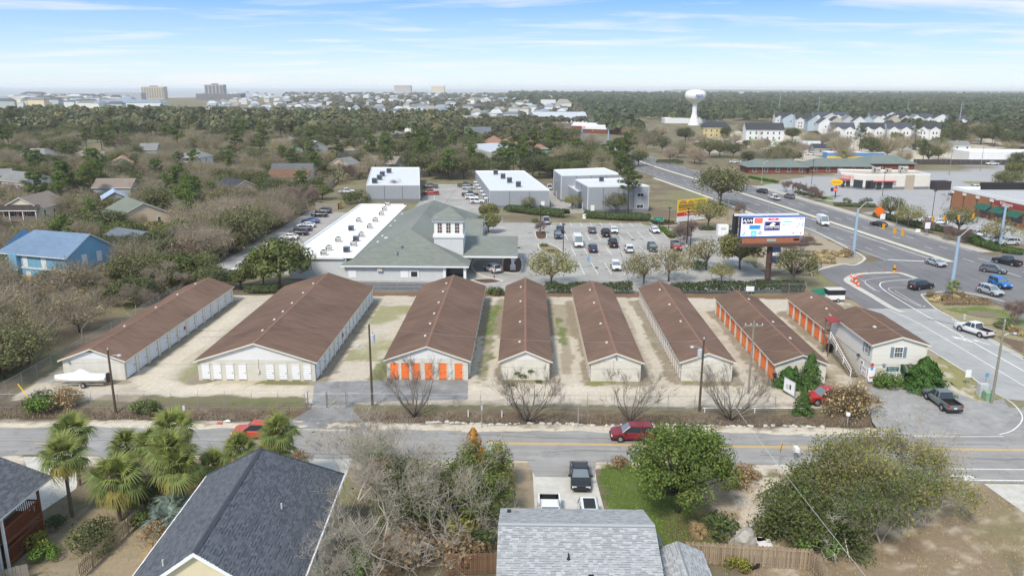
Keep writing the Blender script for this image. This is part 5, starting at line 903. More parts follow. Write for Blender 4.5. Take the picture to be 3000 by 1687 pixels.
bare('pinkbare', 43, 7, .75, 5, stems=4, lean=.4, col=(.36,.265,.23), tips_twigs=6)
oak('parkoak0', 50, 6.6, 4.2, (.125,.12,.045), 40, 60, .36, pale=1); oak('parkoak1', 51, 6.2, 4.4, (.15,.135,.065), 36, 50, .36, pale=1); oak('parkoak2', 52, 7.5, 4.6, (.085,.088,.035), 40, 60, .38)
conifer('cone0', 60, 7, 2.3, (.035,.085,.018)); conifer('cedar0', 61, 5.5, 2.0, (.04,.075,.018)); 
bush('bush0', 70, 1.5, 1.3, (.05,.07,.022)); bush('bush1', 71, 1.1, 1.2, (.07,.09,.03)); bush('bush2', 72, 2.4, 1.9, (.055,.065,.025), 24); bush('drygrass', 73, .9, 1.0, (.30,.24,.13), 12, 40, .3); bush('brownbush', 74, 1.6, 1.3, (.17,.12,.065), 16, 50); bush('yellowbush', 75, 1.4, 1.2, (.17,.17,.03)); bush('litbush', 76, 1.6, 1.5, (.06,.10,.02), 20, 60)
def tree(key, label, x, y, s=1.0, rz=None, name=None, cat='tree', group=None, z=0, sz=None):
 tm, cm = PROTO[key]; rz = random.uniform(0,6.28) if rz is None else rz; sc = (s, s, sz or s)
 if tm is None:
  o = link(name or 'shrub', cm, None, (x,y,z), rz, scl=sc); return tag(o, label, cat, group)
 t = link(name or 'tree', None, None, (x,y,z), rz, scl=sc); tag(t, label, cat, group); link('trunk', tm, t); link('crown', cm, t); return t
# ------------------------------------------------------------------ trees around the compound, bank and streets (each one placed)
def T(key, Rg, x, y, s, label, name=None, cat='tree', group=None, sz=None, rz=None):
 g = q(Rg, x, y); return tree(key, label, g.x, g.y, s, rz, name, cat, group, sz=sz)
# bank lot and highway
T('parkoak0',5,1585,235,1.12,'round olive oak between the two middle storage roofs and the bank lot','oak_tree')
T('parkoak1',5,2280,215,1.0,'spreading thin-leaved oak at the lot edge above the sixth storage roof','oak_tree'); T('parkoak1',5,2470,190,1.1,'pale thin-leaved oak beside the lot lamp above the sixth storage roof','oak_tree')
T('parkoak1',3,175,1440,1.05,'pale oak on the lot island left of the billboard post','oak_tree'); T('oak3',3,430,1440,1.15,'dark broad oak behind the billboard walkway','oak_tree'); T('parkoak2',6,830,225,1.0,'dark drooping evergreen by the fence corner right of the billboard post','evergreen_tree'); T('parkoak0',6,290,200,.62,'small bushy tree with bright top behind the fence','small_tree')
T('parkoak0',3,195,1130,1.25,'round oak standing in front of the yellow billboard','oak_tree'); T('oak1',3,280,960,1.35,'large dark live oak beside the highway','live_oak'); T('pine2',2,2165,1020,.98,'lone pine in front of the tall grey unit','pine_tree'); T('parkoak2',2,2070,1015,.85,'dark oak left of the lone pine','oak_tree'); T('parkoak0',2,1745,985,.72,'olive oak at the corner of the grey unit yard','oak_tree')
T('oak3',2,1110,1070,.72,'round green bush-like oak beside the flag pole','oak_tree'); T('oak3',2,1110,1165,.75,'round green oak below the flag pole at the drive','oak_tree')
T('bare2',2,395,910,.8,'bare reddish tree against the grey unit wall','bare_tree'); T('bush2',2,150,940,1.9,'overgrown green thicket beside the white-roofed annex','thicket'); T('bush2',2,60,950,1.8,'dark green thicket at the lot corner','thicket')
T('parkoak2',2,1420,990,.55,'dark clipped tree among the hedge by the grey unit','tree'); T('pinkbare',2,1495,1175,.5,'small bare tree on a lot island','bare_tree'); T('pinkbare',3,30,1230,.75,'purple-brown bare tree beside a lot lamp','bare_tree'); T('pinkbare',-1,1998,720,.7,'bare vase-shaped tree on the lot beside the tall lamp','bare_tree')
T('oak2',4,2110,240,1.25,'dark layered oak overhanging the widest storage roof','oak_tree'); T('oak2',4,1990,225,.9,'slimmer dark oak at the yard corner','oak_tree')
for i,(x,y,s) in enumerate([(780,855,.6),(860,870,.6),(905,885,.6),(960,905,.62),(1010,930,.6)]): T('pinkbare',3,x,y,s,'bare crape myrtle in the row along the restaurant hedge','crape_myrtle',group='crape myrtles by the restaurant')
for i,(x,y,s,k,lb) in enumerate([(1700,1130,1.0,'parkoak0','olive oak in a pavement tree pit by the pharmacy lot'),(1840,1170,.55,'pinkbare','bare tree in a pavement pit beside white cars'),(2000,1225,.55,'pinkbare','bare multi-stem tree in the pavement right of the white sign'),(2115,1245,.55,'pinkbare','bare multi-stem tree left of the blue signal pole'),(2080,1180,1.0,'parkoak2','wide dark olive oak before the brick pharmacy'),(2380,1260,1.05,'parkoak1','pale olive oak behind the tall blue signal pole'),(1560,1060,.9,'parkoak2','dark oak behind the blue sign'),(1240,940,.8,'bush2','dark tree-like bush under the yellow oval sign'),(1380,960,1.2,'bush2','dark rounded shrub mass by the restaurant corner'),(1945,990,.55,'bare0','bare tree beside the pharmacy fence'),(905,1320,.62,'pinkbare','bare trunked tree in the mulch ring by the billboard'),(420,1050,.6,'pinkbare','small bare tree on the highway verge'),(2500,440+310,1.0,'oak3','dark rounded oak at the right edge beyond the lanes')]): T(k,3,x,y,s,lb,'street_tree')
for i,(x,y) in enumerate([(640,745),(600,770),(1085,800),(700,860)]): pass
T('pinkbare',6,2505,520,.62,'bare grey tree on the corner lawn','bare_tree'); 
conifer('junip', 62, 4.0, 2.7, (.035,.075,.016), 4200, .4)
# compound and roadside
for k_, sd, ln in (('crape0',81,.8),('crape1',82,.95)): bare(k_, sd, 6.4, .38, 4, stems=10, lean=ln*1.1, col=(.36,.305,.255), kids=(2,3), first=.38, up_=.05, shrink=.66, tips_twigs=3, twl=1.0, wob=.06, r0=.17, tw=.010, tdir=.8, tk=.5)
T('crape0',5,550,1195,1.0,'bare spreading tree in the ditch before the six orange doors','bare_tree'); T('crape1',5,1405,1230,1.02,'bare spreading tree with mistletoe clumps in the ditch','bare_tree'); T('crape0',5,2180,1235,.92,'bare spreading tree in the ditch beside the red hatchback','bare_tree',rz=2.0); T('crape1',6,360,1215,1.08,'bare spreading tree in the ditch below the utility pole','bare_tree',rz=4.0)
g = q(5,1405,1230); 
for dx_,dz_,s in ((-1.8,4.0,.42),(-.6,5.0,.45),(1.2,4.4,.38),(.3,5.6,.36),(-1.2,5.4,.3)): tree('bush1','clump of green mistletoe high in the bare ditch tree',g.x+dx_,g.y-.3,s,None,'mistletoe_bush','mistletoe','mistletoe clumps',z=dz_)
T('junip',6,790,990,.7,'dark spreading juniper beside the orange storage end','juniper'); T('cedar0',6,840,985,.5,'lower juniper at the storage corner','juniper'); T('cedar0',6,955,985,.82,'tall pointed juniper against the storage end wall','juniper'); 
T('junip',6,1815,1000,1.05,'dense dark green juniper at the office corner','juniper'); T('cedar0',6,1740,985,.5,'dark juniper right of the office awning','juniper'); T('cedar0',6,1885,990,.6,'juniper leaning towards the street by the office','juniper')
T('litbush',6,1545,990,1.25,'wide green bush under the office sign','bush'); T('bush1',6,1500,985,.7,'small green bush at the office wall','bush')
bare('drybush', 83, 2.6, .9, 4, stems=9, lean=.9, leafy=.8, lcol=(.36,.27,.14), col=(.30,.22,.14), ls=.22, tips_twigs=5, per_tip=5); T('drybush',6,1270,1200,1.25,'tangled tan dry bush beside the red pickup','dry_bush','bush'); T('cedar0',6,905,1185,.62,'small dark cedar in front of the red pickup','cedar')
T('litbush',4,330,1160,1.3,'olive bush behind the chain-link fence near the boat','bush'); T('bush2',4,310,1140,.95,'taller olive bush by the fence near the boat','bush'); T('drybush',4,500,1130,.8,'thin dry bush beside the boat trailer','bush'); T('bush1',4,1090,1170,1.3,'dark low bush in the roadside grass','bush'); T('bush1',5,1160,290,1.4,'round green bush on the bank verge behind the third storage roof','bush')
# ------------------------------------------------------------------ neighbourhood woods on the left: placed species mix
rw = random.Random(11); placed = []
def free(x, y, d):
 for a, b in placed:
  if (a-x)**2+(b-y)**2 < d*d: return False
 return True
keep = []
for o in bpy.data.objects:
 if o.parent is None and o != bank and o.get('category') in ('house','commercial building','shop','restaurant','storage building','office building','shop building','town house','apartment block','pavilion','building','snack bar','depot','warehouse'):
  ch = [c for c in o.children if c.name.startswith('wall') or c.name.startswith('annex')]
  if ch:
   dm = ch[0].dimensions if False else None
   cs = [Vector(c) for c in ch[0].bound_box]; r_ = max((Vector((a.x,a.y,0))).length for a in cs); keep.append((o.location.x, o.location.y, r_*.85))
def clear_of(x, y, m=1.5):
 for a, b, r_ in keep:
  if (a-x)**2+(b-y)**2 < (r_+m)**2: return False
 return True
def hides(x, y, h):     # would a crown here cover a house that the photo shows?
 for a, b, r_ in keep:
  if y < b and b-y < 30 and abs(x/y*b-a) < r_*.9+4.5 and b < 430 and a < -60: return True
 return False
DESC = {'oak0':'dark live oak','oak1':'broad olive live oak','oak2':'green live oak','oak3':'small yellow-green oak','scrub0':'hazy tan half-bare tree','scrub1':'tall olive-brown half-bare tree','scrub2':'pinkish tan half-bare tree','scrub3':'olive half-bare tree','bare0':'bare grey tree','bare1':'sparse-leaved grey tree','bare2':'multi-stemmed bare tree','pinkbare':'pink-grey bare tree','pine0':'tall dark pine','pine1':'very tall pine','pine2':'medium pine','pine3':'short bright pine'}
LMK = [(o.location.x, o.location.y, o.name.split('.')[0].replace('_',' ')) for o in bpy.data.objects if o.parent is None and o.get('category') in ('house','commercial building','pavilion','shop','storage building') and o.location.y < 620 and o.name.split('.')[0] not in ('town_roof_house','beach_house','bungalow')]
def where(x, y):
 a, b, n = min(LMK, key=lambda l: (l[0]-x)**2+(l[1]-y)**2); dx_, dy_ = x-a*y/b, y-b; d = math.hypot(x-a, y-b)
 side = ('behind' if dy_ > 0 else 'in front of') if abs(dy_) > abs(dx_) else ('right of' if dx_ > 0 else 'left of'); side2 = '' if min(abs(dx_),abs(dy_)) < 5 else ('') if abs(dy_) > abs(dx_) else (' and farther back' if dy_ > 0 else ' and nearer')
 return ('close ' if d < 14 else 'some way ' if d < 32 else 'far ')+side+' the '+n+side2
def W_(key, x, y, s, label=None, d=3.2, grp='woodland trees of the left neighbourhood'):
 placed.append((x,y)); tree(key, label or DESC[key]+' '+where(x,y), x, y, s, None, {'oak0':'live_oak','oak1':'broad_oak','oak2':'evergreen_oak','oak3':'oak_tree'}.get(key) or {'p':'pine_tree','s':'winter_tree','b':'bare_tree'}[key[0]], 'tree', grp, sz=s*((.62 if s > 1.3 else 1) if key[0] == 'p' else .9 if key[0] == 's' else .82))
for key, x, y, s, lb in [('cone0',2015,1000,1.0,'solitary bright green conical cypress by the car park'),('pine3',490,890,1.05,'umbrella-crowned bright pine right of the white house'),('pine2',690,920,.8,'yellow-green young pine beside the umbrella pine'),('oak3',860,1010,.95,'yellow-green round tree above the peach house'),('pine3',720,780,1.15,'dark round-crowned pine below the orange roof'),('oak0',500,1195,1.05,'dark spreading oak hiding the stilt house side'),('oak0',790,1185,1.1,'dark spreading oak behind the blue house roof'),('oak1',650,1195,.95,'olive oak between the stilt house and the peach house'),('oak3',1260,1235,.95,'yellow-leaved tree before the peach house'),('pine3',1430,1090,.95,'bright young pine right of the peach house'),('oak0',1620,1090,.95,'dark oak right of the young pine'),('scrub2',1950,1100,.9,'pink-grey leafless tree at the car park edge'),('scrub2',2100,1130,.9,'pink-grey leafless tree beside the parked cars'),('pinkbare',2200,1040,1.2,'pink-grey bare tree above the parked cars'),('oak3',2200,870,.8,'round dark pine-like tree at the orange lean-to'),('oak1',1900,660,1.15,'round evergreen oak by the lane bend'),('oak0',1680,660,1.0,'dark oak left of the lane bend'),('scrub3',2020,720,.9,'yellowish round shrub tree before the two-roof house'),('oak2',1530,700,.6,'small green tree in front of the porch house'),('pinkbare',930,590,1.3,'pale bare tree above the orange roof')]:
 g = q(1,x,y); placed.append((g.x,g.y)); tree(key, lb, g.x, g.y, s, None, 'tree', sz=s*(.72 if key[:3] == 'oak' else 1))
# dense thickets right behind building 1 and along the west fence
for x, y, k, s in [(4,300,150,0),]: pass
for (x, y), k, s in zip([(-66,98),(-63,106),(-67,112),(-62,119),(-66,127),(-72,104),(-74,116),(-75,92),(-70,86),(-80,98),(-82,110),(-63,134),(-70,138),(-78,128),(-86,122),(-66,81.5),(-88,95),(-92,106),(-57,137),(-62,143),(-52,139),(-74,146)], ['scrub1','bare1','scrub0','bare2','oak0','scrub3','bare0','oak2','oak3','scrub2','scrub1','bare2','oak1','scrub0','bare1','oak3','scrub3','bare0','oak0','oak1','oak2','scrub1'], [.8,.8,.85,.85,.75,.95,1.0,.85,.8,.9,1.0,.9,.9,1.0,1.0,.7,.9,.95,.7,.8,.6,.9]):
 W_(k, x, y, s, grp='trees along the west fence')
for x, y in ((-83,162),(-79,167),(-88,161),(-74,158)): W_('oak0', x, y, .85, 'dark oak screening the grey-roofed house behind the blue one')
nf = 0
for it in range(4000):
 y = rw.uniform(79.5, 232); x = rw.uniform(-105, -63) if y < 150 else rw.uniform(-84, -65)
 if nf > 105: break
 if not free(x,y,3.9) or not clear_of(x,y,1.2): continue
 hd = hides(x,y,8); W_(rw.choice(['scrub0','scrub1','bare1','oak2','bare0','scrub2','oak1','oak0']), x, y, rw.uniform(.4,.6) if hd else rw.uniform(.85,1.15)); nf += 1
n_w = 0
for it in range(6000):
 if n_w >= 440: break
 y = 80+300*rw.random()**.9; x = -y*rw.uniform(.06,.80)-4
 if x > -64.5 and y < 330: continue
 if x > -50 and y < 420: continue
 if y < 135 and x > -63.5: continue
 d = 4.2 if y < 220 else 5.2
 hd = hides(x,y,8)
 if not free(x,y,d) or not clear_of(x,y,1.2) or (hd and rw.random() < .35): continue
 if abs(x+50) < 14 and y < 250: continue
 g_ = rw.random(); k = rw.choice(['scrub0','scrub1','scrub2','scrub3','scrub1','oak0','oak1','bare1','bare0','oak2','oak3','oak0','pinkbare','pine3','oak1','oak2','pine3'])
 if y > 300 and rw.random() < .12: k = rw.choice(['pine2','oak3','oak0'])
 W_(k if not (hd and k[0] == 'p') else 'oak2', x, y, rw.uniform(.38,.55) if hd else rw.uniform(.75,1.08)*(.9 if y < 200 else 1)); n_w += 1
# dark pine belt
for it in range(4000):
 y = rw.uniform(372, 740); x = -y*rw.uniform(.16,.74)
 if x > -75 or not free(x,y,6.2 if y < 520 else 9) or not clear_of(x,y,1) or hides(x,y,8): continue
 W_(rw.choice(['pine0','oak1','oak0','oak2','pine1','oak0']) if y > 520 else rw.choice(['scrub1','oak1','scrub3','oak0','oak1','scrub2','oak2','pine2']), x, y, rw.uniform(1.35,1.7) if y > 520 else rw.uniform(1.0,1.3), grp='pines of the belt'); n_w += 1
 if n_w > 640: break
# centre: pines and oaks between the grey units and the coloured shops
nm = 0
for it in range(2500):
 if nm > 105: break
 y = rw.uniform(312, 460); x = rw.uniform(-.20,.135)*y
 if not free(x,y,5) or not clear_of(x,y,1): continue
 if x > 46-(y-380)*.12: continue
 if -40 < x < 8 and 372 < y < 440 and rw.random() < .75: continue
 k = rw.choice(['oak0','oak2','pine3','oak2','scrub1','pine2','pine3','oak1','oak0']); W_(k, x, y, rw.uniform(.95,1.35), grp='tree belt behind the grey units'); nm += 1
T('pine3',2,1230,650,1.0,'round pine before the mint green pavilion','pine_tree'); T('pine3',2,1370,640,1.15,'taller round pine before the mint green pavilion','pine_tree'); T('pine3',2,1650,670,1.1,'bright round pine left of the highway bend','pine_tree'); T('pine3',2,1770,665,1.15,'bright spreading pine beside the highway bend','pine_tree'); T('oak1',2,1740,500,1.2,'olive oak at the far junction','oak_tree'); T('pine3',2,1960,650,.75,'small dark pine by the highway verge','pine_tree')
for key, x, y, s in [('oak1',200,600,1.1),('scrub1',280,590,1.2),('scrub0',90,640,1.0),('scrub2',130,650,.9),('oak0',20,480,1.2),('scrub1',640,700,1.1),('oak1',700,690,1.2),('scrub0',780,650,1.1),('bare0',900,620,1.1),('oak0',830,470,1.1),('scrub3',560,560,.9),('bare1',1110,530,1.4),('pine1',1330,560,.8),('oak0',1420,600,1.3),('scrub1',1540,600,1.4),('pine1',1750,520,.9),('pine0',1810,640,.75),('oak1',1850,640,1.0),('scrub1',1930,610,1.1),('pine1',2010,500,1.0),('oak0',2040,520,1.5),('oak1',2250,500,1.5),('pine0',2350,520,1.0),('oak0',2480,540,1.4),('scrub3',1660,650,.8),('oak0',330,450,1.0),('scrub0',450,420,1.1),('bare0',560,470,.8),('scrub2',720,580,.8),('oak1',2450,860,.9),('oak0',2560,720,1.2),('scrub0',2200,470,1.5),('oak2',480,530,.7),('oak2',620,520,.7)]:
 g = q(3,x,y); placed.append((g.x,g.y)); tree(key, DESC[key]+' '+where(g.x,g.y), g.x, g.y, s, None, 'tree', 'tree', 'trees east of the highway')
for key, x, y, s in [('oak1',2250,480,1.1),('oak0',2350,500,1.1),('scrub1',2300,540,1.2),('oak0',2420,560,1.1),('scrub0',2200,560,1.2),('oak1',2160,600,1.0),('scrub3',2250,620,1.0),('oak0',2240,660,.9),('scrub2',2480,620,1.0),('scrub1',2540,600,1.0),('scrub0',1880,500,.8),('oak0',1980,390,.9),('oak0',1560,420,1.2),('scrub1',1640,420,1.0),('oak1',1500,390,1.2),('oak0',1300,370,1.3),('oak1',1200,380,1.2),('oak0',1080,350,1.4),('scrub1',1380,440,.9)]:
 g = q(2,x,y); placed.append((g.x,g.y)); tree(key, {'o':'evergreen oak lining the highway towards the far junction','s':'half-bare tree lining the highway towards the far junction'}[key[0]], g.x, g.y, s, None, 'tree', 'tree', 'trees lining the highway')
ne = 0
for it in range(3000):
 y = rw.uniform(365, 640); x = y*rw.uniform(.13,.62); hx_ = float(np.interp(y, [p.y for p in HC], [p.x for p in HC]))
 if ne > 60: break
 if abs(x-hx_) < 24 or x < hx_ or not free(x,y,8) or not clear_of(x,y,3) or (x > 170 and y < 430) or (x > 125 and y < 385): continue
 k = rw.choice(['oak0','scrub1','oak1','scrub0','scrub3','oak2','bare1','scrub2']); W_(k, x, y, rw.uniform(.8,1.2), grp='trees east of the highway'); ne += 1
# ------------------------------------------------------------------ far woods (beyond counting): one mass each
def woods(name, label, pts, hh, rr, col, seed, k=26, ls=1.0):
 g = np.random.default_rng(seed); P = np.array(pts); n = len(P); d = unit_dirs(n*k, g); d[:,2] = np.abs(d[:,2])*.9-.15; r_ = np.repeat(np.array(rr),k); h_ = np.repeat(np.array(hh),k); c = np.repeat(np.c_[P, np.zeros(n)],k,0)+d*np.stack([r_,r_,h_*.42],1)*g.uniform(.6,1,(n*k,1)); c[:,2] += h_*.58
 nrm = d+.5*unit_dirs(n*k,g); nrm /= np.linalg.norm(nrm,axis=1,keepdims=True); tone = np.repeat(g.uniform(.65,1.3,n),k)[:,None]; hue = np.repeat(g.normal(0,.11,n),k)[:,None]; cc = leaf_cols(n*k, col, g, .75,1.3,.05)*tone*np.concatenate([1+hue,1+hue*.3,1-hue*.2],1)
 v,f,c2 = leaves(c, nrm, r_*g.uniform(.6,1.1,n*k)*ls, cc, .8, g); return stuff(link(name, raw_mesh(name, v, f, m_leaf, np.clip(c2,.004,.6))), label)
fk = [(o.location.x,o.location.y) for o in bpy.data.objects if o.parent is None and o.get('category') in ('house','building','town house','hotel','apartment tower','warehouse','shop','apartment block','water tower')]
fk = np.array(fk)
def far_pts(n, y0, y1, a0, a1, seed, cond, pw=1.0, clear=14):
 g = np.random.default_rng(seed); y = y0+(y1-y0)*g.random(n)**pw; a = g.uniform(a0,a1,n); x = y*a; m = cond(x,y); x, y = x[m], y[m]; ok = np.ones(len(x),bool)
 for cx_,cy_ in fk: ok &= ~((np.abs(x-cx_) < clear+.004*y) & (y > cy_-14-.02*cy_) & (y < cy_+8))
 hwx = np.interp(y, [p.y for p in HC], [p.x for p in HC]); ok &= ~((np.abs(x-hwx) < 17) & (y < 760)); return np.c_[x[ok], y[ok]]
def sizes(P, a, b, seed): 
 g = np.random.default_rng(seed); return g.uniform(a,b,len(P))*(1+P[:,1]/4500)
P = far_pts(5200, 620, 4300, -.02, .72, 1, lambda x,y: (x > 60+.05*(y-600)) & ~((y < 830) & (x > 90) & (x < 420)) & (y < 4300) | (y > 1500), 1.6); woods('pine_forest', 'unbroken green pine forest to the east', P, sizes(P,8,12,2), sizes(P,4.2,6.2,3), (.043,.053,.027), 4, 30)
P = far_pts(2300, 540, 1150, -.75, .0, 5, lambda x,y: (x < -60) & ~((y < 560)), 1.0, 16); woods('pine_wood', 'dark pine wood in front of the seaside town', P[P[:,1] < 900], sizes(P[P[:,1] < 900],9,15,6), sizes(P[P[:,1] < 900],3.8,5.6,7), (.07,.073,.037), 8, 72, .72)
P = far_pts(3000, 800, 4200, -.5, .1, 9, lambda x,y: ((x > -.30*y) | (y < 1200)) & (y < 4000), 1.5, 16); woods('town_trees', 'dark trees between the houses of the far town', P, sizes(P,4.0,6.8,10), sizes(P,3.8,6,11), (.085,.084,.06), 12, 24)
P = far_pts(760, 440, 800, -.13, .11, 13, lambda x,y: (y > 470) & (x < 36) & ~((x > 8) & (y > 570) & (y < 660)), 1.0, 15); woods('mid_trees', 'mixed trees behind the coloured pavilions', P, sizes(P,6,9,14), sizes(P,3.6,5,15), (.06,.06,.03), 16, 60, .75)
P = far_pts(1100, 400, 720, .12, .75, 17, lambda x,y: ((y > 480) & (x > 330)) | ((y > 430) & (x > 300)) , 1.0, 12); woods('east_wood', 'pines and oaks behind the depot on the right', P, sizes(P,7,11,18), sizes(P,3.6,5.2,19), (.058,.062,.032), 20, 44, .8)
# ------------------------------------------------------------------ vehicles
m_tyre = mat('tyre_rubber', (.018,.018,.019), .85, .1, 5); m_rim = mat('alloy_rim', (.45,.46,.48), .35, .05, 3, metal=.7, spec=.5); m_lamp = mat('headlamp_glass', (.75,.77,.80), .15, .05, 2, spec=.6); m_tail = mat('tail_lamp', (.42,.015,.02), .3, .05, 2, spec=.5); m_plate = mat('number_plate', (.7,.72,.75), .5); m_cglass = mat('car_glass', (.035,.045,.055), .05, .1, 1, spec=.8); m_ws = mat('windscreen_glass', (.16,.20,.22), .06, .1, 1, spec=.8); m_trimb = mat('black_plastic', (.025,.025,.027), .6, .1, 4)
def paint(n, c): return mat('paint_'+n, c, .28, .04, 1.5, 0, .55)
PC_ = dict(white=paint('white',(.74,.75,.76)), black=paint('black',(.018,.019,.022)), grey=paint('grey',(.13,.14,.16)), silver=paint('silver',(.42,.44,.47)), red=paint('red',(.42,.02,.022)), darkred=paint('dark_red',(.20,.012,.022)), orange=paint('orange_red',(.50,.07,.035)), blue=paint('blue',(.02,.10,.33)), navy=paint('navy',(.02,.035,.085)), brightblue=paint('bright_blue',(.015,.17,.52)), greygreen=paint('grey_green',(.15,.17,.17)), yellow=paint('yellow',(.6,.45,.03)), green=paint('lime',(.25,.5,.05)))
KIND = { # length, width, lower-body stations (x, top z), belt, cabin x: rear base, rear roof, front roof, front base, roof z
 'sedan': (4.8,1.84,[(-2.4,.7),(-2.33,.88),(-2.1,.97),(-1.5,1.0),(1.0,1.0),(1.6,.93),(2.05,.83),(2.28,.74),(2.4,.58)],1.0,(-1.95,-1.0,.25,1.2,1.45)),
 'suv': (4.7,1.88,[(-2.35,.8),(-2.28,1.02),(-2.05,1.08),(1.0,1.08),(1.6,1.04),(2.05,.95),(2.26,.84),(2.35,.64)],1.08,(-2.25,-1.85,.35,1.15,1.72)),
 'wagon': (5.1,1.92,[(-2.55,.8),(-2.5,1.06),(-1.5,1.08),(1.2,1.08),(2.2,1.02),(2.48,.9),(2.55,.66)],1.08,(-2.45,-2.2,.35,1.2,1.73)),
 'pickup': (5.7,1.98,[(-2.85,.7),(-2.83,1.12),(-.9,1.15),(1.25,1.15),(2.5,1.1),(2.78,.98),(2.85,.7)],1.15,(-.85,-.6,.55,1.25,1.88)),
 'van': (5.9,2.05,[(-2.95,.8),(-2.93,1.25),(-1.5,1.3),(1.9,1.25),(2.6,1.05),(2.9,.85),(2.95,.62)],1.27,(-2.93,-2.9,1.25,2.1,2.55)),
 'jeep': (4.6,1.88,[(-2.2,.9),(-2.18,1.12),(-1.2,1.15),(.6,1.15),(2.1,1.12),(2.2,1.0),(2.25,.7)],1.15,(-2.12,-2.05,.35,.62,1.85))}
CM = {}
def car_mesh(kind):
 if kind in CM: return CM[kind]
 Ln, W, stn, belt, (c0,c1,c2,c3,zr) = KIND[kind]; w = W/2; zb = .3 if kind not in ('pickup','jeep') else .42; D = {}
 b = MB(); prof = []
 for x, zt in stn:
  tp = 1.0-(.2 if kind in ('sedan','suv','wagon') else .1)*math.exp(-(Ln/2-abs(x))/.22); ww = w*tp; prof.append([(x,-ww*.9,zb),(x,-ww,zb+.22),(x,-ww,zt-.13),(x,-ww*.93,zt),(x,ww*.93,zt),(x,ww,zt-.13),(x,ww,zb+.22),(x,ww*.9,zb)])
 n = 8; vs = [p for s in prof for p in s]; k = len(prof); bed = kind == 'pickup'
 for i in range(k-1):
  for j in range(n):
   if bed and j == 3 and stn[i+1][0] <= -.85 and stn[i][0] > -2.84: continue
   b.add([vs[i*n+j], vs[(i+1)*n+j], vs[(i+1)*n+(j+1)%n], vs[i*n+(j+1)%n]], [(0,1,2,3)])
 b.add(prof[0], [tuple(range(n))]); b.add(prof[-1], [tuple(range(n-1,-1,-1))])
 D['body'] = b.mesh('body', PC_['white'])
 if bed:
  bb = MB(); x0,x1,yy,z0 = -2.75,-.92,w*.86,.75; bb.add([(x0,-yy,z0),(x1,-yy,z0),(x1,yy,z0),(x0,yy,z0),(x0,-yy,1.14),(x1,-yy,1.15),(x1,yy,1.15),(x0,yy,1.14)], [(0,1,2,3),(0,4,5,1),(1,5,6,2),(2,6,7,3),(3,7,4,0)]); D['bed_liner'] = bb.mesh('bed_liner', m_trimb)
  rl = MB(); rl.box(-2.83,-.9,-w*.98,-w*.84,1.13,1.17); rl.box(-2.83,-.9,w*.84,w*.98,1.13,1.17); D['bed_rail'] = rl.mesh('bed_rail', PC_['white'])
 wb, wr = w*.92, w*.74 if kind not in ('van','jeep') else w*.86
 P = lambda x, y, z: (x, y, z)
 b = MB(); b.quad((c3,-wb,belt),(c3,wb,belt),(c2,wr,zr-.04),(c2,-wr,zr-.04)); D['windscreen'] = b.mesh('windscreen', m_ws)
 b = MB(); b.quad((c0,wb,belt),(c0,-wb,belt),(c1,-wr,zr-.04),(c1,wr,zr-.04)); D['rear_window'] = b.mesh('rear_window', m_cglass if kind != 'van' else PC_['white'])
 b = MB(); b.quad((c0,-wb,belt),(c3,-wb,belt),(c2,-wr,zr-.04),(c1,-wr,zr-.04)); D['side_window'] = b.mesh('side_window', m_cglass if kind != 'van' else m_cglass); b = MB(); b.quad((c3,wb,belt),(c0,wb,belt),(c1,wr,zr-.04),(c2,wr,zr-.04)); D['side_window2'] = b.mesh('side_window', m_cglass)
 b = MB(); b.add([(c1-.05,-wr-.02,zr-.06),(c2+.05,-wr-.02,zr-.06),(c2+.05,wr+.02,zr-.06),(c1-.05,wr+.02,zr-.06),(c1+.1,-wr*.85,zr+.03),(c2-.12,-wr*.85,zr+.03),(c2-.12,wr*.85,zr+.03),(c1+.1,wr*.85,zr+.03)], [(0,3,2,1),(4,5,6,7),(0,1,5,4),(1,2,6,5),(2,3,7,6),(3,0,4,7)])
 for s in (-1,1):
  b.tube([(c3,s*wb,belt),(c2,s*wr,zr-.03)], .045, 4, cap=False); b.tube([(c0,s*wb,belt),(c1,s*wr,zr-.03)], .06, 4, cap=False); xm = (c1+c2)/2; b.tube([(xm,s*wb*1.0,belt),(xm,s*(wr+.005),zr-.03)], .04, 4, cap=False)
  if kind in ('suv','wagon','van'): xq = c1+(c2-c1)*.22; b.tube([(xq,s*wb,belt),(xq,s*(wr+.005),zr-.03)], .045, 4, cap=False)
  if kind == 'van': b.quad(*[(x_,s*(y_+.01),z_) for x_,y_,z_ in ((c0,wb,belt),(1.0,wb,belt),(1.0,wr,zr-.04),(c1,wr,zr-.04))][::s])
 D['roof'] = b.mesh('roof', PC_['white'])
 rw_ = {'pickup':.40,'van':.36,'jeep':.42}.get(kind,.34); wx = (Ln*.29, -Ln*.29 if kind != 'pickup' else -Ln*.31)
 t = MB(); t.lathe([(rw_*.6,-.11),(rw_,-.1),(rw_,.1),(rw_*.6,.11)], 14); D['tyre'] = t.mesh('tyre', m_tyre); rm = MB(); rm.lathe([(rw_*.62,.105),(rw_*.55,.125),(.05,.11)], 10); 
 for i in range(5): a = 6.283*i/5; rm.box(-.03,.03,0,.01,0,0)
 D['rim'] = rm.mesh('rim', m_rim)
 ab = MB(); ab.lathe([(rw_*1.22,-.004),(rw_*1.22,.004)], 16); D['arch'] = ab.mesh('wheel_arch', m_trimb)
 hb = MB(); hb.box(-.08,.06,-.22,.22,-.08,.08); D['lamp'] = hb.mesh('headlight', m_lamp); tb = MB(); tb.box(-.05,.06,-.16,.16,-.13,.13); D['tail'] = tb.mesh('tail_light', m_tail)
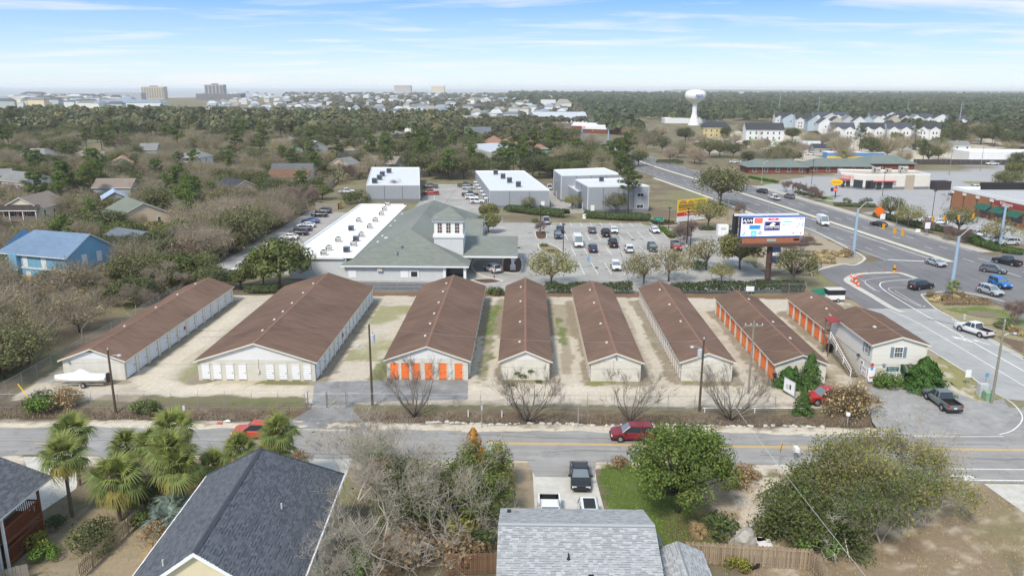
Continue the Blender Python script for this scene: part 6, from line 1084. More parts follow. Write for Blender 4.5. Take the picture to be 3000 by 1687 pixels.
 gb = MB(); gb.box(-.03,.03,-w*.45,w*.45,-.11,.11); D['grille'] = gb.mesh('grille', m_trimb); bp = MB(); bp.box(-.08,.06,-w*.93,w*.93,-.1,.1); D['bumper'] = bp.mesh('bumper', m_trimb); pl = MB(); pl.box(-.02,.02,-.18,.18,-.08,.08); D['plate'] = pl.mesh('number_plate', m_plate); mi = MB(); mi.box(-.1,.06,-.12,.12,-.08,.08); D['mirror'] = mi.mesh('mirror', m_trimb)
 D['dim'] = (Ln, W, rw_, wx, c2, c3, belt, zr); CM[kind] = D; return D
def setcol(o, m): o.material_slots[0].link = 'OBJECT'; o.material_slots[0].material = m; return o
def car(kind, col, x, y, ang, label, name=None, group=None, z=.03, full=True, cat=None, roofcol=None):
 D = car_mesh(kind); Ln, W, rw_, wx, c2, c3, belt, zr = D['dim']; m = PC_[col]; w = W/2
 t = thing(name or {'sedan':'sedan_car','suv':'suv_car','wagon':'wagon_car','pickup':'pickup_truck','van':'van','jeep':'off_road_car'}[kind], label, cat or {'pickup':'pickup truck','van':'van'}.get(kind,'car'), (x,y,z), ang, group)
 setcol(link('body', D['body'], t), m); setcol(link('roof', D['roof'], t), PC_[roofcol] if roofcol else m)
 for k_ in ('windscreen','rear_window'): 
  o = link(k_, D[k_], t)
  if kind == 'van' and k_ == 'rear_window': setcol(o, m)
 link('side_window', D['side_window'], t); link('side_window', D['side_window2'], t)
 if kind == 'pickup': link('bed_liner', D['bed_liner'], t); setcol(link('bed_rail', D['bed_rail'], t), m)
 for px in wx:
  for s in (-1,1):
   wo = link('wheel', D['tyre'], t, (px, s*(w-.1), rw_), rot=(R(-90)*s,0,0))
   if full: link('rim', D['rim'], wo); link('wheel_arch', D['arch'], t, (px, s*(w+.004), rw_+.05), rot=(R(90),0,0))
 if full:
  for s in (-1,1): link('headlight', D['lamp'], t, (Ln/2-.09, s*w*.66, KIND[kind][2][-2][1]-.14)); link('tail_light', D['tail'], t, (-Ln/2+.04, s*w*.78, KIND[kind][2][1][1]-.18)); link('mirror', D['mirror'], t, (c3-.25, s*(w+.1), belt+.05))
  link('grille', D['grille'], t, (Ln/2-.02,0,.62)); link('bumper', D['bumper'], t, (Ln/2-.05,0,.42)); link('bumper', D['bumper'], t, (-Ln/2+.05,0,.45)); link('number_plate', D['plate'], t, (-Ln/2-.02,0,.72))
 return t
def CR(kind, col, Rg, rear, front, label, z=.04, **k):      # from the ground points under its tail and nose
 a, b = q(Rg,*rear), q(Rg,*front); c = (a+b)/2; return car(kind, col, c.x, c.y, math.atan2(b.y-a.y, b.x-a.x), label, z=z, **k)
def CP(kind, col, Rg, x, y, deg, label, z=.03, **k):
 g = q(Rg,x,y); return car(kind, col, g.x, g.y, R(deg), label, z=z, **k)
CP('wagon','orange',7,1945,258,180,'orange-red off-road car on the road beside the palms'); CP('suv','darkred',8,2195,272,180,'dark red car on the road passing the bright green tree')
CP('sedan','black',8,1800,590,-91,'dark sedan in the driveway with sunshade behind the windscreen'); car('pickup','white',2.35,60.1,R(-90),'white pickup truck in the driveway, only its open bed showing past the roof',z=.03); MB().box(-1.5,.2,-.5,.5,1.74,1.77).build('roof_panel', m_trimb, car('suv','white',5.7,59.6,R(-90),'white car with black roof panel behind the dark sedan',z=.03))
CP('pickup','red',6,1085,1105,188,'bright red pickup truck behind the tan dry bush'); CR('pickup','greygreen',6,(2035,1185),(1870,1065),'old two-tone grey pickup truck with open bed in the office lot'); CR('pickup','white',6,(2280,615),(2110,560),'white pickup truck with black bed cover on the side road')
CR('sedan','silver',6,(1850,55),(1970,92),'silver-grey sedan turning across the junction'); CR('suv','grey',6,(2245,112),(2440,140),'dark grey coupe-like car in the junction'); CR('pickup','black',6,(2525,82),(2365,48),'matt black pickup truck beside the traffic lights'); CR('jeep','brightblue',6,(2320,210),(2465,262),'bright blue off-road car with roof rack'); CR('suv','silver',6,(2245,268),(2390,312),'silver-white car beside the blue off-road car'); CR('wagon','black',6,(1725,258),(1865,240),'black estate car with white roof rack on the slip lane')
CR('van','white',3,(1012,1080),(1100,1130),'white van with dark lower sides on the highway'); CR('sedan','black',3,(1512,1122),(1440,1108),'black sedan on the far carriageway below the orange sign'); CR('pickup','white',3,(735,928),(648,903),'white pickup truck with a loaded bed on the highway'); CR('suv','greygreen',3,(832,913),(775,898),'grey car next to the white pickup on the highway'); CR('suv','black',3,(628,872),(566,860),'black car with red tail lights leading on the highway')
def CZ(kind, col, x, y, deg, label, **k): return CP(kind, col, -1, 1560+x/4.293, 620+y/4.293, deg, label, **k)
lotg = None
for a in [('pickup','silver',172,148,92,'silver pickup truck parked at the hedge end of the bank lot'),('suv','navy',322,330,-90,'navy car with chrome grille facing out, first in the bank lot'),('suv','black',347,262,90,'dark car with red lights parked behind the navy one'),('van','white',572,430,-88,'white van parked in the bank lot'),('suv','navy',757,500,90,'navy car parked next to the white van'),('sedan','grey',748,262,90,'dark grey sedan parked in the second row of the lot'),('pickup','black',918,305,90,'black pickup truck beside the white sedan in the lot'),('sedan','white',1022,262,-90,'white sedan facing out beside the black pickup'),('sedan','white',1535,262,-84,'old white sedan parked alone by the clipped hedge island'),('pickup','black',1010,435,90,'black pickup truck with sports bar in the third row'),('suv','white',1212,505,90,'white car seen from behind in the third row'),('suv','black',1505,490,-90,'black car with roof bars near the thin oaks'),('jeep','red',1805,480,-88,'red off-road car with dark top under the oak'),('suv','white',1048,725,-90,'white older car parked nearest the storage roofs')]: CZ(*a[:5], a[5], **({'roofcol':'black'} if 'dark top' in a[5] else {}))
CR('suv','white',5,(1190,138),(1092,100),'white car under the drive-through canopy')
for i, a in enumerate([('suv','black',2410,1045,'black car in the side car park, second from the bin store'),('suv','black',2442,1018,'black car nearest the timber bin store'),('sedan','blue',2345,1092,'blue sedan in the side car park'),('sedan','white',2312,1125,'white sedan in the side car park'),('sedan','navy',2285,1150,'navy sedan in the side car park'),('suv','black',2255,1183,'black car under the tree edge in the side car park'),('sedan','white',2180,1215,'white car half hidden by the oak at the side car park'),('suv','white',2080,1275,'white car under the layered oak'),('suv','black',1960,1350,'black car deep under the layered oak')]): CP(a[0],a[1],1,a[2],a[3],178,a[4])
CP('suv','silver',4,1880,75,175,'silver car glimpsed behind the end of the long storage roof'); CP('sedan','white',4,1765,150,175,'white sedan at the yard corner behind the long storage roof')
for a in [('pickup','grey',672,828,180,'grey pickup truck parked left between the grey units'),('pickup','red',675,878,180,'red pickup truck with black top between the grey units'),('pickup','black',935,820,0,'black pickup truck farthest along the canopied unit'),('suv','silver',958,838,0,'silver car beside the farthest black pickup'),('pickup','black',972,890,0,'black pickup truck next to the white car at the canopied unit'),('suv','white',985,912,0,'white car next to the white off-road car'),('jeep','white',1026,945,0,'small white off-road car at the corner of the canopied unit'),('pickup','white',1572,838,92,'white pickup truck by the tall hall')]: CP(a[0],a[1],2,a[2],a[3],a[4],a[5])
for a in [('suv','white',2225,1192,175,'white car in the pharmacy lot beside a bare tree'),('suv','white',2460,1255,178,'white car with dark windows near the green hedge'),('suv','white',2345,1240,178,'white car behind the tall blue pole'),('sedan','white',1840,1085,170,'white sedan behind the roadside hedge'),('sedan','white',1930,1100,170,'second white sedan behind the roadside hedge'),('sedan','navy',2062,885,170,'navy car by the pharmacy corner'),('suv','white',2197,835,90,'white car with red lights in the drive-through lane'),('pickup','white',2335,655,180,'white pickup truck by the dark fence'),('sedan','white',385,640,180,'white car in the brick plaza lot'),('suv','white',465,640,180,'white van-like car in the brick plaza lot'),('suv','white',962,580,180,'white car by the blue snack bar'),('sedan','silver',925,655,170,'silver car before the sea-green roof'),('suv','white',75,556,180,'white car at the sandy lot edge'),('sedan','white',2480,680,170,'white car at the far right lot')]: CP(a[0],a[1],3,a[2],a[3],a[4],a[5])
for i,(x,y,k,c,d) in enumerate([(1922,552,'sedan','white',-70),(1952,548,'suv','red',-70),(2002,556,'suv','white',-75),(2055,552,'pickup','white',-75),(2042,578,'van','white',-75),(1945,497,'suv','black',160),(1965,507,'sedan','white',160),(1525,498,'suv','white',10),(1562,516,'pickup','white',10),(1590,505,'suv','silver',10)]): CP(k,c,2,x,y,d,['white sedan in the queue at the far junction','red car in the queue at the far junction','white car in the middle of the queue at the far junction','white pickup at the end of the far queue','white box van nearest in the far queue','black car crossing the far junction','white car crossing behind the black one','white car by the mint pavilion','white pickup by the mint pavilion','silver car by the mint pavilion'][i],full=False)
CP('pickup','white',2,40,868,20,'white car beside the thicket left of the white roof')
rc = random.Random(3)
for i in range(34): 
 x = 90+i*20.5+rc.uniform(-4,4); y = rc.choice([470,488,503]); c_ = rc.choice(['white','blue','red','black','silver','brightblue','green','orange','grey','white']); g = q(3,x,y); car(rc.choice(['sedan','suv','pickup']), c_, g.x, g.y, R(-80), '%s car for sale in the crowded far car lot' % {'brightblue':'bright blue','green':'lime'}.get(c_,c_), name='lot_car', full=False, group='cars in the far car lot')
# ------------------------------------------------------------------ utility poles, wires, lamps
m_pole = mat('creosote_pole', (.105,.075,.055), .9, .2, 3, .2, streak=(3,3,.4)); m_pgrey = mat('weathered_pole', (.26,.24,.19), .9, .15, 3, .2); m_wire = mat('wire_black', (.03,.03,.035), .6); m_wirep = mat('wire_pale', (.30,.30,.30), .5); m_galv = mat('galvanised_steel', (.40,.42,.44), .5, .06, 3, metal=.4); m_ins = mat('insulator_grey', (.5,.52,.55), .4)
POLES = {}
def upole(key, Rg, bx_, by_, tx, ty, label, m=None, arm=False, tr=None, lamp=None, r=.15):
 g = q(Rg,bx_,by_); h = max(5, hgt(Rg,tx,ty,g)); t = thing('utility_pole', label, 'utility pole', g); MB().tube([(0,0,-.3),(0,0,h)], [r,r*.68], 9).build('pole', m or m_pole, t)
 if arm:
  MB().box(-1.1,1.1,-.06,.06,h-.7,h-.56).build('crossarm', m_pgrey, t)
  for x in (-1,-.35,.35,1): MB().lathe([(.05,0),(.09,.05),(.05,.1),(.09,.15),(.04,.24)], 8, c=(x,0,h-.56)).build('insulator', m_ins, t)
 else: MB().lathe([(.05,0),(.09,.06),(.05,.12),(.08,.18),(.03,.26)], 8, c=(0,0,h)).build('insulator', m_ins, t)
 if tr: MB().lathe([(.2,0),(.26,.06),(.26,.9),(.2,1.0)], 12, c=(tr,-.12,h-2.1)).build('transformer', m_ins, t); MB().lathe([(.05,0),(.05,.25)], 6, c=(tr,-.12,h-1.1)).build('bushing', m_galv, t)
 if lamp: 
  s, z = lamp; MB().tube([(0,0,h*z-.35),(s*.6,-.1,h*z),(s*1.2,-.1,h*z+.05)], .04, 5).build('lamp_arm', m_galv, t); MB().lathe([(.1,.12),(.24,.0),(.2,-.12),(.05,-.16)], 10, c=(s*1.3,-.1,h*z)).build('lamp_head', m_ins, t)
 POLES[key] = (g.x, g.y, h); return t
upole('p1',4,873,1170,873,700,'dark utility pole with a yard lamp beside the long storage building',lamp=(1,.92)); upole('p2',5,235,1135,195,515,'dark utility pole with transformer at the yard gate',tr=.4,lamp=(-1,.75)); upole('p3',6,125,1170,125,625,'dark utility pole with white transformer at the ditch',tr=-.4,lamp=(-1,.9)); upole('p4',6,495,1035,510,485,'weathered utility pole with crossarm before the orange doors',m_pgrey,arm=True); upole('p5',6,2330,1110,2345,480,'green-stained utility pole with street lamp arm by the side road',m_pgrey,lamp=(1,.86),r=.17)
for a in [('e1',3,145,880,150,725,'pole with crossarm beside the big live oak'),('e2',3,268,930,272,765,'double-crossarm pole before the big live oak'),('e3',3,338,1070,333,862,'pale pole on the highway verge right of the live oak'),('e4',3,2010,730,2018,530,'tall crossarm pole in the right-hand lot'),('e5',3,1440,580,1440,475,'pole with grey transformer above the snack bar'),('e6',2,2180,710,2195,560,'pair pole left of the highway, first'),('e7',2,2295,800,2308,600,'crossarm pole beside the highway shoulder'),('e8',2,2345,840,2352,645,'lamp pole beside the blue box'),('e9',2,885,512,885,435,'pole with grey cans behind the pale shop roof'),('e10',2,1205,380,1206,300,'far pole before the brown hip roof'),('e11',2,697,362,697,268,'far pole by the red roof'),('e12',1,2555,490,2552,425,'far pole at the edge of the left woods'),('e13',3,2245,700,2250,510,'thin pole behind the right-hand lot')]: upole(*a[:6], a[6], m_pgrey, arm=True, r=.14)
for nm_, Rg, b0, t0, lb in [('t1',3,(1345,560),(1352,365),'tall slender transmission mast behind the snack bar'),('t2',3,(2080,390),(2088,178),'tall pale transmission mast above the woods'),('t3',3,(1020,290),(1020,138),'distant transmission mast in the forest'),('t4',3,(1690,300),(1692,170),'distant crossarm mast in the forest'),('t5',3,(725,270),(725,85),'most distant mast on the forest skyline')]:
 g = q(Rg,*b0); h = min(42, max(12, hgt(Rg,*t0,g))); t = thing('transmission_mast', lb, 'mast', g); MB().tube([(0,0,0),(0,0,h)], [.55 if g.y > 650 else .3, .3 if g.y > 650 else .18], 8).build('mast', m_galv, t); MB().box(-2.2,2.2,-.1,.1,h*.9,h*.9+.3).build('crossarm', m_galv, t)
def wire(a, b, sag, label, m=None, r=.011):
 a = Vector(a); b = Vector(b); pts = [a+(b-a)*(i/14)-Vector((0,0,sag*4*(i/14)*(1-i/14))) for i in range(15)]; c = Vector((a.x,a.y,0)); o = MB().tube([p-c for p in pts], r, 3, cap=False).build('power_line', m or m_wire, None, c); return tag(o, label, 'wire', 'overhead lines')
def PT(k, f, dx_=0): x, y, h = POLES[k]; return (x+dx_, y, h*f)
wl = Vector(PT('p1',.80)); wire((-120,81,wl.z+.2), wl, .6, 'lower cable running in from the left to the yard lamp pole'); wire(wl, PT('p2',.60), .5, 'lower cable between the yard lamp pole and the gate pole'); wire(PT('p2',.60), PT('p3',.62), .7, 'lower cable across the ditch trees from the gate pole'); wire(PT('p3',.62), PT('p4',.6), .2, 'short cable from the ditch pole to the crossarm pole'); wire(PT('p4',.62), PT('p5',.62), .6, 'cable past the office front to the side road pole', m_wirep); wire(PT('p5',.63), (95,92,6.5), .4, 'thick black cable leaving the side road pole')
wire((-120,82,9.2), PT('p2',.97), .7, 'upper wire over the long storage roofs on the left'); wire(PT('p2',.97), PT('p3',.98), .8, 'upper wire over the middle storage roofs', m_wirep); wire((-120,82,8.4), PT('p2',.90), .7, 'second upper wire over the left storage roofs'); wire(PT('p3',.98), PT('p4',.97), .2, 'upper wire to the crossarm pole', m_wirep)
wire(PT('p4',.95,.9), PT('p5',.96), .6, 'upper wire from the crossarm pole over the office roof', m_wirep); wire(PT('p5',.97), tuple(q(6,1850,470,7.5)), .5, 'wire from the side road pole up the street', m_wire, .03); wire(PT('p5',.9), tuple(q(6,1500,250,9)), .8, 'fine wire from the side road pole over the slip lane', m_wirep)
wire(PT('p3',.7), tuple(q(9,1400,1330,5.0)), .35, 'pale service wire slanting down over the sandy lot', mat('wire_white', (.5,.5,.5), .5), .017)
for a_, b_, lb in (('e6','e7','first'),('e7','e8','second'),('e1','e2','third'),('e2','e3','fourth')):
 for f_, n_ in ((.97,'upper'),(.8,'lower')): wire(PT(a_,f_), PT(b_,f_), .6, '%s %s wire of the highway pole line' % (lb, n_), None, .03)
def lamp_pole(Rg, bx_, by_, tx, ty, label, m=None, arm=None, r=.1, nm='lamp_post'):
 g = q(Rg,bx_,by_); h = hgt(Rg,tx,ty,g); t = thing(nm, label, 'lamp post', g); MB().tube([(0,0,0),(0,0,h)], [r,r*.7], 8).build('post', m or m_black, t); MB().lathe([(.28,0),(.28,.5)], 10).build('base', m_conc, t)
 if arm: MB().tube([(0,0,h),(arm[0]*.6,0,h+arm[1]*.8),(arm[0],0,h+arm[1])], .06, 6).build('arm', m_galv, t); MB().box(arm[0]-.45,arm[0]+.45,-.15,.15,h+arm[1]-.08,h+arm[1]+.08).build('lamp_head', m_ins, t)
 else: MB().box(-.35,.35,-.3,.3,h,h+.22).build('lamp_head', m or m_black, t)
 return t
Z7 = lambda x, y: (1560+x/4.293, 620+y/4.293)
for b0, t0, lb in [((384,580),(400,165),'black lamp post beside the hatched bay in the bank lot'),((1712,245),(1720,-40),'black lamp post by the clipped hedge island'),((1937,430),(1958,-30),'black lamp post before the yellow billboard'),((1970,690),(1998,200),'black lamp post among the thin oaks'),((98,270),(100,-70),'black lamp post on the small mulch island')]:
 a, b_ = Z7(*b0), Z7(*t0); lamp_pole(-1, *a, *b_, lb)
for Rg, b0, t0, lb in [(3,(50,1410),(62,1125),'black lamp post left of the billboard post'),(3,(1505,905),(1520,715),'dark lamp post in front of the restaurant'),(3,(970,815),(985,620),'dark lamp post left of the restaurant'),(3,(1875,1090),(1895,850),'tall dark lamp post by the pharmacy lot'),(3,(30,1270),(45,1010),'thin dark post before the yellow billboard base')]: lamp_pole(Rg,*b0,*t0,lb)
for Rg, b0, t0, ar, lb in [(3,(1612,1105),(1640,895),(-2.2,1.2),'grey street lamp on the pharmacy pavement'),(3,(595,790),(600,640),(1.5,.8),'grey street lamp on the green verge'),(3,(645,1030),(650,900),(1.5,.8),'grey street lamp behind the billboard'),(2,(2490,630),(2492,480),(-2,.8),'grey street lamp beside the wooded highway'),(1,(1757,725),(1760,680),(-3,1.5),'street lamp on the lane bend among the oaks')]: lamp_pole(Rg,*b0,*t0,lb,m_galv,ar)
# ------------------------------------------------------------------ blue signal poles, span wires, traffic signals
m_bpole = mat('pale_blue_pole', (.33,.45,.58), .5, .05, 1); m_sig = mat('signal_yellow', (.75,.36,.02), .5, .06, 3); m_lens = mat('signal_lens', (.05,.03,.02), .3); m_redl = mat('red_lens_lit', (.8,.05,.02), .4, emit=1.5)
SP = {}
def sigpole(k, Rg, b0, t0, lamp, label):
 g = q(Rg,*b0); h = hgt(Rg,*t0,g); t = thing('signal_pole', label, 'signal pole', g); MB().lathe([(.42,0),(.42,.3),(.36,.35),(.24,h),(.1,h+.05)], 12).build('pole', m_bpole, t); a, b_ = lamp; MB().tube([(0,0,h-.2),(a*.45,0,h+b_*.6),(a*.75,0,h+b_),(a,0,h+b_)], .07, 6).build('lamp_arm', m_galv, t); MB().box(a-.1,a+.9,-.18,.18,h+b_-.1,h+b_+.08).build('lamp_head', m_ins, t); SP[k] = Vector((g.x,g.y,h)); return t
sigpole('A',3,(1285,1340),(1318,985),(2.2,1.5),'pale blue signal pole at the near corner of the junction'); sigpole('B',6,(2025,238),(2068-0,-205*0+0),(2.8,2.0),'pale blue signal pole in front of the planted corner') if False else sigpole('B',-1,(2788,843),(2803,692),(2.8,1.8),'pale blue signal pole in front of the planted corner'); sigpole('C',3,(2390,1275),(2422,960),(-2.5,1.4),'pale blue signal pole before the brick pharmacy')
def signal(p, ang, label, lit=False):
 t = thing('traffic_signal', label, 'traffic signal', (p.x,p.y,p.z-1.35), ang); MB().box(-.2,.2,-.14,.14,0,1.15).build('housing', m_sig, t); MB().tube([(0,0,1.15),(0,0,1.4)], .03, 5).build('hanger', m_black, t)
 for i in range(3):
  z = .2+i*.37; MB().lathe([(.13,0),(.13,.02)], 10).build('lens', m_redl if (lit and i == 2) else m_lens, t, (0,-.16,z)).rotation_euler = (R(90),0,0); v = MB()
  for j in range(6): a0, a1 = math.pi*j/6, math.pi*(j+1)/6; v.quad((.16*math.cos(a0),-.14,z+.16*math.sin(a0)),(.16*math.cos(a1),-.14,z+.16*math.sin(a1)),(.16*math.cos(a1),-.36,z+.16*math.sin(a1)),(.16*math.cos(a0),-.36,z+.16*math.sin(a0)))
  v.build('visor', m_sig, t)
 return t
def span(a, b, sag, fr, label, ang, labs, lit=()):
 wire(a, b, sag, label, m_wire, .02)
 for i, f in enumerate(fr):
  p = a+(b-a)*f-Vector((0,0,sag*4*f*(1-f))); signal(p, ang, labs[i], i in lit)
sA, sB, sC = SP['A'], SP['B'], SP['C']; o1 = Vector((0,0,-.6))
span(sA+o1, sB+o1, 1.0, (.30,.42,.5), 'span wire between the two near signal poles', R(200), ('yellow traffic signal, first on the near span wire','yellow traffic signal, second on the near span wire','yellow traffic signal showing red on the near span wire'), (2,))
span(sA+o1, sC+o1, 1.2, (.5,.58,.68,.78), 'span wire across the highway to the pharmacy corner', R(20), tuple('yellow traffic signal, %s on the far span wire' % s for s in ('first','second','third','last')))
sD = Vector((118,150,9)); span(sB+o1, sD, .9, (.42,.58,.78), 'span wire leaving the planted corner to the right', R(-60), tuple('yellow traffic signal, %s past the planted corner' % s for s in ('first','second','third')))
for Rg, b0, t0, lb in [(2,(1815,485),(1818,375),'pale blue pole at the far junction, middle one'),(2,(2012,530),(2015,390),'pale blue pole at the far junction, right one'),(2,(1598,545),(1602,400),'pale blue pole at the far junction, left one'),(2,(1467,460),(1468,400),'pale blue lamp pole at the far junction bend')]: 
 g = q(Rg,*b0); h = min(14,hgt(Rg,*t0,g)); t = thing('signal_pole', lb, 'signal pole', g); MB().tube([(0,0,0),(0,0,h)], [.5,.4], 8).build('pole', m_bpole, t); SP[lb] = Vector((g.x,g.y,h))
fj = [SP[k] for k in SP if 'far junction' in k]; wire(fj[0]-Vector((0,0,.5)), fj[2]-Vector((0,0,.5)), .8, 'span wire at the far junction', m_wirep, .05)
for i, (x, y) in enumerate([(1652,395),(1666,395),(1678,392),(1731,396),(1640,408),(1650,410),(1656,410)]):
 g = q(2,1640,470); p = Vector((g.x,g.y,0)); d = p.y; px = (x-1500)/FPX*d; signal(Vector((px-.012*d*0+ -d*math.tan(YAW)*0 - .0157*d, d, 7.5 if i < 4 else 5.5)), 0, 'tiny orange traffic signal hanging at the far junction')
for o in bpy.data.objects:
 if o.get('label') == 'tiny orange traffic signal hanging at the far junction': o['group'] = 'far junction signals'; o.scale = (1.6,)*3
# ------------------------------------------------------------------ billboards
m_scr = lambda n, c, e=.25: mat('screen_'+n, c, .5, .02, 2, emit=e)
s_w, s_navy, s_red, s_or, s_blue, s_cy, s_pur, s_blk, s_yel, s_green2 = m_scr('white',(.78,.79,.90)), m_scr('navy',(.03,.035,.11)), m_scr('red',(.62,.01,.04)), m_scr('coral',(.60,.13,.09)), m_scr('blue',(.06,.25,.62)), m_scr('cyan',(.10,.62,.75)), m_scr('violet',(.17,.15,.42)), m_scr('black',(.02,.02,.04)), m_scr('yellow',(.75,.62,.03)), m_scr('teal',(.1,.5,.5))
g = q(6,638,190); bb = thing('led_billboard', 'wide electronic billboard of sponsor logos on a brown steel post', 'billboard', g, R(7)); zb = hgt(3,680,1190,g); m_rust = mat('brown_steel', (.085,.052,.045), .7, .1, 2); m_copper = mat('copper_panel', (.42,.16,.085), .6, .08, 2, streak=(6,6,.3))
BW, BH = 12.6, 3.7; MB().lathe([(.55,0),(.55,zb-1.3)], 14).build('post', m_rust, bb); MB().box(-BW/2-.4,BW/2+.6,-1.5,.4,zb-1.75,zb-1.35).build('walkway', m_rust, bb); 
MB().box(-BW/2,BW/2,-.35,.5,zb,zb+BH).build('cabinet', s_navy, bb); MB().box(-BW/2-.08,BW/2+.08,-.36,.2,zb+BH,zb+BH+.1).build('frame', mat('bright_blue_frame', (.03,.16,.6), .5), bb); MB().box(-BW/2-.08,BW/2+.08,-.36,.2,zb-.12,zb).build('frame', MATS['bright_blue_frame'], bb)
scr = MB().box(-BW/2+.1,BW/2-.1,-.40,-.352,zb+.1,zb+BH-.1).build('screen', s_w, bb)
nb = 26
for i in range(nb): x = -BW/2+.6+i*(BW-1.2)/nb; MB().box(x,x+(BW-1.2)/nb-.05,-.22,-.1,zb-1.32,zb-.13).build('cladding_panel', m_copper, bb)
MB().box(-.9,.9,-.3,-.22,zb-1.0,zb-.5).build('maker_plate', mat('pale_green_plate', (.35,.45,.40), .6), bb); MB().box(BW/2-1.9,BW/2-.8,-.3,-.22,zb-.85,zb-.5).build('number_plate', m_black, bb); MB().box(-BW/2-.75,-BW/2-.1,.6,2.0,zb+.3,zb+BH+.3).build('back_face', m_black, bb); MB().box(-BW/2-1.0,BW/2-.9,.5,.75,zb+BH+.15,zb+BH+.5).build('back_frame', m_wtrim, bb)
def S2(x, y): return (-BW/2+(x-250)/(2120-250)*BW, zb+BH-(y-205)/(715-205)*BH)
def lrect(x0, y0, x1, y1, m, d=.008): a, b_ = S2(x0,y1), S2(x1,y0); return MB().box(a[0],b_[0],-.40-d,-.40,a[1],b_[1]).build('logo_panel', m, bb)
def ltext(s, x, y, h, m, sx=1.0, sh=0, d=.02): p = S2(x,y); return text(s, h/510*BH*1.25, m, bb, (p[0],-.40-d,p[1]), (R(90),0,0), .003, 'logo_lettering', sx=sx, shear=sh)
def lpoly(pts, m, d=.012): b = MB(); b.poly([(S2(x,y)[0],-.40-d,S2(x,y)[1]) for x,y in pts]); b2 = b.build('logo_shape', m, bb); return b2
lrect(290,220,605,375,s_blk); ltext('AJW',440,300,95,s_w,1.2,.25); lrect(635,228,880,368,s_or); lpoly([(980,262),(1080,232),(1290,232),(1385,262),(1290,292),(1080,292)], s_red); ltext('TYLER',1182,262,40,s_w,1.1)
ltext('NC',1590,270,70,s_cy,1.6,.2); lrect(1475,318,1730,352,s_cy); ltext('* PYREL',1930,262,62,s_blk,1.2,.2); lrect(930,318,1400,568,s_pur); lrect(968,345,1362,540,s_blk,.014); lpoly([(970,435),(1080,435),(1130,370),(1180,350),(1240,360),(1265,395),(1225,385),(1215,410),(1235,440),(1362,435),(1362,455),(970,455)], s_w, .022); ltext('CB SURF SHOP',1165,490,42,s_w,1.1,0,.024)
ltext('WEODLY',1600,425,55,s_blk,1.0); ltext('25',1960,425,120,s_pur,1.5,.3); ltext('C',378,465,80,s_red,1.2); ltext('Sentry',370,528,32,s_navy,1.1); lrect(500,405,830,520,s_blue); ltext('Lanier',650,460,60,s_navy,1.2,.3); lpoly([(300,670),(380,575),(410,612),(395,590),(330,690)], s_green2); ltext('seascape',450,668,30,s_blue,1.2); lrect(555,552,725,695,s_cy); lpoly([(595,655),(640,612),(690,655)], s_yel, .016)
lpoly([(760,620),(825,570),(895,620),(825,672)], s_navy); lpoly([(780,622),(825,600),(875,622),(825,640)], s_w, .018); ltext('CB CHURCH & COMMUNITY',1340,672,26,s_navy,.9); 
def loval(cx_, cy_, rx, ry, m, d=.01): return lpoly([(cx_+rx*math.cos(6.283*i/24), cy_+ry*math.sin(6.283*i/24)) for i in range(24)], m, d)
loval(1600,608,68,58,mat('screen_lilac', (.5,.5,.75), .5, emit=.08)); loval(1600,608,52,44,s_w,.014); loval(1908,618,160,78,s_pur); loval(1908,618,152,71,s_w,.014); ltext('Penny Slices',1908,585,32,s_pur,1,.0,.022); lpoly([(1760,600),(1830,625),(1800,675)], s_or, .02); lpoly([(2055,600),(1985,625),(2015,675)], s_or, .02)
# yellow burger billboard
gL, gR = q(3,-45,1092), q(3,215,1075); gR = Vector((gL.x+9.4, gL.y+6.2, 0)); vec = gR-gL; wl_ = vec.length; yb = thing('burger_billboard', 'yellow roadside billboard with two burgers and a red strip', 'billboard', gL, math.atan2(vec.y,vec.x)); z0 = 1.7
for u in (.12,.5,.88): MB().box(u*wl_-.15,u*wl_+.15,.1,.4,0,z0+1).build('post', m_pole, yb)
MB().box(0,wl_,-.08,.08,z0+1.0,z0+4.6).build('panel', mat('vivid_yellow', (.80,.60,.03), .5, .03), yb); MB().box(-.05,wl_+.05,-.1,-.082,z0+.1,z0+1.15).build('red_strip', m_red, yb); MB().box(0,wl_,-.09,.09,z0-1.4,z0+.08).build('apron', m_sgnw, yb)
m_bun = mat('bun_print', (.55,.24,.06), .6, .2, 3); m_pat = mat('patty_print', (.10,.045,.025), .7, .2, 4); m_chz = mat('cheese_print', (.78,.48,.03), .6); m_let = mat('lettuce_print', (.3,.42,.06), .7)
def burger(cx_, cz, s):
 b = MB(); b.poly([(cx_+s*math.cos(a),-.1,cz+s*.25+s*.75*math.sin(a)) for a in np.linspace(0,math.pi,12)]); b.build('bun_top', m_bun, yb)
 for z_, h_, m, k in ((.08,.14,m_let,1.02),(-.08,.16,m_pat,1.0),(-.2,.1,m_chz,1.04),(-.36,.16,m_pat,1.0),(-.48,.1,m_chz,1.0),(-.78,.3,m_bun,.95)): MB().box(cx_-s*k,cx_+s*k,-.112,-.1,cz+z_*s,cz+(z_+h_)*s).build('burger_layer', m, yb)
burger(1.9,z0+2.9,1.6); burger(4.9,z0+2.9,1.35); text('Grab our best', .85, m_pat, yb, (8.3,-.1,z0+4.0), (R(90),0,0), .003, sx=.9); text('burger', .85, m_pat, yb, (7.6,-.1,z0+3.1), (R(90),0,0), .003); text('1 Mile Ahead', .85, m_sgnw, yb, (4.8,-.11,z0+.62), (R(90),0,0), .003)
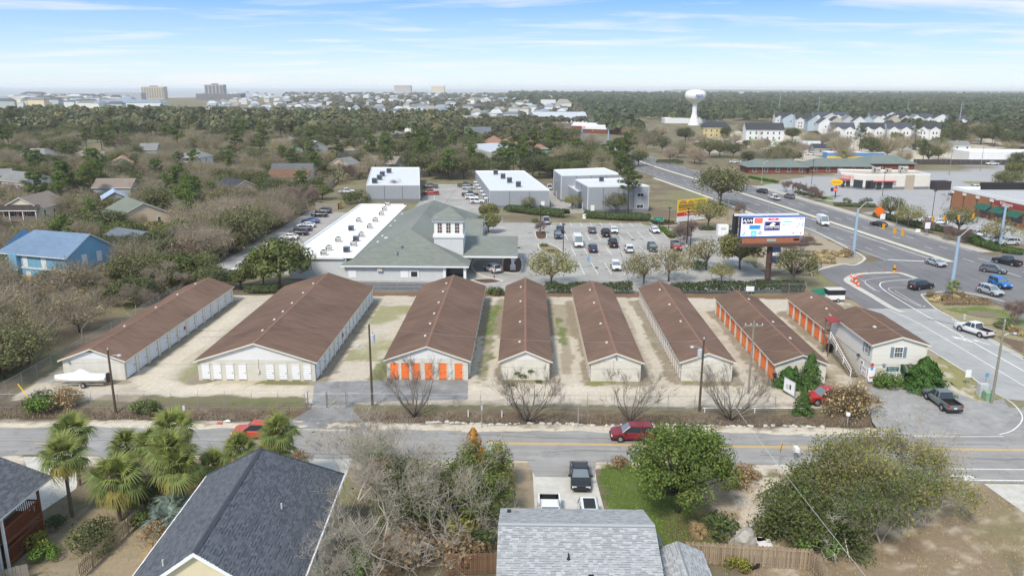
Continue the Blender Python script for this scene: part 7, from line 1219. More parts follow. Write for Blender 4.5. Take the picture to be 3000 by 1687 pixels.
# pylon sign of the plaza behind the LED billboard
g = q(3,690,1390); py_ = thing('tenant_pylon', 'dark blue pylon of tenant signs behind the billboard post', 'sign', g, R(8)); MB().box(-1.1,1.1,-.3,.3,0,5.6).build('frame', mat('dark_blue_frame', (.02,.045,.10), .5), py_); MB().box(-1.5,1.7,-.25,.25,5.6,6.8).build('top_panel', m_red, py_); text('TILE', .7, m_sgnw, py_, (0,-.26,6.2), (R(90),0,0))
for i in range(5): MB().box(-.95,.95,-.33,-.31,.6+i*.98,1.3+i*.98).build('tenant_panel', m_sgnw if i % 2 else m_navy, py_)
g = q(3,1150,900); ov = thing('oval_sign', 'yellow oval sign on a dark post at the restaurant corner', 'sign', g); h = hgt(3,1160,783,g); MB().tube([(0,0,0),(0,0,h)], .18, 8).build('post', m_black, ov); b = MB(); b.extr([(2.0*math.cos(6.283*i/24),-.25,h+1.05*math.sin(6.283*i/24)) for i in range(24)], (0,.5,0)); b.build('panel', mat('sign_yellow', (.85,.52,.02), .4), ov); text('Bojangles', .75, m_red, ov, (0,-.27,h), (R(90),0,0)); MB().box(-1.7,.6,-.2,.2,h-3.1,h-1.9).build('message_panel', m_navy, ov); MB().box(-.9,.55,-.23,-.2,h-3.0,h-2.0).build('menu_print', s_or, ov)
# ------------------------------------------------------------------ signs, fences, yard things
def sign(Rg, b0, t0, label, w_, h_, m, name='road_sign', rz=0, diamond=False, body=None, tm=None, post=None):
 g = q(Rg,*b0); H_ = max(1.2, hgt(Rg,*t0,g)); t = thing(name, label, 'sign', g, rz); MB().box(-.04,.04,-.02,.04,0,H_).build('post', post or m_galv, t)
 if diamond: b = MB(); b.extr([(0,-.03,H_-w_*.75),(w_*.75,-.03,H_),(0,-.03,H_+w_*.75),(-w_*.75,-.03,H_)], (0,-.03,0)); b.build('panel', m, t)
 else: MB().box(-w_/2,w_/2,-.06,-.03,H_-h_,H_).build('panel', m, t)
 if body: text(body, h_*.32, tm or m_navy, t, (0,-.065,H_-h_/2), (R(90),0,0))
 return t
m_orange = mat('sign_orange', (.85,.17,.01), .5, .03); m_yels = mat('sign_amber', (.75,.40,.02), .5, .05); m_bsign = mat('sign_blue', (.12,.35,.6), .5)
sign(3,(1470,1112),(1475,1000),'orange diamond roadworks sign on the pharmacy pavement',2.0,1,m_orange,diamond=True); sign(3,(1503,1090),(1507,1018),'white and blue sign beside the orange diamond',1.4,1.6,m_sgnw)
sign(9,(727,478),(727,325),'amber diamond sign seen edge-on at the sandy lot',.75,.7,m_yels,rz=R(62),diamond=True); sign(8,(1060,185),(1062,20),'thin street sign post on the sandy shoulder',.25,.5,m_sgnw,rz=R(50)); sign(8,(1785,182),(1785,12),'bare metal post on the sandy shoulder',.06,.3,m_galv); sign(4,(1393,1228),(1391,1125),'small white marker sign in the roadside weeds',.25,.6,m_sgnw,rz=R(40))
sign(6,(2142,972),(2150,855),'white sign on a post beside the side road',.7,1.0,m_sgnw); sign(6,(2283,980),(2290,880),'small blue sign on the side road verge',.45,.5,m_bsign); sign(6,(1412,968),(1414,840),'notice post with red octagon and blue circle by the office',.85,1.5,m_sgnw); sign(6,(490,290),(495,228),'white no-entry notice on the back fence',.75,.9,m_sgnw); sign(6,(520,290),(525,228),'second white notice on the back fence beside the no-entry one',.75,.9,m_sgnw)
for lb_, zz_ in (('notice post with red octagon and blue circle by the office',0),):
 o = [o for o in bpy.data.objects if o.get('label') == lb_][0]; b = MB(); b.poly([(.22*math.cos(6.283*i/8+.39),-.07,2.65+.22*math.sin(6.283*i/8+.39)) for i in range(8)]); b.build('stop_symbol', m_red, o); b = MB(); b.poly([(.2*math.cos(6.283*i/14),-.07,2.1+.2*math.sin(6.283*i/14)) for i in range(14)]); b.build('round_symbol', m_bsign, o); MB().box(-.3,.3,-.07,-.04,.4,1.1).build('lower_notice', m_sgnw, o); MB().box(-.22,.22,-.08,-.07,.85,1.05).build('red_bar', m_red, o)
sign(-1,(1560+700/4.293,620+700/4.293),(1560+705/4.293,620+565/4.293),'blue accessible-parking sign in the bank lot',.5,.9,m_bsign); sign(-1,(1560+1580/4.293,620+170/4.293),(1560+1578/4.293,620+70/4.293),'green street-name board at the lot hedge',2.4,1.0,mat('street_green', (.01,.22,.16), .5),body='Lewis Dr',tm=m_sgnw); sign(-1,(1560+650/4.293,620+90/4.293),(1560+650/4.293,620+30/4.293),'small white notice in the hedge of the bank lot',.9,1.6,m_sgnw); sign(5,(1154,190),(1154,150),'navy marker post by the bank kerb',.2,.5,m_navy); sign(3,(1838,1190),(1842,1085),'white sign on the pavement by the bare tree',1.3,1.6,m_sgnw); sign(3,(1772,1170),(1770,1158),'small white yard sign at the kerb',1.2,.9,m_sgnw)
sb = thing('banner_frame', 'white notice board framed in grey by the junipers', 'notice board', q(6,800,1055), R(-72)); MB().box(-1.1,1.1,-.03,.03,.3,2.1).build('frame', m_galv, sb); MB().box(-1.0,1.0,-.05,-.03,.4,2.0).build('panel', m_sgnw, sb); MB().box(.05,.35,-.055,-.05,.9,1.5).build('print', m_black, sb); MB().box(-.6,-.1,-.055,-.05,.8,1.4).build('print', m_ins, sb)
ob = thing('office_notice', 'white notice with red lettering on the office side wall', 'notice board', (43.5,95.2,.5), R(-90)); MB().box(-.8,.8,-.06,0,0,1.3).build('panel', m_sgnw, ob); text('Office', .4, m_red, ob, (0,-.065,.3), (R(90),0,0)); text('NOTICE', .3, m_navy, ob, (0,-.065,.9), (R(90),0,0))
# chain-link fences
m_link = mat('chain_link_wire', (.36,.37,.38), .6, 0, 1, metal=.3); m_fpost = mat('fence_post_steel', (.36,.37,.37), .5, .06, 2, metal=.3)
def chain(label, a, b, h=1.75, step=3.0, arms=True, mesh=True):
 a = Vector((*a,0)); b = Vector((*b,0)); L_ = (b-a).length; t = thing('chain_link_fence', label, 'fence', a, math.atan2(b.y-a.y,b.x-a.x)); n = int(L_/step); pm = MB(); pm.tube([(0,0,0),(0,0,h)], .035, 6)
 if arms: pm.tube([(0,0,h),(0,.28,h+.3)], .02, 4)
 me = pm.mesh('fence_post', m_fpost)
 for i in range(n+1): link('fence_post', me, t, (i*L_/n,0,0))
 MB().tube([(0,0,h),(L_,0,h)], .024, 5).build('top_rail', m_fpost, t); MB().tube([(0,0,.1),(L_,0,.1)], .012, 3).build('bottom_wire', m_fpost, t)
 if arms:
  for k in (.1,.2,.3): MB().tube([(0,k*.93,h+k),(L_,k*.93,h+k)], .006, 3).build('barbed_wire', m_link, t)
 if mesh:
  sg = []; s = .16; k = int(L_/s)
  for i in range(-int(h/s), k):
   for d in (1,-1):
    x0, x1 = i*s, i*s+h; z0, z1 = .1, h
    if d < 0: x0, x1 = x1, x0
    sg.append((np.array([min(max(x0,0),L_),0.,z0]), np.array([min(max(x1,0),L_),0.,z1]), .0035, .0035, 0))
  v,f,c = prisms(sg, 3, (1,1,1), rng, .003); stuff(link('wire_mesh', raw_mesh('wire_mesh', v, f, m_link), t))
 return t
chain('chain-link fence along the ditch left of the gate', (-62,83.2), (-25.2,84.2)); chain('chain-link fence along the ditch right of the gate', (-20.3,84.4), (29,84.6)); chain('chain-link fence at the back of the yard by the bank', (-32,136.2), (51,138.4), arms=True); chain('chain-link fence on the west side of the yard', (-62,84), (-61.5,136), arms=False)
def gate(x0, x1, y, label, rz=0):
 t = thing('yard_gate', label, 'gate', (x0,y,0), rz); L_ = x1-x0; b = MB()
 for p in (((0,0,.15),(L_,0,.15)),((0,0,1.75),(L_,0,1.75)),((0,0,.15),(0,0,1.75)),((L_,0,.15),(L_,0,1.75)),((0,0,.15),(L_,0,1.75))): b.tube(p, .03, 5)
 b.build('frame', m_fpost, t)
 for i in range(2): MB().tube([((0,L_)[i],.1,0),((0,L_)[i],.1,2.0)], .06, 6).build('gate_post', m_fpost, t)
gate(-24.9,-22.75,84.25,'left leaf of the yard gate with diagonal brace'); gate(-22.65,-20.5,84.3,'right leaf of the yard gate with diagonal brace')
for x in (23.5,): 
 t = thing('white_pipe_barrier', 'long white pipe rail above the ditch', 'barrier', (20.5,84.0,0)); MB().tube([(0,0,.55),(12,.1,.6)], .05, 6).build('rail', m_wtrim, t)
 for u in (.3,6,11.6): MB().box(u-.05,u+.05,-.05,.05,0,.55).build('post', m_wtrim, t)
g0, g1 = q(4,150,1060), q(4,275,1155); o = MB().tube([(0,0,1.6),tuple(Vector((g1.x-g0.x,g1.y-g0.y,.2)))], .06, 6).build('guy_wire_guard', mat('guard_yellow', (.75,.5,.02), .5), None, g0); tag(o, 'yellow guy-wire guard slanting by the fence corner', 'guy guard')
# boat under white cover on a trailer
g = q(4,625,975); bt = thing('covered_boat', 'small boat under a white cover on a trailer beside the long storage building', 'boat', g, R(182))
m_cover = mat('white_tarpaulin', (.80,.81,.84), .55, .06, 1.5, .3, streak=(1,4,2)); b = MB(); st_ = []
for i, (x, w_, zt, zk) in enumerate([(-3.1,.85,1.25,.55),(-2.6,1.0,1.5,.5),(-1.8,1.05,1.45,.48),(-1.1,1.08,1.55,.46),(-.4,1.08,2.05,.46),(.1,1.05,2.15,.48),(.8,1.0,1.75,.5),(1.7,.85,1.6,.56),(2.5,.6,1.5,.66),(3.1,.28,1.42,.85),(3.3,.06,1.35,1.1)]): st_.append([(x,-w_,1.05),(x,-w_*.55,(zt+1.05)/2+.12),(x,0,zt),(x,w_*.55,(zt+1.05)/2+.12),(x,w_,1.05)])
for s0, s1 in zip(st_, st_[1:]):
 for j in range(4): b.quad(s0[j],s0[j+1],s1[j+1],s1[j])
b.poly(st_[0][::-1]); b.build('cover', m_cover, bt, smooth=False); b = MB(); hs2 = [[(s[0][0],s[0][1]*.99,1.07),(s[0][0],s[0][1]*.75,.75),(s[0][0],0,.5+.15*max(0,s[0][0]-1.5)),(s[0][0],s[4][1]*.75,.75),(s[0][0],s[4][1]*.99,1.07)] for s in st_]
for s0, s1 in zip(hs2, hs2[1:]):
 for j in range(4): b.quad(s0[j],s1[j],s1[j+1],s0[j+1])
b.poly(hs2[0]); b.build('hull', mat('white_gelcoat', (.74,.74,.73), .3), bt); MB().box(-3.5,-3.1,-.25,.25,.5,1.6).build('outboard_motor', m_black, bt)
tl = thing('boat_trailer', 'steel boat trailer carrying the covered boat', 'trailer', g, R(182)); MB().box(-2.9,2.4,-.7,-.6,.38,.48).box(-2.9,2.4,.6,.7,.38,.48).build('frame', m_galv, tl); MB().tube([(2.3,-.65,.43),(4.3,0,.43),(2.3,.65,.43)], .05, 5).build('drawbar', m_galv, tl)
for s in (-1,1):
 w_ = MB().lathe([(.2,-.1),(.33,-.09),(.33,.09),(.2,.1)], 14).build('wheel', m_tyre, tl, (-.6,s*1.0,.33)); w_.rotation_euler = (R(-90)*s,0,0); MB().lathe([(.2,.1),(.16,.12),(.04,.11)], 10).build('rim', m_rim, w_)
# cargo trailer with green tarpaulin boat behind the short storage roof
g = q(6,1140,340); tr_ = thing('cargo_trailer', 'white and black box trailer behind the short storage roof', 'trailer', g, R(4)); MB().box(-1.5,1.5,-.9,.9,.5,1.3).build('lower_body', m_wtrim, tr_); MB().box(-1.51,1.51,-.91,.91,1.3,2.2).build('upper_body', m_black, tr_); MB().box(-1.55,1.55,-.95,.95,2.2,2.28).build('roof', m_pale, tr_); w_ = MB().lathe([(.2,-.1),(.34,-.09),(.34,.09),(.2,.1)], 12).build('wheel', m_tyre, tr_, (.3,-.95,.34)); w_.rotation_euler = (R(90),0,0); MB().lathe([(.2,.1),(.05,.12)], 10).build('rim', m_rim, w_)
g = q(6,1010,330); b = MB(); 
for x0_, x1_, z_ in ((-2.2,-.9,.9),): pass
b.add([(-2.6,-.9,1.0),(2.4,-1.0,1.1),(2.4,1.0,1.1),(-2.6,.9,1.0),(-2.4,0,1.5),(2.2,0,2.0),(0,0,2.05)], [(0,1,5,6,4),(3,4,6,5,2),(0,4,3),(1,2,5)]); gt = thing('tarped_boat', 'boat under a dark green tarpaulin behind the short storage roof', 'boat', g, R(6)); b.build('tarpaulin', mat('green_tarpaulin', (.012,.15,.10), .6, .15, 1.5), gt); MB().box(-2.4,2.2,-.7,.7,.3,1.02).build('hull', m_wtrim, gt)
# bins, cabinets, cones
def put_obj(name, label, cat, Rg, x, y, parts, rz=0):
 t = thing(name, label, cat, q(Rg,x,y), rz)
 for nm_, b_, m in parts: b_.build(nm_, m, t)
 return t
put_obj('wheeled_bin','black wheeled bin at the foot of the orange doors','bin',6,1103,722,[('body',MB().add([(-.3,-.3,.1),(.3,-.3,.1),(.3,.3,.1),(-.3,.3,.1),(-.36,-.38,1.0),(.36,-.38,1.0),(.36,.38,1.0),(-.36,.38,1.0)],[(3,2,1,0),(4,5,6,7),(0,1,5,4),(1,2,6,5),(2,3,7,6),(3,0,4,7)]),m_black),('lid',MB().box(-.38,.38,-.42,.4,1.0,1.1),m_trimb)])
put_obj('utility_cabinet','tall grey utility cabinet on the street corner','utility cabinet',6,2258,1055,[('body',MB().box(-.55,.55,-.4,.4,0,1.6),mat('cabinet_grey', (.5,.53,.53), .5, .05)),('door',MB().box(-.5,.5,-.42,-.4,.1,1.5),m_ins)]); put_obj('transformer_box','low green transformer box beside the utility pole','utility cabinet',6,2302,1085,[('body',MB().box(-.5,.5,-.45,.45,0,1.0),mat('box_green', (.23,.38,.24), .6, .05)),('lid',MB().add([(-.55,-.5,1.0),(.55,-.5,1.0),(.55,.5,1.0),(-.55,.5,1.0),(-.5,.1,1.2),(.5,.1,1.2)],[(0,1,5,4),(1,2,5),(2,3,4,5),(3,0,4)]),MATS['box_green'])])
put_obj('donation_box','white donation box on the car park east side','box',3,297,1180,[('body',MB().box(-1.3,1.3,-1,1,0,2.6),m_wtrim),('hatch',MB().box(-.6,.6,-1.04,-1,1.5,2.0),m_ins)]); put_obj('dumpster','green dumpster by the dark enclosure','dumpster',3,1948,835,[('body',MB().add([(-1.6,-.9,0),(1.6,-.9,0),(1.6,.9,0),(-1.6,.9,0),(-1.9,-1.1,1.5),(1.9,-1.1,1.5),(1.9,1.1,1.5),(-1.9,1.1,1.5)],[(0,1,5,4),(1,2,6,5),(2,3,7,6),(3,0,4,7),(3,2,1,0)]),mat('dumpster_green', (.015,.09,.06), .6)),('lid',MB().box(-1.95,1.95,-1.15,1.15,1.5,1.6),m_black)]); put_obj('fire_hydrant','silver fire hydrant on the corner lawn','fire hydrant',6,2125,475,[('body',MB().lathe([(.2,0),(.2,.1),(.13,.14),(.13,.6),(.17,.62),(.1,.8),(.03,.86)],10),m_ins),('cap',MB().box(-.24,.24,-.06,.06,.42,.54),m_ins)])
put_obj('bin_store','open timber bin store with yellow side at the side car park','bin store',1,2470,990,[('fence_panel',MB().box(-3.5,3.5,-.1,.1,0,2.0).box(-3.5,-3.3,0,4,0,2.0),m_greywood),('side_panel',MB().box(3.3,3.5,-.1,4,0,2.0),mat('yellow_timber', (.55,.35,.08), .8))])
cone = MB().lathe([(.13,.06),(.02,.75),(.015,.76)], 10).box(-.22,.22,-.22,.22,0,.06); cone_me = cone.mesh('cone_body', mat('cone_orange', (.8,.12,.02), .5)); band = MB().lathe([(.103,.3),(.075,.45)], 10, cap=False).mesh('band', m_sgnw); 
for i, (x, y) in enumerate([(1270,160),(1300,172),(1306,165),(1347,155),(1278,198),(1302,210),(1310,205),(1322,232),(1328,226)]):
 t = thing('traffic_cone', 'orange and white traffic cone on the tip of the concrete gore', 'traffic cone', q(6,x,y)+Vector((0,0,.1)), 0, 'traffic cones on the gore'); t.scale = (1.2,1.2,1.2); link('cone_body', cone_me, t); link('band', band, t)
for i, (x, y) in enumerate([(1408,130),(1520,128),(1612,126),(1624,128)]): 
 t = thing('delineator_post', 'thin red delineator post on the concrete gore', 'delineator', q(6,x,y)+Vector((0,0,.1)), 0, 'delineator posts on the gore'); MB().tube([(0,0,0),(0,0,1.1)], .05, 6).build('post', mat('delineator_red', (.55,.12,.1), .5), t)
t = thing('marker_barrel', 'yellow and black marker post at the head of the slip lane', 'marker post', q(6,1594,128)+Vector((0,0,.1))); MB().lathe([(.2,0),(.2,1.5)], 8).build('post', m_yels, t); MB().box(-.21,.21,-.21,.21,.6,.9).build('band', m_black, t)
t = thing('mailbox', 'white mailbox lump by the road edge behind the grey trees', 'mailbox', q(9,850,430)); MB().box(-.05,.05,-.05,.05,0,1.0).build('post', m_greywood, t); MB().box(-.2,.2,-.4,.4,1.0,1.4).build('box', m_wtrim, t)
t = thing('mailbox', 'round white mailbox at the ditch corner of the office lot', 'mailbox', q(6,1240,1275)); MB().box(-.05,.05,-.05,.05,0,1.1).build('post', m_galv, t); MB().lathe([(.1,0),(.24,.1),(.24,.35),(.1,.45)], 10, c=(0,0,1.05)).build('box', m_wtrim, t)
for x, y, lb in ((958,1195,'white pipe marker in the ditch weeds'),(1212,1198,'second white pipe marker in the ditch weeds')): 
 t = thing('pipe_marker', lb, 'marker', q(5,x,y)); MB().tube([(0,0,-.4),(0,0,.5)], .07, 6).build('pipe', m_wtrim, t); MB().box(-.08,.08,-.08,.08,.5,.56).build('cap', m_ins, t)
for x, y, m, lb in ((1655,1265,'red_box','red litter on the sandy shoulder'),(1716,1248,'white_trim','white litter bag on the sandy shoulder')):
 o = MB().add([(-.4,-.15,.02),(.4,-.2,.03),(.3,.2,.02),(-.3,.15,.02),(0,0,.22),(.2,.05,.15)],[(0,1,4),(1,5,4),(1,2,5),(2,3,4,5),(3,0,4)]).build('litter', MATS[m], None, q(4,x,y)+Vector((0,0,.04))); tag(o, lb, 'litter')
# bank lot islands, stall lines
def isle(label, pts, m=None, shr=(), key='bush0'):
 P = [Vector((p[0],p[1],0)) for p in pts]; c = sum(P, Vector())/len(P); t = thing('traffic_island', label, 'traffic island', c); cl = smooth_line(P+[P[0]], 4)
 o = kerb([p-c for p in cl], .3, .15, .0, t); o.name = 'kerb'; sheet('mulch', [(p.x-c.x,p.y-c.y) for p in cl[:-1]], m or m_mulch, .1, t); return t
zq = lambda x, y: q2(-1, *Z7(x,y))
isle('small mulch island with bare tree and lamp', [zq(30,255),(zq(160,255)),zq(170,340),zq(60,345)]); isle('mulch island with clipped shrubs and hatched corner', [zq(70,410),zq(185,410),zq(330,470),zq(385,540),zq(200,530),zq(90,470)], mat('tan_mulch', (.26,.2,.13), .95, .3, 3)); isle('hedge island with clipped green mounds', [zq(1600,215),zq(1700,225),zq(1810,335),zq(1700,340)]); isle('curved planted island by the lot entrance', [zq(1470,140),zq(1560,130),zq(1700,130),zq(1840,150),zq(1790,175),zq(1560,180)]); isle('long island with column of the drive-through', [(-4.3,153.5),(-.8,153.5),(-.8,166.5),(-4.3,166.5)]); isle('mulch tongue by the bank kerb with two white boxes', [q2(5,980,180),q2(5,1150,175),q2(5,1220,195),q2(5,1080,212)]); isle('island under the lone oak by the donation box', [q2(3,110,1120),q2(3,240,1125),q2(3,300,1150),q2(3,130,1150)])
kerb(smooth_line([q2(5,1075,0),q2(5,1000,40),q2(5,990,100),q2(5,1060,150),q2(5,1220,195)],5), .5, .15, .012, lot)
for i,(x,y) in enumerate([(1610,225),(1640,240),(1665,262),(1690,285),(1725,300),(1750,318),(1770,325)]): tree('litbush','clipped green mound on the hedge island of the bank lot',*q2(-1,*Z7(x,y)),.72,None,'clipped_bush','shrub','clipped mounds on the hedge island')
for i,(x,y,s,k) in enumerate([(150,440,.8,'bush1'),(230,505,.6,'bush1'),(30,135,1.1,'bush1'),(1510,150,.8,'bush0'),(1560,155,.8,'bush0'),(1610,160,.8,'bush1'),(1680,150,.8,'bush0'),(1740,145,.8,'bush1'),(2140,240,1.0,'bush0'),(2230,240,.9,'bush0'),(2470,270,.9,'bush1'),(2500,285,.9,'bush0'),(2090,740,1.4,'bush0'),(1290,640,.6,'brownbush')]): tree(k,'low rounded shrub planted around the bank lot',*q2(-1,*Z7(x,y)),s,None,'shrub','shrub','shrubs around the bank lot')
def stall(a, b_, w=.11): up_faces(ribbon([a,b_], -w/2, w/2, .02).build('stall_line', m_white, lot))
for i in range(10): stall(zq(225+124.5*i,138), zq(241+128*i,185))
for a, b_ in [(395,445),(530,585),(665,722),(800,860),(935,1000),(1060,1140),(1190,1280),(1320,1420),(1465,1560)]: stall(zq(a,256), zq(b_,356))
for a, b_ in [(480,540),(630,695),(765,845),(915,1000),(1050,1150),(1200,1305),(1345,1460),(1495,1610),(1640,1745)]: stall(zq(a,430), zq(b_,548))
for a, b_ in [(740,825),(905,995),(1060,1160)]: stall(zq(a,640), zq(b_,790))
stall(zq(175,298), zq(1450,305)); stall(zq(385,484), zq(1680,488)); stall(zq(600,714), zq(930,714)); stall(zq(480,640),zq(585,640)); stall(zq(585,640),zq(655,790)); stall(zq(515,790),zq(655,790))
for k in range(6): stall(zq(515,660+k*24), zq(590+k*10,645+k*24))
for k in range(5): stall(zq(200+k*25,420+k*8), zq(330,412+k*14))
for k in range(6): stall(zq(2040+k*170,640), zq(2100+k*170,700)); stall(zq(2120,290+k*24), zq(2420,300+k*24))
for k in range(16): stall((-59,163+k*2.75), (-53.5,163+k*2.75))
for k in range(6): stall((-29-k*.0,258+k*6),(-33,258+k*6)); stall((-17-k*.8,246+k*7),(-21-k*.8,246+k*7))
stall((-29.5,255),(-33.5,290)); stall((-30,141.2),(-15,141.4))
rs3 = random.Random(4); m_oil = mat('oil_stain', (.235,.23,.222), .85, .2, 2, var2=.2, scale2=1)
for i in range(44):
 x, y = rs3.uniform(-2,44), rs3.choice([209.5,196.5,190,179,171.5,158])+rs3.uniform(-1,1); b = MB(); b.poly([(rs3.uniform(.35,.8)*math.cos(6.283*k/9),rs3.uniform(.5,1.2)*math.sin(6.283*k/9),.0165) for k in range(9)]); b.build('oil_stain', m_oil, lot, (x,y,0))
for i, (x0, y0, x1, y1) in enumerate([(0,205,46,203),(-4,168,45,166),(20,140,24,212),(36,141,39,205),(0,150,46,149),(-8,185,20,186),(-26,235,-24,298)]): tar(lot, (x0,y0), (x1,y1), .0172, .1, i+30)
# hedges
def hedge(label, pts, w_, h_, col, dens=170, ls=.36, name='hedge'):
 g = np.random.default_rng(int(abs(pts[0][0]*7+pts[0][1]))); P = resample(pts, 1.0); V = []
 for a, b_ in zip(P, P[1:]):
  d = np.array([(b_-a).x,(b_-a).y]); L_ = np.linalg.norm(d); n_ = np.array([-d[1],d[0]])/L_; k = max(4,int(dens*L_)); t_ = g.random(k); an = g.uniform(-.2,math.pi+.2,k); lump = .8+.35*vnoise(np.array([a.x*.45+3.]),np.array([a.y*.45+8.]))[0]; rr = g.uniform(.75,1.05,k); c = np.stack([a.x+d[0]*t_+n_[0]*np.cos(an)*w_/2*rr, a.y+d[1]*t_+n_[1]*np.cos(an)*w_/2*rr, np.maximum(.05,h_*lump*(.42+.58*np.sin(an)*rr))],1); nr = np.stack([n_[0]*np.cos(an),n_[1]*np.cos(an),np.sin(an)],1)+.5*unit_dirs(k,g); V.append((c,nr))
 c = np.concatenate([a for a,_ in V]); nr = np.concatenate([b_ for _,b_ in V]); nr /= np.linalg.norm(nr,axis=1,keepdims=True); o = c.mean(0)*np.array([1,1,0]); v,f,cc = leaves(c-o, nr, g.uniform(.6,1.4,len(c))*ls, leaf_cols(len(c),col,g), .6, g); return tag(link(name, raw_mesh('hedge', v, f, m_leaf, cc), None, tuple(o)), label, 'hedge')
DK = (.035,.048,.018)
hedge('dark vine-covered hedge on the back fence behind the middle storage roofs', [(3.8,137.2),(8,137.4),(19.5,137.6)], 1.6, 2.1, DK); hedge('dark vine-covered hedge on the back fence behind the orange storage roof', [(26.5,138),(38,138.3),(51,139.6)], 1.8, 2.3, DK); hedge('long dark juniper hedge along the north edge of the bank lot', [q2(2,1260,1000),q2(2,1500,1030),q2(2,1700,1050)], 4.5, 2.2, (.035,.05,.018), 200, .5); hedge('long dark juniper hedge continuing below the lone pine', [q2(2,1840,1050),q2(2,2050,1065),q2(2,2330,1075)], 4.0, 2.0, (.035,.05,.018), 200, .5); hedge('vine hedge on the west back corner of the yard', [(-50,135.5),(-44,135.8)], 1.5, 1.8, DK)
hedge('clipped hedge along the pharmacy pavement', [q2(3,1460,1040),q2(3,1600,1075),q2(3,1800,1130),q2(3,1990,1160),q2(3,2130,1190)], 3.0, 1.5, (.04,.058,.02), 150, .5); hedge('low green hedge beside the blue signal pole', [q2(3,2140,1200),q2(3,2250,1260),q2(3,2420,1310),q2(3,2576,1330)], 3.6, 1.4, (.045,.075,.02), 160, .5); hedge('small clipped hedge row on the restaurant lawn', [q2(3,850,865),q2(3,960,890),q2(3,1080,915)], 1.2, .9, DK, 120); hedge('hedge row on the green verge', [q2(3,500,750),q2(3,620,775),q2(3,720,790)], 1.2, .9, DK, 120); hedge('ivy bank below the dark shrubs by the restaurant', [q2(3,1140,960),q2(3,1300,965),q2(3,1450,970)], 3, 1.0, (.05,.065,.025), 150, .5); hedge('brown clipped hedge on the planted corner', [q2(6,1960,368),q2(6,2100,366),q2(6,2310,368)], 1.6, 1.2, (.13,.085,.05), 140, .25); hedge('dark hedge under the highway trees', [q2(2,2380,640),q2(2,2576,650)], 3, 2, DK, 80, .5)
for i,(x,y) in enumerate([(1010,1330),(1040,1350),(1080,1320),(1110,1360),(1060,1390),(1150,1330),(1020,1370),(1120,1395),(1190,1345)]): tree('drygrass','tan ornamental grass tuft on the billboard corner bed',*q2(3,x,y),1.1,None,'grass_tuft','ornamental grass','grass tufts on the billboard corner')
for i,(x,y) in enumerate([(1880,310),(1920,325),(1960,318),(2000,330),(1900,345),(2060,320),(2100,315),(2150,320),(2480,560),(2520,590),(2560,600),(2450,540)]): tree('drygrass' if i%3 else 'brownbush','dry brown shrub on the planted corner across the side road',*q2(6,x,y),.8,None,'dry_shrub','shrub','dry shrubs on the planted corner')
tree('bush1','dark rounded shrub at the corner lawn edge',*q2(6,2410,545),1.1,None,'shrub','shrub'); tree('brownbush','dark brown shrub at the foot of the near signal pole',*q2(3,1230,1345),1.3,None,'shrub','shrub')
for i,(x,y) in enumerate([(810,1275),(910,1335),(995,1250)]): 
 g = q(3,x,y); b = MB(); b.poly([(2.0*math.cos(6.283*k/16),1.6*math.sin(6.283*k/16),.03) for k in range(16)]); o = b.build('mulch_ring', m_mulch, None, g); struct(o)
g = q(6,2270,440); b = MB(); b.poly([(2.4*math.cos(6.283*k/16),1.6*math.sin(6.283*k/16),.03) for k in range(16)]); struct(b.build('mulch_ring', mat('dry_mulch', (.22,.17,.13), .95, .3, 4), None, g))
# roadside weeds in the ditch (nobody could count them)
g = np.random.default_rng(77); n = 6000; x = g.uniform(-60,44,n); y = 81.9+g.normal(0,.9,n); ok = ~((x > -26.5) & (x < -15.8)); x, y = x[ok], y[ok]; n = len(x); hgt_ = g.uniform(.1,.42,n)*np.clip(1.3*fbm(x,y,4),.3,1.1); a = g.uniform(0,6.28,n); dz0 = -.35*np.exp(-((y-81.9)/1.1)**2)
P0 = np.stack([x,y,dz0],1); P1 = P0+np.stack([np.cos(a)*.25*hgt_,np.sin(a)*.25*hgt_,hgt_],1); wv = np.stack([-np.sin(a),np.cos(a),0*a],1)*.05; V = np.stack([P0-wv,P0+wv,P1+wv*.4,P1-wv*.4],1).reshape(-1,3); stuff(link('roadside_weeds', raw_mesh('roadside_weeds', V, np.arange(n*4).reshape(n,4), m_leaf, np.repeat(leaf_cols(n,(.13,.105,.075),g,.6,1.5,.1),4,0))), 'dry brown weeds along the ditch')
# pale rubble stones along the ditch edge
st_me = []
for k in range(4):
 bm = bmesh.new(); bmesh.ops.create_icosphere(bm, subdivisions=1, radius=1)
 for v in bm.verts: v.co *= random.uniform(.75,1.2)
 for v in bm.verts: v.co.z *= .55
 me = bpy.data.meshes.new('stone'); bm.to_mesh(me); bm.free(); me.materials.append(mat('pale_stone', (.52,.49,.44), .9, .15, 3, .3, rnd=.15)); st_me.append(me)
rs_ = random.Random(9)
for i in range(130): 
 x = rs_.uniform(-11.5,6) if i < 60 else rs_.uniform(6,33); y = 80.45+.2*math.sin(x*.5)+rs_.gauss(0,.12); s = rs_.uniform(.1,.3); o = link('stone', st_me[i%4], None, (x,y,-.05), rs_.uniform(0,6), scl=(s*1.4,s,s)); tag(o, 'pale rubble stone in the line along the ditch edge', 'stone', 'rubble stones along the ditch')
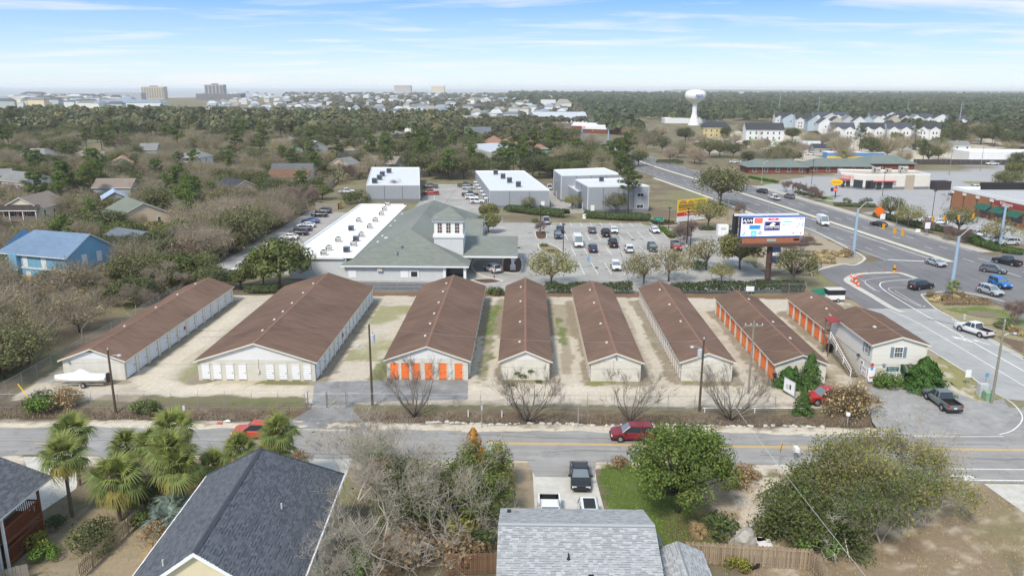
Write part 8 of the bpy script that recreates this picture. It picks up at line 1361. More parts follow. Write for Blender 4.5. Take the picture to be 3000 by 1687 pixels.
# ------------------------------------------------------------------ person by the orange doors
def person(label, loc, rz):
 me = bpy.data.meshes.new('person'); J = [(0,0,.95),(0,0,1.2),(0,.01,1.42),(0,.0,1.53),(0,-.02,1.66),(.10,0,.9),(.13,-.06,.5),(.12,.0,.08),(.12,-.14,.04),(-.10,0,.9),(-.12,.08,.5),(-.13,.2,.1),(-.13,.08,.04),(.2,.0,1.4),(.27,.03,1.12),(.25,-.14,.92),(-.2,0,1.4),(-.27,.05,1.12),(-.24,-.1,.92),(0,-.01,1.74)]
 E_ = [(0,1),(1,2),(2,3),(3,4),(4,19),(0,5),(5,6),(6,7),(7,8),(0,9),(9,10),(10,11),(11,12),(2,13),(13,14),(14,15),(2,16),(16,17),(17,18)]; me.from_pydata(J, E_, []); rad = [.14,.14,.15,.06,.1,.095,.07,.05,.04,.095,.07,.05,.04,.07,.05,.04,.07,.05,.04,.08]
 o = link('tmp_person', me); md = o.modifiers.new('skin','SKIN'); sv = me.skin_vertices[0].data
 for i, r_ in enumerate(rad): sv[i].radius = (r_, r_*.85)
 sv[0].use_root = True; o.modifiers.new('sub','SUBSURF').levels = 1; o.modifiers['sub'].render_levels = 1
 bpy.context.view_layer.update(); dg = bpy.context.evaluated_depsgraph_get(); m2 = bpy.data.meshes.new_from_object(o.evaluated_get(dg)); bpy.data.objects.remove(o)
 m2.materials.clear()
 for m in (mat('dark_trousers', (.06,.055,.05), .8), mat('navy_jacket', (.02,.022,.035), .8), mat('skin_tone', (.32,.19,.13), .6), mat('dark_cap', (.02,.02,.02), .8), mat('pale_shoe', (.55,.53,.5), .7)): m2.materials.append(m)
 for p in m2.polygons: z = p.center.z; p.material_index = 4 if z < .09 else 0 if z < .9 else 1 if z < 1.5 else 2 if z < 1.7 else 3
 for p in m2.polygons: p.use_smooth = True
 return tag(link('person', m2, None, loc, rz), label, 'person')
person('person in a dark jacket and cap walking past the last orange door', q(6,690,965), R(150))
# ------------------------------------------------------------------ foreground houses with real shingles
def shingles(root, planes, tab, course, m_obj, col, lim=300, seed=1, cut=.4, lift=.012):
 """planes: (origin, U, V, test(u,v)) in root space; tabs nearest the camera become parts, the rest one joined part"""
 g = np.random.default_rng(seed); L_ = []
 for O, U, V, lu, lv, test in planes:
  O, U, V = Vector(O), Vector(U).normalized(), Vector(V).normalized(); Nn = U.cross(V).normalized()
  for j in range(int(lv/course)):
   u = -g.random()*tab
   while u < lu:
    w_ = tab*g.uniform(.75,1.25); c = g.random() < cut; h_ = course*(.66 if c else .97); u0, u1 = max(u,0), min(u+w_*.97,lu)
    if u1-u0 > .05 and test((u0+u1)/2, (j+.5)*course): L_.append((O+U*u0+V*(j*course+(course*.98-h_)), U, V, Nn, u1-u0, h_))
    u += w_
 mw = root.matrix_world if False else (Matrix.Translation(root.location) @ root.rotation_euler.to_matrix().to_4x4()); cp = Vector((0,0,CAMH)); vis = []
 for s in L_:
  p = mw @ (s[0]); d = (p-cp); z = d.dot(Vector(fwd)); px = abs(d.dot(Vector(right))/z*FPX); py = -d.dot(Vector(up))/z*FPX; vis.append(z if (px < 1480 and py < 835) else 1e6+z)
 order = np.argsort(vis); sh = MB().add([(0,0,.002),(1,0,.002),(1,1,.002),(0,1,.002),(0,0,1),(1,0,1),(1,1,.35),(0,1,.35)], [(4,5,6,7),(0,1,5,4),(1,2,6,5),(3,0,4,7)]).mesh('shingle', m_obj)
 for i in order[:lim]:
  p, U, V, Nn, w_, h_ = L_[i]; o = link('shingle', sh, root); o.matrix_local = Matrix(((U.x*w_,V.x*h_,Nn.x*lift,p.x),(U.y*w_,V.y*h_,Nn.y*lift,p.y),(U.z*w_,V.z*h_,Nn.z*lift,p.z),(0,0,0,1)))
 V_, C_ = [], []
 for i in order[lim:]:
  p, U, V, Nn, w_, h_ = L_[i]; V_ += [p+Nn*lift,p+U*w_+Nn*lift,p+U*w_+V*h_+Nn*lift*.35,p+V*h_+Nn*lift*.35, p,p+U*w_]; C_ += [np.array(col)*g.uniform(.78,1.22)]*6
 n = len(V_)//6; b6 = np.arange(n)[:,None]*6; F = np.concatenate([b6+np.array([[0,1,2,3]]), b6+np.array([[4,5,1,0]])]); stuff(link('shingles', raw_mesh('shingles', np.array([tuple(v) for v in V_]), F, mat(m_obj.name+'_joined', (1,1,1), .95, 0, 30, 0, .15, attr='Col'), np.array(C_), True), root))
yes = lambda u, v: True
m_sb1 = mat('slate_blue_shingle', (.122,.132,.150), .95, .0, 12, 0, .15, rnd=.22); m_sb0 = mat('slate_underlay', (.07,.077,.09), .95, .15, 6); m_lg1 = mat('pale_grey_shingle', (.385,.395,.40), .95, 0, 12, 0, .15, rnd=.14); m_lg0 = mat('grey_underlay', (.235,.25,.27), .95, .15, 6)
m_butter = mat('butter_siding', (.70,.62,.43), .7, .05, 1, brick=(40,.18,.01,.06)); m_mint = mat('mint_siding', (.40,.54,.48), .7, .05, 1, brick=(40,.18,.01,.07))
# house with slate-blue roof (ridge runs away from the camera, hipped at the far end)
f1 = thing('slate_roof_house', 'foreground house with big slate-blue shingle roof and butter-yellow gable', 'house', (-19.95, 48.6, 0), R(2.3)); hx, y0, y1, yh, ze, zr = 5.6, -7.4, 6.6, 10.0, 5.0, 9.0
b = MB(); b.box(-hx+.5,hx-.5,y0+.3,yh-.6,0,ze); b.add([(-hx+.5,y0+.3,ze),(hx-.5,y0+.3,ze),(0,y0+.3,zr-.35)],[(0,1,2)]); b.build('wall', m_butter, f1)
v = [(-hx,y0,ze),(hx,y0,ze),(hx,yh,ze),(-hx,yh,ze),(0,y0,zr),(0,y1,zr)]; v += [(a,c,z-.2) for a,c,z in v]; b = MB(); b.add(v, [(0,4,5,3),(1,2,5,4),(2,3,5)]); b.add(v, [(0,6,10,4),(4,10,7,1),(0,3,9,6),(1,7,8,2),(2,8,9,3),(6,9,11,10),(7,10,11,8)], 1); b.build('roof', [m_sb0, m_wtrim], f1)
slen = math.hypot(hx, zr-ze)
def hipt(lu): return lambda u, vv: u < (yh-y0)-(yh-y1)*(vv/slen)-.05
shingles(f1, [((hx,y0,ze+.01),(0,1,0),(-hx,0,zr-ze),yh-y0,slen,hipt(0)), ((-hx,yh,ze+.01),(0,-1,0),(hx,0,zr-ze),yh-y0,slen,lambda u,vv: u > (yh-y1)*(vv/slen)+.05)], .34, .2, m_sb1, (.122,.132,.150), seed=3, cut=.35)
cp = MB()
for s in (-1,1): cp.add([(0,y0,zr+.05),(0,y1,zr+.05),(s*.2,y1,zr-.09),(s*.2,y0,zr-.09)], [(0,1,2,3) if s < 0 else (3,2,1,0)])
cp.build('ridge_cap', m_sb0, f1)
for s in (-1,1):
 cp = MB(); cp.tube([(0,y1,zr+.0),(s*hx,yh,ze+.02)], .09, 5); cp.build('hip_cap', m_sb0, f1)
for x, y in ((2.9,1.2),(-2.5,-6.0)): MB().lathe([(.06,0),(.06,.45)], 8, c=(x,y,zr-abs(x)*(zr-ze)/hx)).build('vent_pipe', m_pale, f1)
for s in (-1,1): MB().extr([(s*hx,y0-.03,ze-.22),(s*hx,y0-.03,ze),(0,y0-.03,zr+.02),(0,y0-.03,zr-.25)], (0,.08,0)).build('rake_board', m_wtrim, f1)
MB().box(-hx-.12,-hx,y0,yh,ze-.2,ze-.04).build('gutter', m_wtrim, f1); MB().box(hx,hx+.12,y0,yh,ze-.2,ze-.04).build('gutter', m_wtrim, f1)
for y in (-3,1.5,5): put_win(f1, 'r', y, 2.6, 1.0, 1.5, 2*hx-1, 17)
# house with pale grey shingle roof (ridge across)
f2 = thing('pale_roof_house', 'foreground house with pale grey tabbed shingle roof and black vents', 'house', (3.85, 49.9, 0)); wx_, dy1, dy0, ze, zr = 5.55, 5.2, -6.2, 4.2, 6.0
v = [(-wx_,dy0,ze-.1),(wx_,dy0,ze-.1),(wx_,dy1,ze),(-wx_,dy1,ze),(-wx_,0,zr),(wx_,0,zr)]; v += [(a,c,z-.2) for a,c,z in v]; b = MB(); b.add(v, [(0,1,5,4),(4,5,2,3)]); b.add(v, [(0,6,7,1),(3,2,8,9),(0,4,10,6),(4,3,9,10),(1,7,11,5),(5,11,8,2),(6,10,11,7),(10,9,8,11)], 1); b.build('roof', [m_lg0, m_wtrim], f2)
b = MB(); b.box(-wx_+.4,wx_-.4,dy0+.5,dy1-.5,0,ze-.2); 
for s in (-1,1): b.add([(s*(wx_-.4),dy0+.5,ze-.2),(s*(wx_-.4),dy1-.5,ze-.2),(s*(wx_-.4),0,zr-.2)],[(0,1,2)])
b.build('wall', mat('pale_blue_siding', (.45,.53,.6), .7, .05), f2)
sn = math.hypot(6.2,1.9); sf = math.hypot(5.2,1.8)
shingles(f2, [((-wx_,dy0,ze-.09),(1,0,0),(0,6.2,1.9),2*wx_,sn-.1,yes), ((wx_,dy1,ze+.01),(-1,0,0),(0,-5.2,1.8),2*wx_,sf-.1,yes)], .34, .2, m_lg1, (.385,.395,.40), seed=5, cut=.42)
MB().add([(-wx_,-.18,zr-.03),(wx_,-.18,zr-.03),(wx_,0,zr+.05),(-wx_,0,zr+.05),(wx_,.18,zr-.02),(-wx_,.18,zr-.02)],[(0,1,2,3),(3,2,4,5)]).build('ridge_cap', m_lg1, f2)
def slope_z(y): return zr+y*1.9/6.2 if y < 0 else zr-y*1.8/5.2
MB().box(-5.0,-4.7,3.6,3.9,slope_z(3.7),slope_z(3.7)+.15).build('roof_vent', m_black, f2); MB().lathe([(.16,-.05),(.12,.05),(.06,.1),(.05,.45)], 8, c=(-.7,-2.9,slope_z(-2.9))).build('vent_pipe', m_black, f2); MB().box(.55,.9,-4.55,-4.2,slope_z(-4.4),slope_z(-4.4)+.2).build('roof_vent', m_black, f2)
wv_ = [(5.6,1.3,3.1),(5.6,-7,3.1),(7.5,1.3,3.95),(7.5,-7,3.95),(9.4,1.3,3.1),(9.4,-7,3.1)]; wv_ += [(p[0],p[1],p[2]-.18) for p in wv_]
b = MB(); b.add(wv_, [(0,1,3,2),(2,3,5,4)]); b.add(wv_, [(0,2,8,6),(2,4,10,8),(4,5,11,10)], 1); b.build('wing_roof', [m_lg0, m_wtrim], f2); MB().box(5.7,9.2,-6.8,1.0,0,3.05).add([(5.8,1.0,3.05),(9.2,1.0,3.05),(7.5,1.0,3.85)],[(1,0,2)]).build('wing_wall', MATS['pale_blue_siding'], f2)
shingles(f2, [((9.4,-7,3.11),(0,1,0),(-1.9,0,.85),8.3,2.07,yes),((5.6,1.3,3.11),(0,-1,0),(1.9,0,.85),8.3,2.07,yes)], .34, .2, m_lg1, (.385,.395,.40), lim=0, seed=6, cut=.35)
MB().add([(5.5,2.9,4.3),(6.4,2.4,3.7),(6.4,.9,3.7),(5.5,.9,4.3)],[(0,1,2,3),(3,2,1,0)]).build('side_roof', m_lg1, f2)
# mint house with slate-blue roof and brown balconies
f3 = thing('mint_house', 'mint-green house with slate-blue roof and red-brown balconies', 'house', (-44.5, 54, 0)); ze = 4.5
b = MB(); v = [(5.3,-14,ze),(5.3,4.9,ze),(-2.5,4.9,ze+3.2),(-2.5,-14,ze+3.2),(-10,4.9,ze),(-10,-14,ze)]; v += [(a,c,z-.18) for a,c,z in v]; b.add(v, [(0,1,2,3),(3,2,4,5)]); b.add(v, [(0,6,7,1),(1,7,8,2),(2,8,10,4),(6,9,8,7),(5,11,9,3),(3,9,6,0)], 1); b.build('roof', [m_sb0, m_wtrim], f3)
shingles(f3, [((5.3,-14,ze+.01),(0,1,0),(-7.8,0,3.2),18.9,math.hypot(7.8,3.2)-.05,yes)], .34, .2, m_sb1, (.122,.132,.150), seed=8, cut=.35)
MB().box(-9.5,3.0,-14,3.2,0,ze-.1).build('wall', m_mint, f3); MB().box(3.0,4.6,-6.5,-1.6,1.3,3.7).build('bay', m_mint, f3); bb_ = MB(); bb_.add([(5.0,-6.8,3.55),(5.0,-1.4,3.55),(3.0,-1.4,4.15),(3.0,-6.8,4.15)],[(0,1,2,3),(3,2,1,0)]); bb_.build('bay_roof', m_sb1, f3); MB().box(4.55,4.72,-6.6,-6.4,1.2,3.6).build('corner_board', m_wtrim, f3); MB().box(4.55,4.72,-1.75,-1.55,0,4.3).build('corner_board', m_wtrim, f3); MB().box(4.6,4.64,-4.4,-3.8,2.2,2.9).build('bay_window', m_wtrim, f3)
m_redwood = mat('redwood_stain', (.20,.065,.03), .8, .15, 4, .2, streak=(4,4,.5))
for z0 in (.55,2.25):
 MB().box(3.0,5.05,-1.4,3.2,z0-.14,z0).build('balcony_floor', m_redwood, f3); MB().box(4.95,5.1,-1.4,3.2,z0-.3,z0+.0).build('fascia_board', m_redwood, f3); MB().box(4.95,5.1,-1.4,3.2,z0+.95,z0+1.05).build('hand_rail', m_redwood, f3); MB().box(3.0,5.0,3.1,3.2,z0+.95,z0+1.05).build('hand_rail', m_redwood, f3)
 bal = MB().box(5.0,5.05,-.03,.03,z0,z0+.95).mesh('baluster', m_redwood)
 for k in range(26): link('baluster', bal, f3, (0,-1.3+k*.175,0))
 bal2 = MB().box(-.03,.03,3.12,3.17,z0,z0+.95).mesh('baluster', m_redwood)
 for k in range(10): link('baluster', bal2, f3, (3.2+k*.18,0,0))
for y in (-1.4,3.15): MB().box(4.95,5.12,y-.08,y+.08,0,ze-.3).build('balcony_post', m_redwood if y > 0 else m_wtrim, f3)
# picket fences, timber fences
def timber(label, a, b, h, sp, wd, m, m2=None, back=False, z=0):
 a = Vector((*a,0)); b = Vector((*b,0)); L_ = (b-a).length; t = thing('timber_fence', label, 'fence', (a.x,a.y,z), math.atan2(b.y-a.y,b.x-a.x)); n = int(L_/sp); sl = MB().box(-wd/2,wd/2,-.045,-.022,.06,h).mesh('slat', m)
 for i in range(n): link('slat', sl, t, (i*sp+wd/2,(.09 if back and i % 2 else 0),random.uniform(-.03,.03)), rot=(0,random.uniform(-.012,.012),0))
 for zz_ in (.35,h-.3): MB().box(0,L_,-.022,.045,zz_,zz_+.09).build('rail', m2 or m, t)
 for i in range(int(L_/2.4)+1): MB().box(i*2.4-.05,i*2.4+.05,-.02,.08,0,h+.03).build('post', m2 or m, t)
 return t
m_pick = mat('weathered_picket', (.33,.27,.19), .9, .2, 5, .3, rnd=.2, streak=(4,4,.6)); m_cedar = mat('brown_fence_board', (.33,.255,.18), .9, .2, 5, .3, rnd=.22, streak=(4,4,.6)); m_rfence = mat('red_brown_fence', (.21,.125,.075), .9, .2, 5, .3, rnd=.2)
timber('weathered picket fence running towards the camera between the gardens', q2(7,1085,870), q2(7,600,1340), 1.35, .21, .11, m_pick); timber('red-brown picket fence behind the palms', (-38.2,65.6), (-27.2,65.9), 1.2, .19, .1, m_rfence); tf = timber('brown shadow-box fence across the lower right garden', q2(9,15,1205), q2(9,955,1262), 1.85, .155, .14, m_cedar, back=True); timber('return of the brown fence towards the camera', q2(9,955,1262), q2(9,1075,1420), 1.85, .155, .14, m_cedar, back=True); timber('red-brown gate fence left of the pale roof', q2(8,800,1300), q2(8,1190,1285), 1.85, .155, .13, m_rfence); timber('grey timber screen fence at the left edge below the mint house', q2(7,-20,1400), q2(7,230,1330), 1.4, .16, .14, m_greywood)
timber('weathered board fence behind the grey units', q2(2,440,735), q2(2,1010,740), 2.0, .6, .56, m_greywood); timber('board fence beside the left lane of the grey units', q2(1,2440,880), q2(1,2560,770), 2.2, .6, .56, m_greywood); timber('dark fence in front of the depot', q2(3,1740,650), q2(3,2560,655), 2.6, 1.2, 1.15, mat('dark_fence', (.07,.06,.06), .8)); timber('yellow timber fence below the blue house', q2(4,-20,205), q2(4,330,215), 1.6, .3, .28, mat('new_timber', (.42,.29,.10), .8, .15, 3, rnd=.15)); timber('short new timber fence behind the long storage roof', q2(4,1270,235), q2(4,1480,180), 1.8, .3, .28, MATS['new_timber'])
# heap, boards, small things on the sandy lot
bm = bmesh.new(); bmesh.ops.create_icosphere(bm, subdivisions=3, radius=1)
for v_ in bm.verts: nn = mnoise.noise(v_.co*1.6); v_.co *= 1+.28*nn; v_.co.z = max(-.3, v_.co.z)*.95
me = bpy.data.meshes.new('wrapped_heap'); bm.to_mesh(me); bm.free(); me.materials.append(mat('pale_wrap', (.40,.38,.35), .8, .15, 2, .4)); g = q(9,470,1055); tag(link('wrapped_heap', me, None, (g.x,g.y,.3), .4, scl=(.95,.8,1.0)), 'pale boulder-like wrapped heap behind the brown fence', 'heap')
for x, y, r_ in ((575,1035,.3),(610,1040,-.2),(620,1070,.1)): o = MB().box(-.55,.55,-.28,.28,.02,.1).build('white_board', m_wtrim, None, q(9,x,y), r_); tag(o, 'white board lying on the sand by the wrapped heap', 'board', 'white boards on the sand')
rk = bpy.data.meshes.new('x')
for x, y in ((470,920),(520,915),(500,945)): o = link('stone', st_me[0], None, q(9,x,y), 1.0, scl=(.4,.3,.25)); tag(o, 'flat pale stone lying above the wrapped heap', 'stone', 'flat stones on the lot')
g = q(9,2552,1440); h = hgt(9,2570,850,g); t = thing('steel_post', 'pale steel post at the right edge', 'post', g); MB().tube([(0,0,0),(0,0,h)], .12, 8).build('post', m_bpole, t); MB().box(-.5,.2,-.1,.1,h-.1,h+.1).build('head', m_bpole, t)
g = q(9,525,1240); t = thing('fire_pit', 'dark round fire pit beside the fence', 'fire pit', g); MB().lathe([(.3,0),(.5,.35),(.55,.4),(.45,.4),(.3,.2)], 14).build('bowl', m_black, t); MB().lathe([(.35,0),(.3,.05)], 10).build('base', m_black, t)
# ------------------------------------------------------------------ palms: every frond a part
def frond_mesh(L_=1.9, n=22, droop=.45, seed=0, col=(.16,.19,.045), w_=.052):
 g = np.random.default_rng(seed); b = MB(); pt = [Vector((0,0,0)),Vector((L_*.28,0,.10*L_)),Vector((L_*.5,0,.10*L_))]; b.tube(pt, [.028,.02,.016], 4, cap=False); c = pt[-1]
 for i in range(n):
  a = (i/(n-1)-.5)*2*R(118); l = L_*.60*(1-.30*abs(a)/R(118))*g.uniform(.88,1.08); d = Vector((math.cos(a),math.sin(a),.10)); p1 = c+d*l*.5+Vector((0,0,.03)); p2 = c+d*l+Vector((0,0,-droop*l*g.uniform(.6,1.3))); s = Vector((-math.sin(a),math.cos(a),0))*w_
  b.add([c-s*.3,c+s*.3,p1+s,p1-s,p2+s*.15,p2-s*.15], [(0,1,2,3),(3,2,4,5)])
 me = b.mesh('frond', m_leaf); k = np.repeat(leaf_cols(len(b.f), col, g, .7, 1.35, .1), 1, 0); a = me.color_attributes.new('Col','FLOAT_COLOR','POINT'); cc = np.ones((len(b.v),4),np.float32); cc[:,:3] = np.array(col)*g.uniform(.75,1.3,len(b.v))[:,None]; a.data.foreach_set('color', cc.ravel()); return me
FR = [frond_mesh(2.0, 24, .3, 1, (.25,.285,.08)), frond_mesh(2.1, 24, .48, 2, (.19,.235,.075)), frond_mesh(1.9, 22, .8, 3, (.34,.30,.09))]; FRD = frond_mesh(1.3, 18, 1.2, 4, (.36,.26,.14))
m_ptrunk = mat('palm_trunk', (.17,.13,.095), .95, .3, 6, .5, streak=(1,1,4))
def palm(x, y, h, label, n=32, s=1.0, frs=None, dead=4, name='palm_tree'):
 g = random.Random(int(x*13+y*7)); t = thing(name, label, 'palm tree', (x,y,0)); lean = g.uniform(-.25,.25)
 if h > .6: MB().tube([(0,0,-.1),(lean*.5,0,h*.5),(lean,0,h)], [.17,.14,.16], 9).build('trunk', m_ptrunk, t)
 for i in range(n):
  k = i/n; el = R(82-128*k**.85+g.uniform(-9,9)); az = i*2.39996+g.uniform(-.25,.25); o = link('frond', (frs or FR)[0 if k < .4 else 1 if k < .75 else 2], t, (lean,0,h), rot=(g.uniform(-.3,.3),-el,az), scl=s*g.uniform(.85,1.1))
 for i in range(dead): link('dead_frond', FRD, t, (lean,0,h-.05), rot=(0,R(g.uniform(50,75)),g.uniform(0,6.28)), scl=s)
 return t
for cx_, cy_, h, s, lb in [(545,230,5.2,1.0,'tall palm at the road edge, farthest left of the group'),(480,425,5.4,1.08,'yellow-green palm with a bare grey trunk near the mint house'),(940,345,4.2,.9,'small palm behind the middle group of palms'),(1320,215,6.3,1.05,'tallest palm of the middle group at the road edge'),(1290,390,5.3,1.15,'broad palm in the middle group'),(870,600,3.6,1.25,'broad low palm with hanging fronds in the garden'),(1360,520,4.3,1.1,'drooping palm in front of the middle group'),(1800,370,4.0,.95,'palm behind the slate roof peak, left'),(2110,240,6.0,1.0,'tall palm behind the slate roof beside the orange car'),(2080,370,4.6,.95,'palm with yellow hanging fronds behind the slate roof'),(1160,330,4.8,.95,'palm between the small one and the tallest one'),(1620,490,2.6,.9,'low palm left of the slate roof edge')]:
 g = q(7,cx_,cy_,h); palm(g.x, g.y, h, lb, 30, s*1.06, dead=7)
BFR = [frond_mesh(1.9, 30, .3, 11, (.30,.38,.33), .035)]*3
g = q(7,1340,800,.9); palm(g.x,g.y,.9,'blue-green feathery palm against the slate-roofed house',22,1.15,BFR,0); g = q(7,1230,900,.7); palm(g.x,g.y,.7,'lower blue-green palm against the slate-roofed house',18,.95,BFR,0)
g = q(6,2028,290); palm(g.x,g.y,1.5,'small dark palm in the planted street corner',18,.75,None,2); g = q(1,340,1130,2.6); palm(g.x,g.y,2.4,'yellow-green palm beside the stilt house',26,1.35,None,2); g = q(9,115,1010); palm(g.x,g.y,.5,'dry tan palm on the lawn behind the fence',12,.7,[FRD]*3,0); g = q(3,1210,640); palm(g.x,g.y,4.5,'small far palm before the sea-green roof',16,1.2,None,0)
# ------------------------------------------------------------------ foreground trees and shrubs
bare('fgbare0', 101, 12.5, .8, 6, leafy=.03, lcol=(.17,.16,.06), col=(.62,.555,.46), first=.26, shrink=.76, r0=.19, tips_twigs=4, twl=.9, tw=.010, kids=(2,3), stems=3, lean=.45, wob=.2); bare('fgbare1', 102, 9.5, .9, 6, leafy=.06, lcol=(.13,.13,.045), ls=.2, per_tip=6, col=(.58,.51,.42), first=.27, shrink=.76, r0=.15, tips_twigs=3, tw=.010, kids=(2,3), stems=3, lean=.6); bare('fgdead', 103, 8, 1.0, 4, col=(.75,.7,.62), first=.34, shrink=.72, r0=.16, tips_twigs=2, tw=.012, kids=(2,3), wob=.3, up_=.04)
tree('fgbare0','large bare grey-branched tree in the foreground between the two roofs',-11.2,53.2,1.16,.6,'bare_tree'); tree('fgbare1','lighter bare tree right of the large one, touching the pale roof',-6.0,56.0,1.08,2.2,'bare_tree'); tree('fgbare1','bare tree with olive leaves near the road, left of the driveway',-14.8,63.5,1.1,4.1,'bare_tree'); tree('fgbare0','second large bare tree crowding the slate roof edge',-11.8,47.2,.78,3.0,'bare_tree')
def myrtle(k, sd, h, col, n=3, lf=.8, pt=15, ln=.5): bare(k, sd, h, .85, 5, stems=n, lean=ln, leafy=lf, lcol=col, col=(.52,.45,.36), kids=(2,4), first=.30, shrink=.74, r0=.16, tips_twigs=3, twl=.7, tw=.010, per_tip=pt, ls=.25, wob=.2, up_=.08, lsp=.42)
myrtle('fgscrub0', 110, 8, (.12,.125,.036), 3, .55, 14); myrtle('fgscrub1', 111, 9.5, (.072,.095,.028), 3, .62, 16); myrtle('fgscrub2', 112, 9, (.14,.138,.038), 3, .45, 13); myrtle('fgscrub3', 113, 6.5, (.07,.088,.026), 4, .95, 22, .8)
oak('fgbright', 114, 8.6, 5.0, (.072,.098,.021), 120, 150, .25, rad=1.05, cz=4.2, rz_=4.2); oak('fggreen', 115, 5.2, 3.0, (.07,.09,.025), 46, 90, .24, rad=.8, cz=2.6, rz_=2.5); conifer('fgrust', 116, 5.6, 2.0, (.30,.155,.035), 2600, .3)
g = q(-1,1985,1500); tree('fgbright','dense bright green broadleaf tree beside the driveway lawn',g.x,g.y,1.0,.3,'evergreen_tree')
tree('fgrust','rust-orange topped cedar between the bare trees and the driveway',-4.6,67.0,1.0,None,'cedar'); tree('fgrust','second rust-orange cedar top beside the first',-2.2,66.6,.75,None,'cedar'); tree('fggreen','olive green evergreen below the rust cedar',-3.8,64.6,1.1,None,'evergreen_tree'); tree('fggreen','dark evergreen at the corner of the pale roof',-3.4,60.0,1.0,None,'evergreen_tree'); tree('fgscrub3','olive half-bare tree among the bare ones near the slate roof',-9.0,60.5,1.0,None,'winter_tree')
for Rg, x, y, k, s, lb in [(9,960,990,'fgscrub3',1.05,'olive tree at the left end of the big cluster on the sandy lot'),(9,1170,900,'fgscrub0',1.0,'drooping olive tree in the big cluster behind the dead branches'),(9,1350,1060,'fgscrub1',.88,'dark green tree in the middle of the big cluster'),(9,1490,1050,'fgscrub2',.95,'tall olive tree in the big cluster on the sandy lot'),(9,1700,940,'fgscrub1',.85,'dark green tree at the right of the big cluster'),(9,1830,900,'fgscrub2',.85,'olive tree at the right end of the big cluster'),(9,1500,760,'fgscrub2',.95,'yellow-olive tree at the back of the big cluster by the road'),(9,1760,700,'fgbare1',.85,'half-bare tree at the back of the big cluster by the road')]: g = q(Rg,x,y); tree(k,lb,g.x,g.y,s,None,'winter_tree')
g = q(9,1120,1010); tree('fgdead','pale dead-branched tree in front of the big cluster',g.x,g.y,1.2,1.0,'dead_tree'); g = q(9,1000,1120); tree('litbush','green bush at the foot of the big cluster',g.x,g.y,1.4,None,'bush','shrub')
for Rg, x, y, k, s, lb in [(7,430,940,'bush0',.75,'round dark bush at the palm trunk'),(7,690,1120,'bush2',1.0,'large dark green bush along the picket fence'),(7,740,1010,'bush2',.8,'dark green bush beside the picket fence, farther one'),(7,300,1100,'yellowbush',1.0,'yellow-green bush below the balconies'),(7,1080,930,'bush0',.9,'dark bush behind the picket fence'),(7,1200,760,'bush2',.9,'dark thicket under the palms'),(7,1060,700,'bush2',.8,'dark shrub under the middle palms'),(7,1170,1020,'brownbush',1.0,'brown dry shrub against the slate house wall'),(7,340,1180,'litbush',.8,'green bush at the lower left corner garden'),(8,640,1050,'brownbush',1.5,'brown undergrowth bush beneath the large bare tree'),(8,100,1260,'litbush',1.2,'green bush at the slate house corner'),(8,1070,1080,'bush0',1.0,'dark bush beside the red-brown gate'),(8,880,980,'yellowbush',1.3,'yellow-green bush among the bare branches'),(8,450,1200,'brownbush',1.8,'brown undergrowth under the large bare tree'),(8,900,1180,'brownbush',1.6,'brown brush before the red-brown gate'),(8,230,430,'litbush',1.5,'bright green bush near the road under the bare tree'),(8,300,600,'brownbush',1.6,'brown brush under the roadside bare tree'),(9,290,1000,'bush0',1.3,'dark spiky bush on the lot behind the fence'),(9,420,1260,'yellowbush',.8,'bright yellow-green bush inside the brown fence'),(9,480,560,'brownbush',1.0,'brown brush right of the bright green tree'),(9,430,620,'brownbush',1.2,'brown thicket under the bright green tree edge'),(8,2090,480,'brownbush',.8,'dry brown shrub at the lawn edge by the road'),(7,2270,450,'brownbush',.9,'dark dead stump-like shrub behind the slate roof')]: g = q(Rg,x,y); tree(k,lb,g.x,g.y,s,None,'bush' if k[0] in 'bly' else 'shrub','shrub')
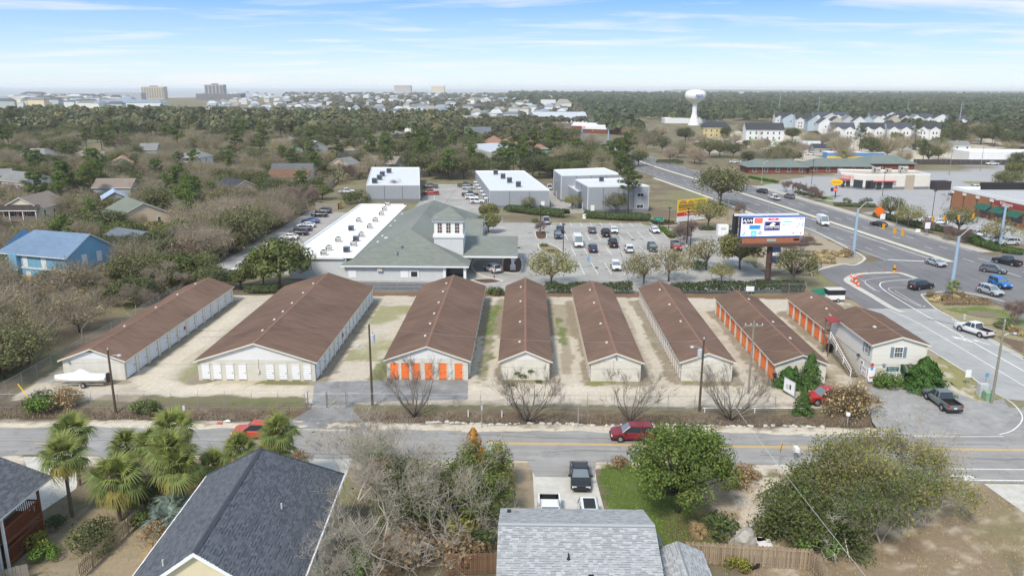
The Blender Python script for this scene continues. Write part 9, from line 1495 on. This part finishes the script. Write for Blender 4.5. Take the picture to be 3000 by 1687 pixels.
# thin grass on the lawn by the driveway and dry grass tufts on the lots (nobody could count them)
def grass(name, label, x0, x1, y0, y1, n, col, h, seed):
 g = np.random.default_rng(seed); x = g.uniform(x0,x1,n); y = g.uniform(y0,y1,n); m = fbm(x,y,2.2) > .42; x, y = x[m], y[m]; n = len(x); a = g.uniform(0,6.28,n); hh = g.uniform(.4,1.1,n)*h; P0 = np.stack([x,y,0*x],1); P1 = P0+np.stack([np.cos(a)*hh*.5,np.sin(a)*hh*.5,hh],1); wv = np.stack([-np.sin(a),np.cos(a),0*a],1)*.03; stuff(link(name, raw_mesh(name, np.stack([P0-wv,P0+wv,P1],1).reshape(-1,3), np.arange(n*3).reshape(n,3), m_leaf, np.repeat(leaf_cols(n,col,g),3,0)), None), label)
grass('lawn_grass', 'green grass beside the driveway', 7.6, 16, 52, 70.5, 16000, (.10,.15,.03), .12, 1); grass('dry_grass', 'dry grass on the sandy lot', 17, 50, 42, 69, 16000, (.27,.21,.12), .16, 2); grass('garden_grass', 'thin grass in the left gardens', -44, -28, 44, 69, 9000, (.2,.17,.08), .12, 3)
# understorey filling the woods between the trees
g = np.random.default_rng(5); n = 2800; y = 82+330*g.random(n)**.85; x = -y*g.uniform(.1,.8,n)-6; ok = ~((x > -64) & (y < 330)) & ~((x > -50) & (y < 420)); ok &= np.array([clear_of(a,b,2.5) and clear_of(a+a/b*7,b+7,.5) for a,b in zip(x,y)]); x, y = x[ok], y[ok]; P = np.c_[x,y]; woods('understorey', 'brown and olive understorey between the neighbourhood trees', P, g.uniform(1.8,4.6,len(P)), g.uniform(1.6,3.4,len(P)), (.105,.098,.052), 31, 80, .3)
# ------------------------------------------------------------------ haze: the sea air between here and the horizon
hz = MB(); hz.box(-30000, 30000, -200, 40000, -6, 45)
hm = bpy.data.materials.new('sea_haze'); hm.use_nodes = True; hm.node_tree.nodes.clear()
ho = hm.node_tree.nodes.new('ShaderNodeOutputMaterial'); hv = hm.node_tree.nodes.new('ShaderNodeVolumePrincipled')
hv.inputs['Color'].default_value = (.97,.985,1,1); hv.inputs['Density'].default_value = 0.0001; hv.inputs['Anisotropy'].default_value = 0.0
hm.node_tree.links.new(hv.outputs[0], ho.inputs['Volume'])
hzo = hz.build('haze', hm); hzo['kind'] = 'stuff'; hzo['label'] = 'pale sea haze'
# ------------------------------------------------------------------ tell look-alike trees apart by their order from the left
ORD = 'first second third fourth fifth sixth seventh eighth ninth tenth eleventh twelfth thirteenth fourteenth fifteenth sixteenth seventeenth eighteenth nineteenth twentieth'.split()
dup = {}
for o in COL.objects:
 if o.parent is None and o.get('category') in ('tree','house','wire','shrub') and o.get('label'): dup.setdefault(o['label'], []).append(o)
for lb, L_ in dup.items():
 if 1 < len(L_) <= 20 and len(lb.split()) <= 12:
  for i, o in enumerate(sorted(L_, key=lambda o: o.location.x/max(o.location.y,1))): o['label'] = lb+', '+ORD[i]+' from the left'
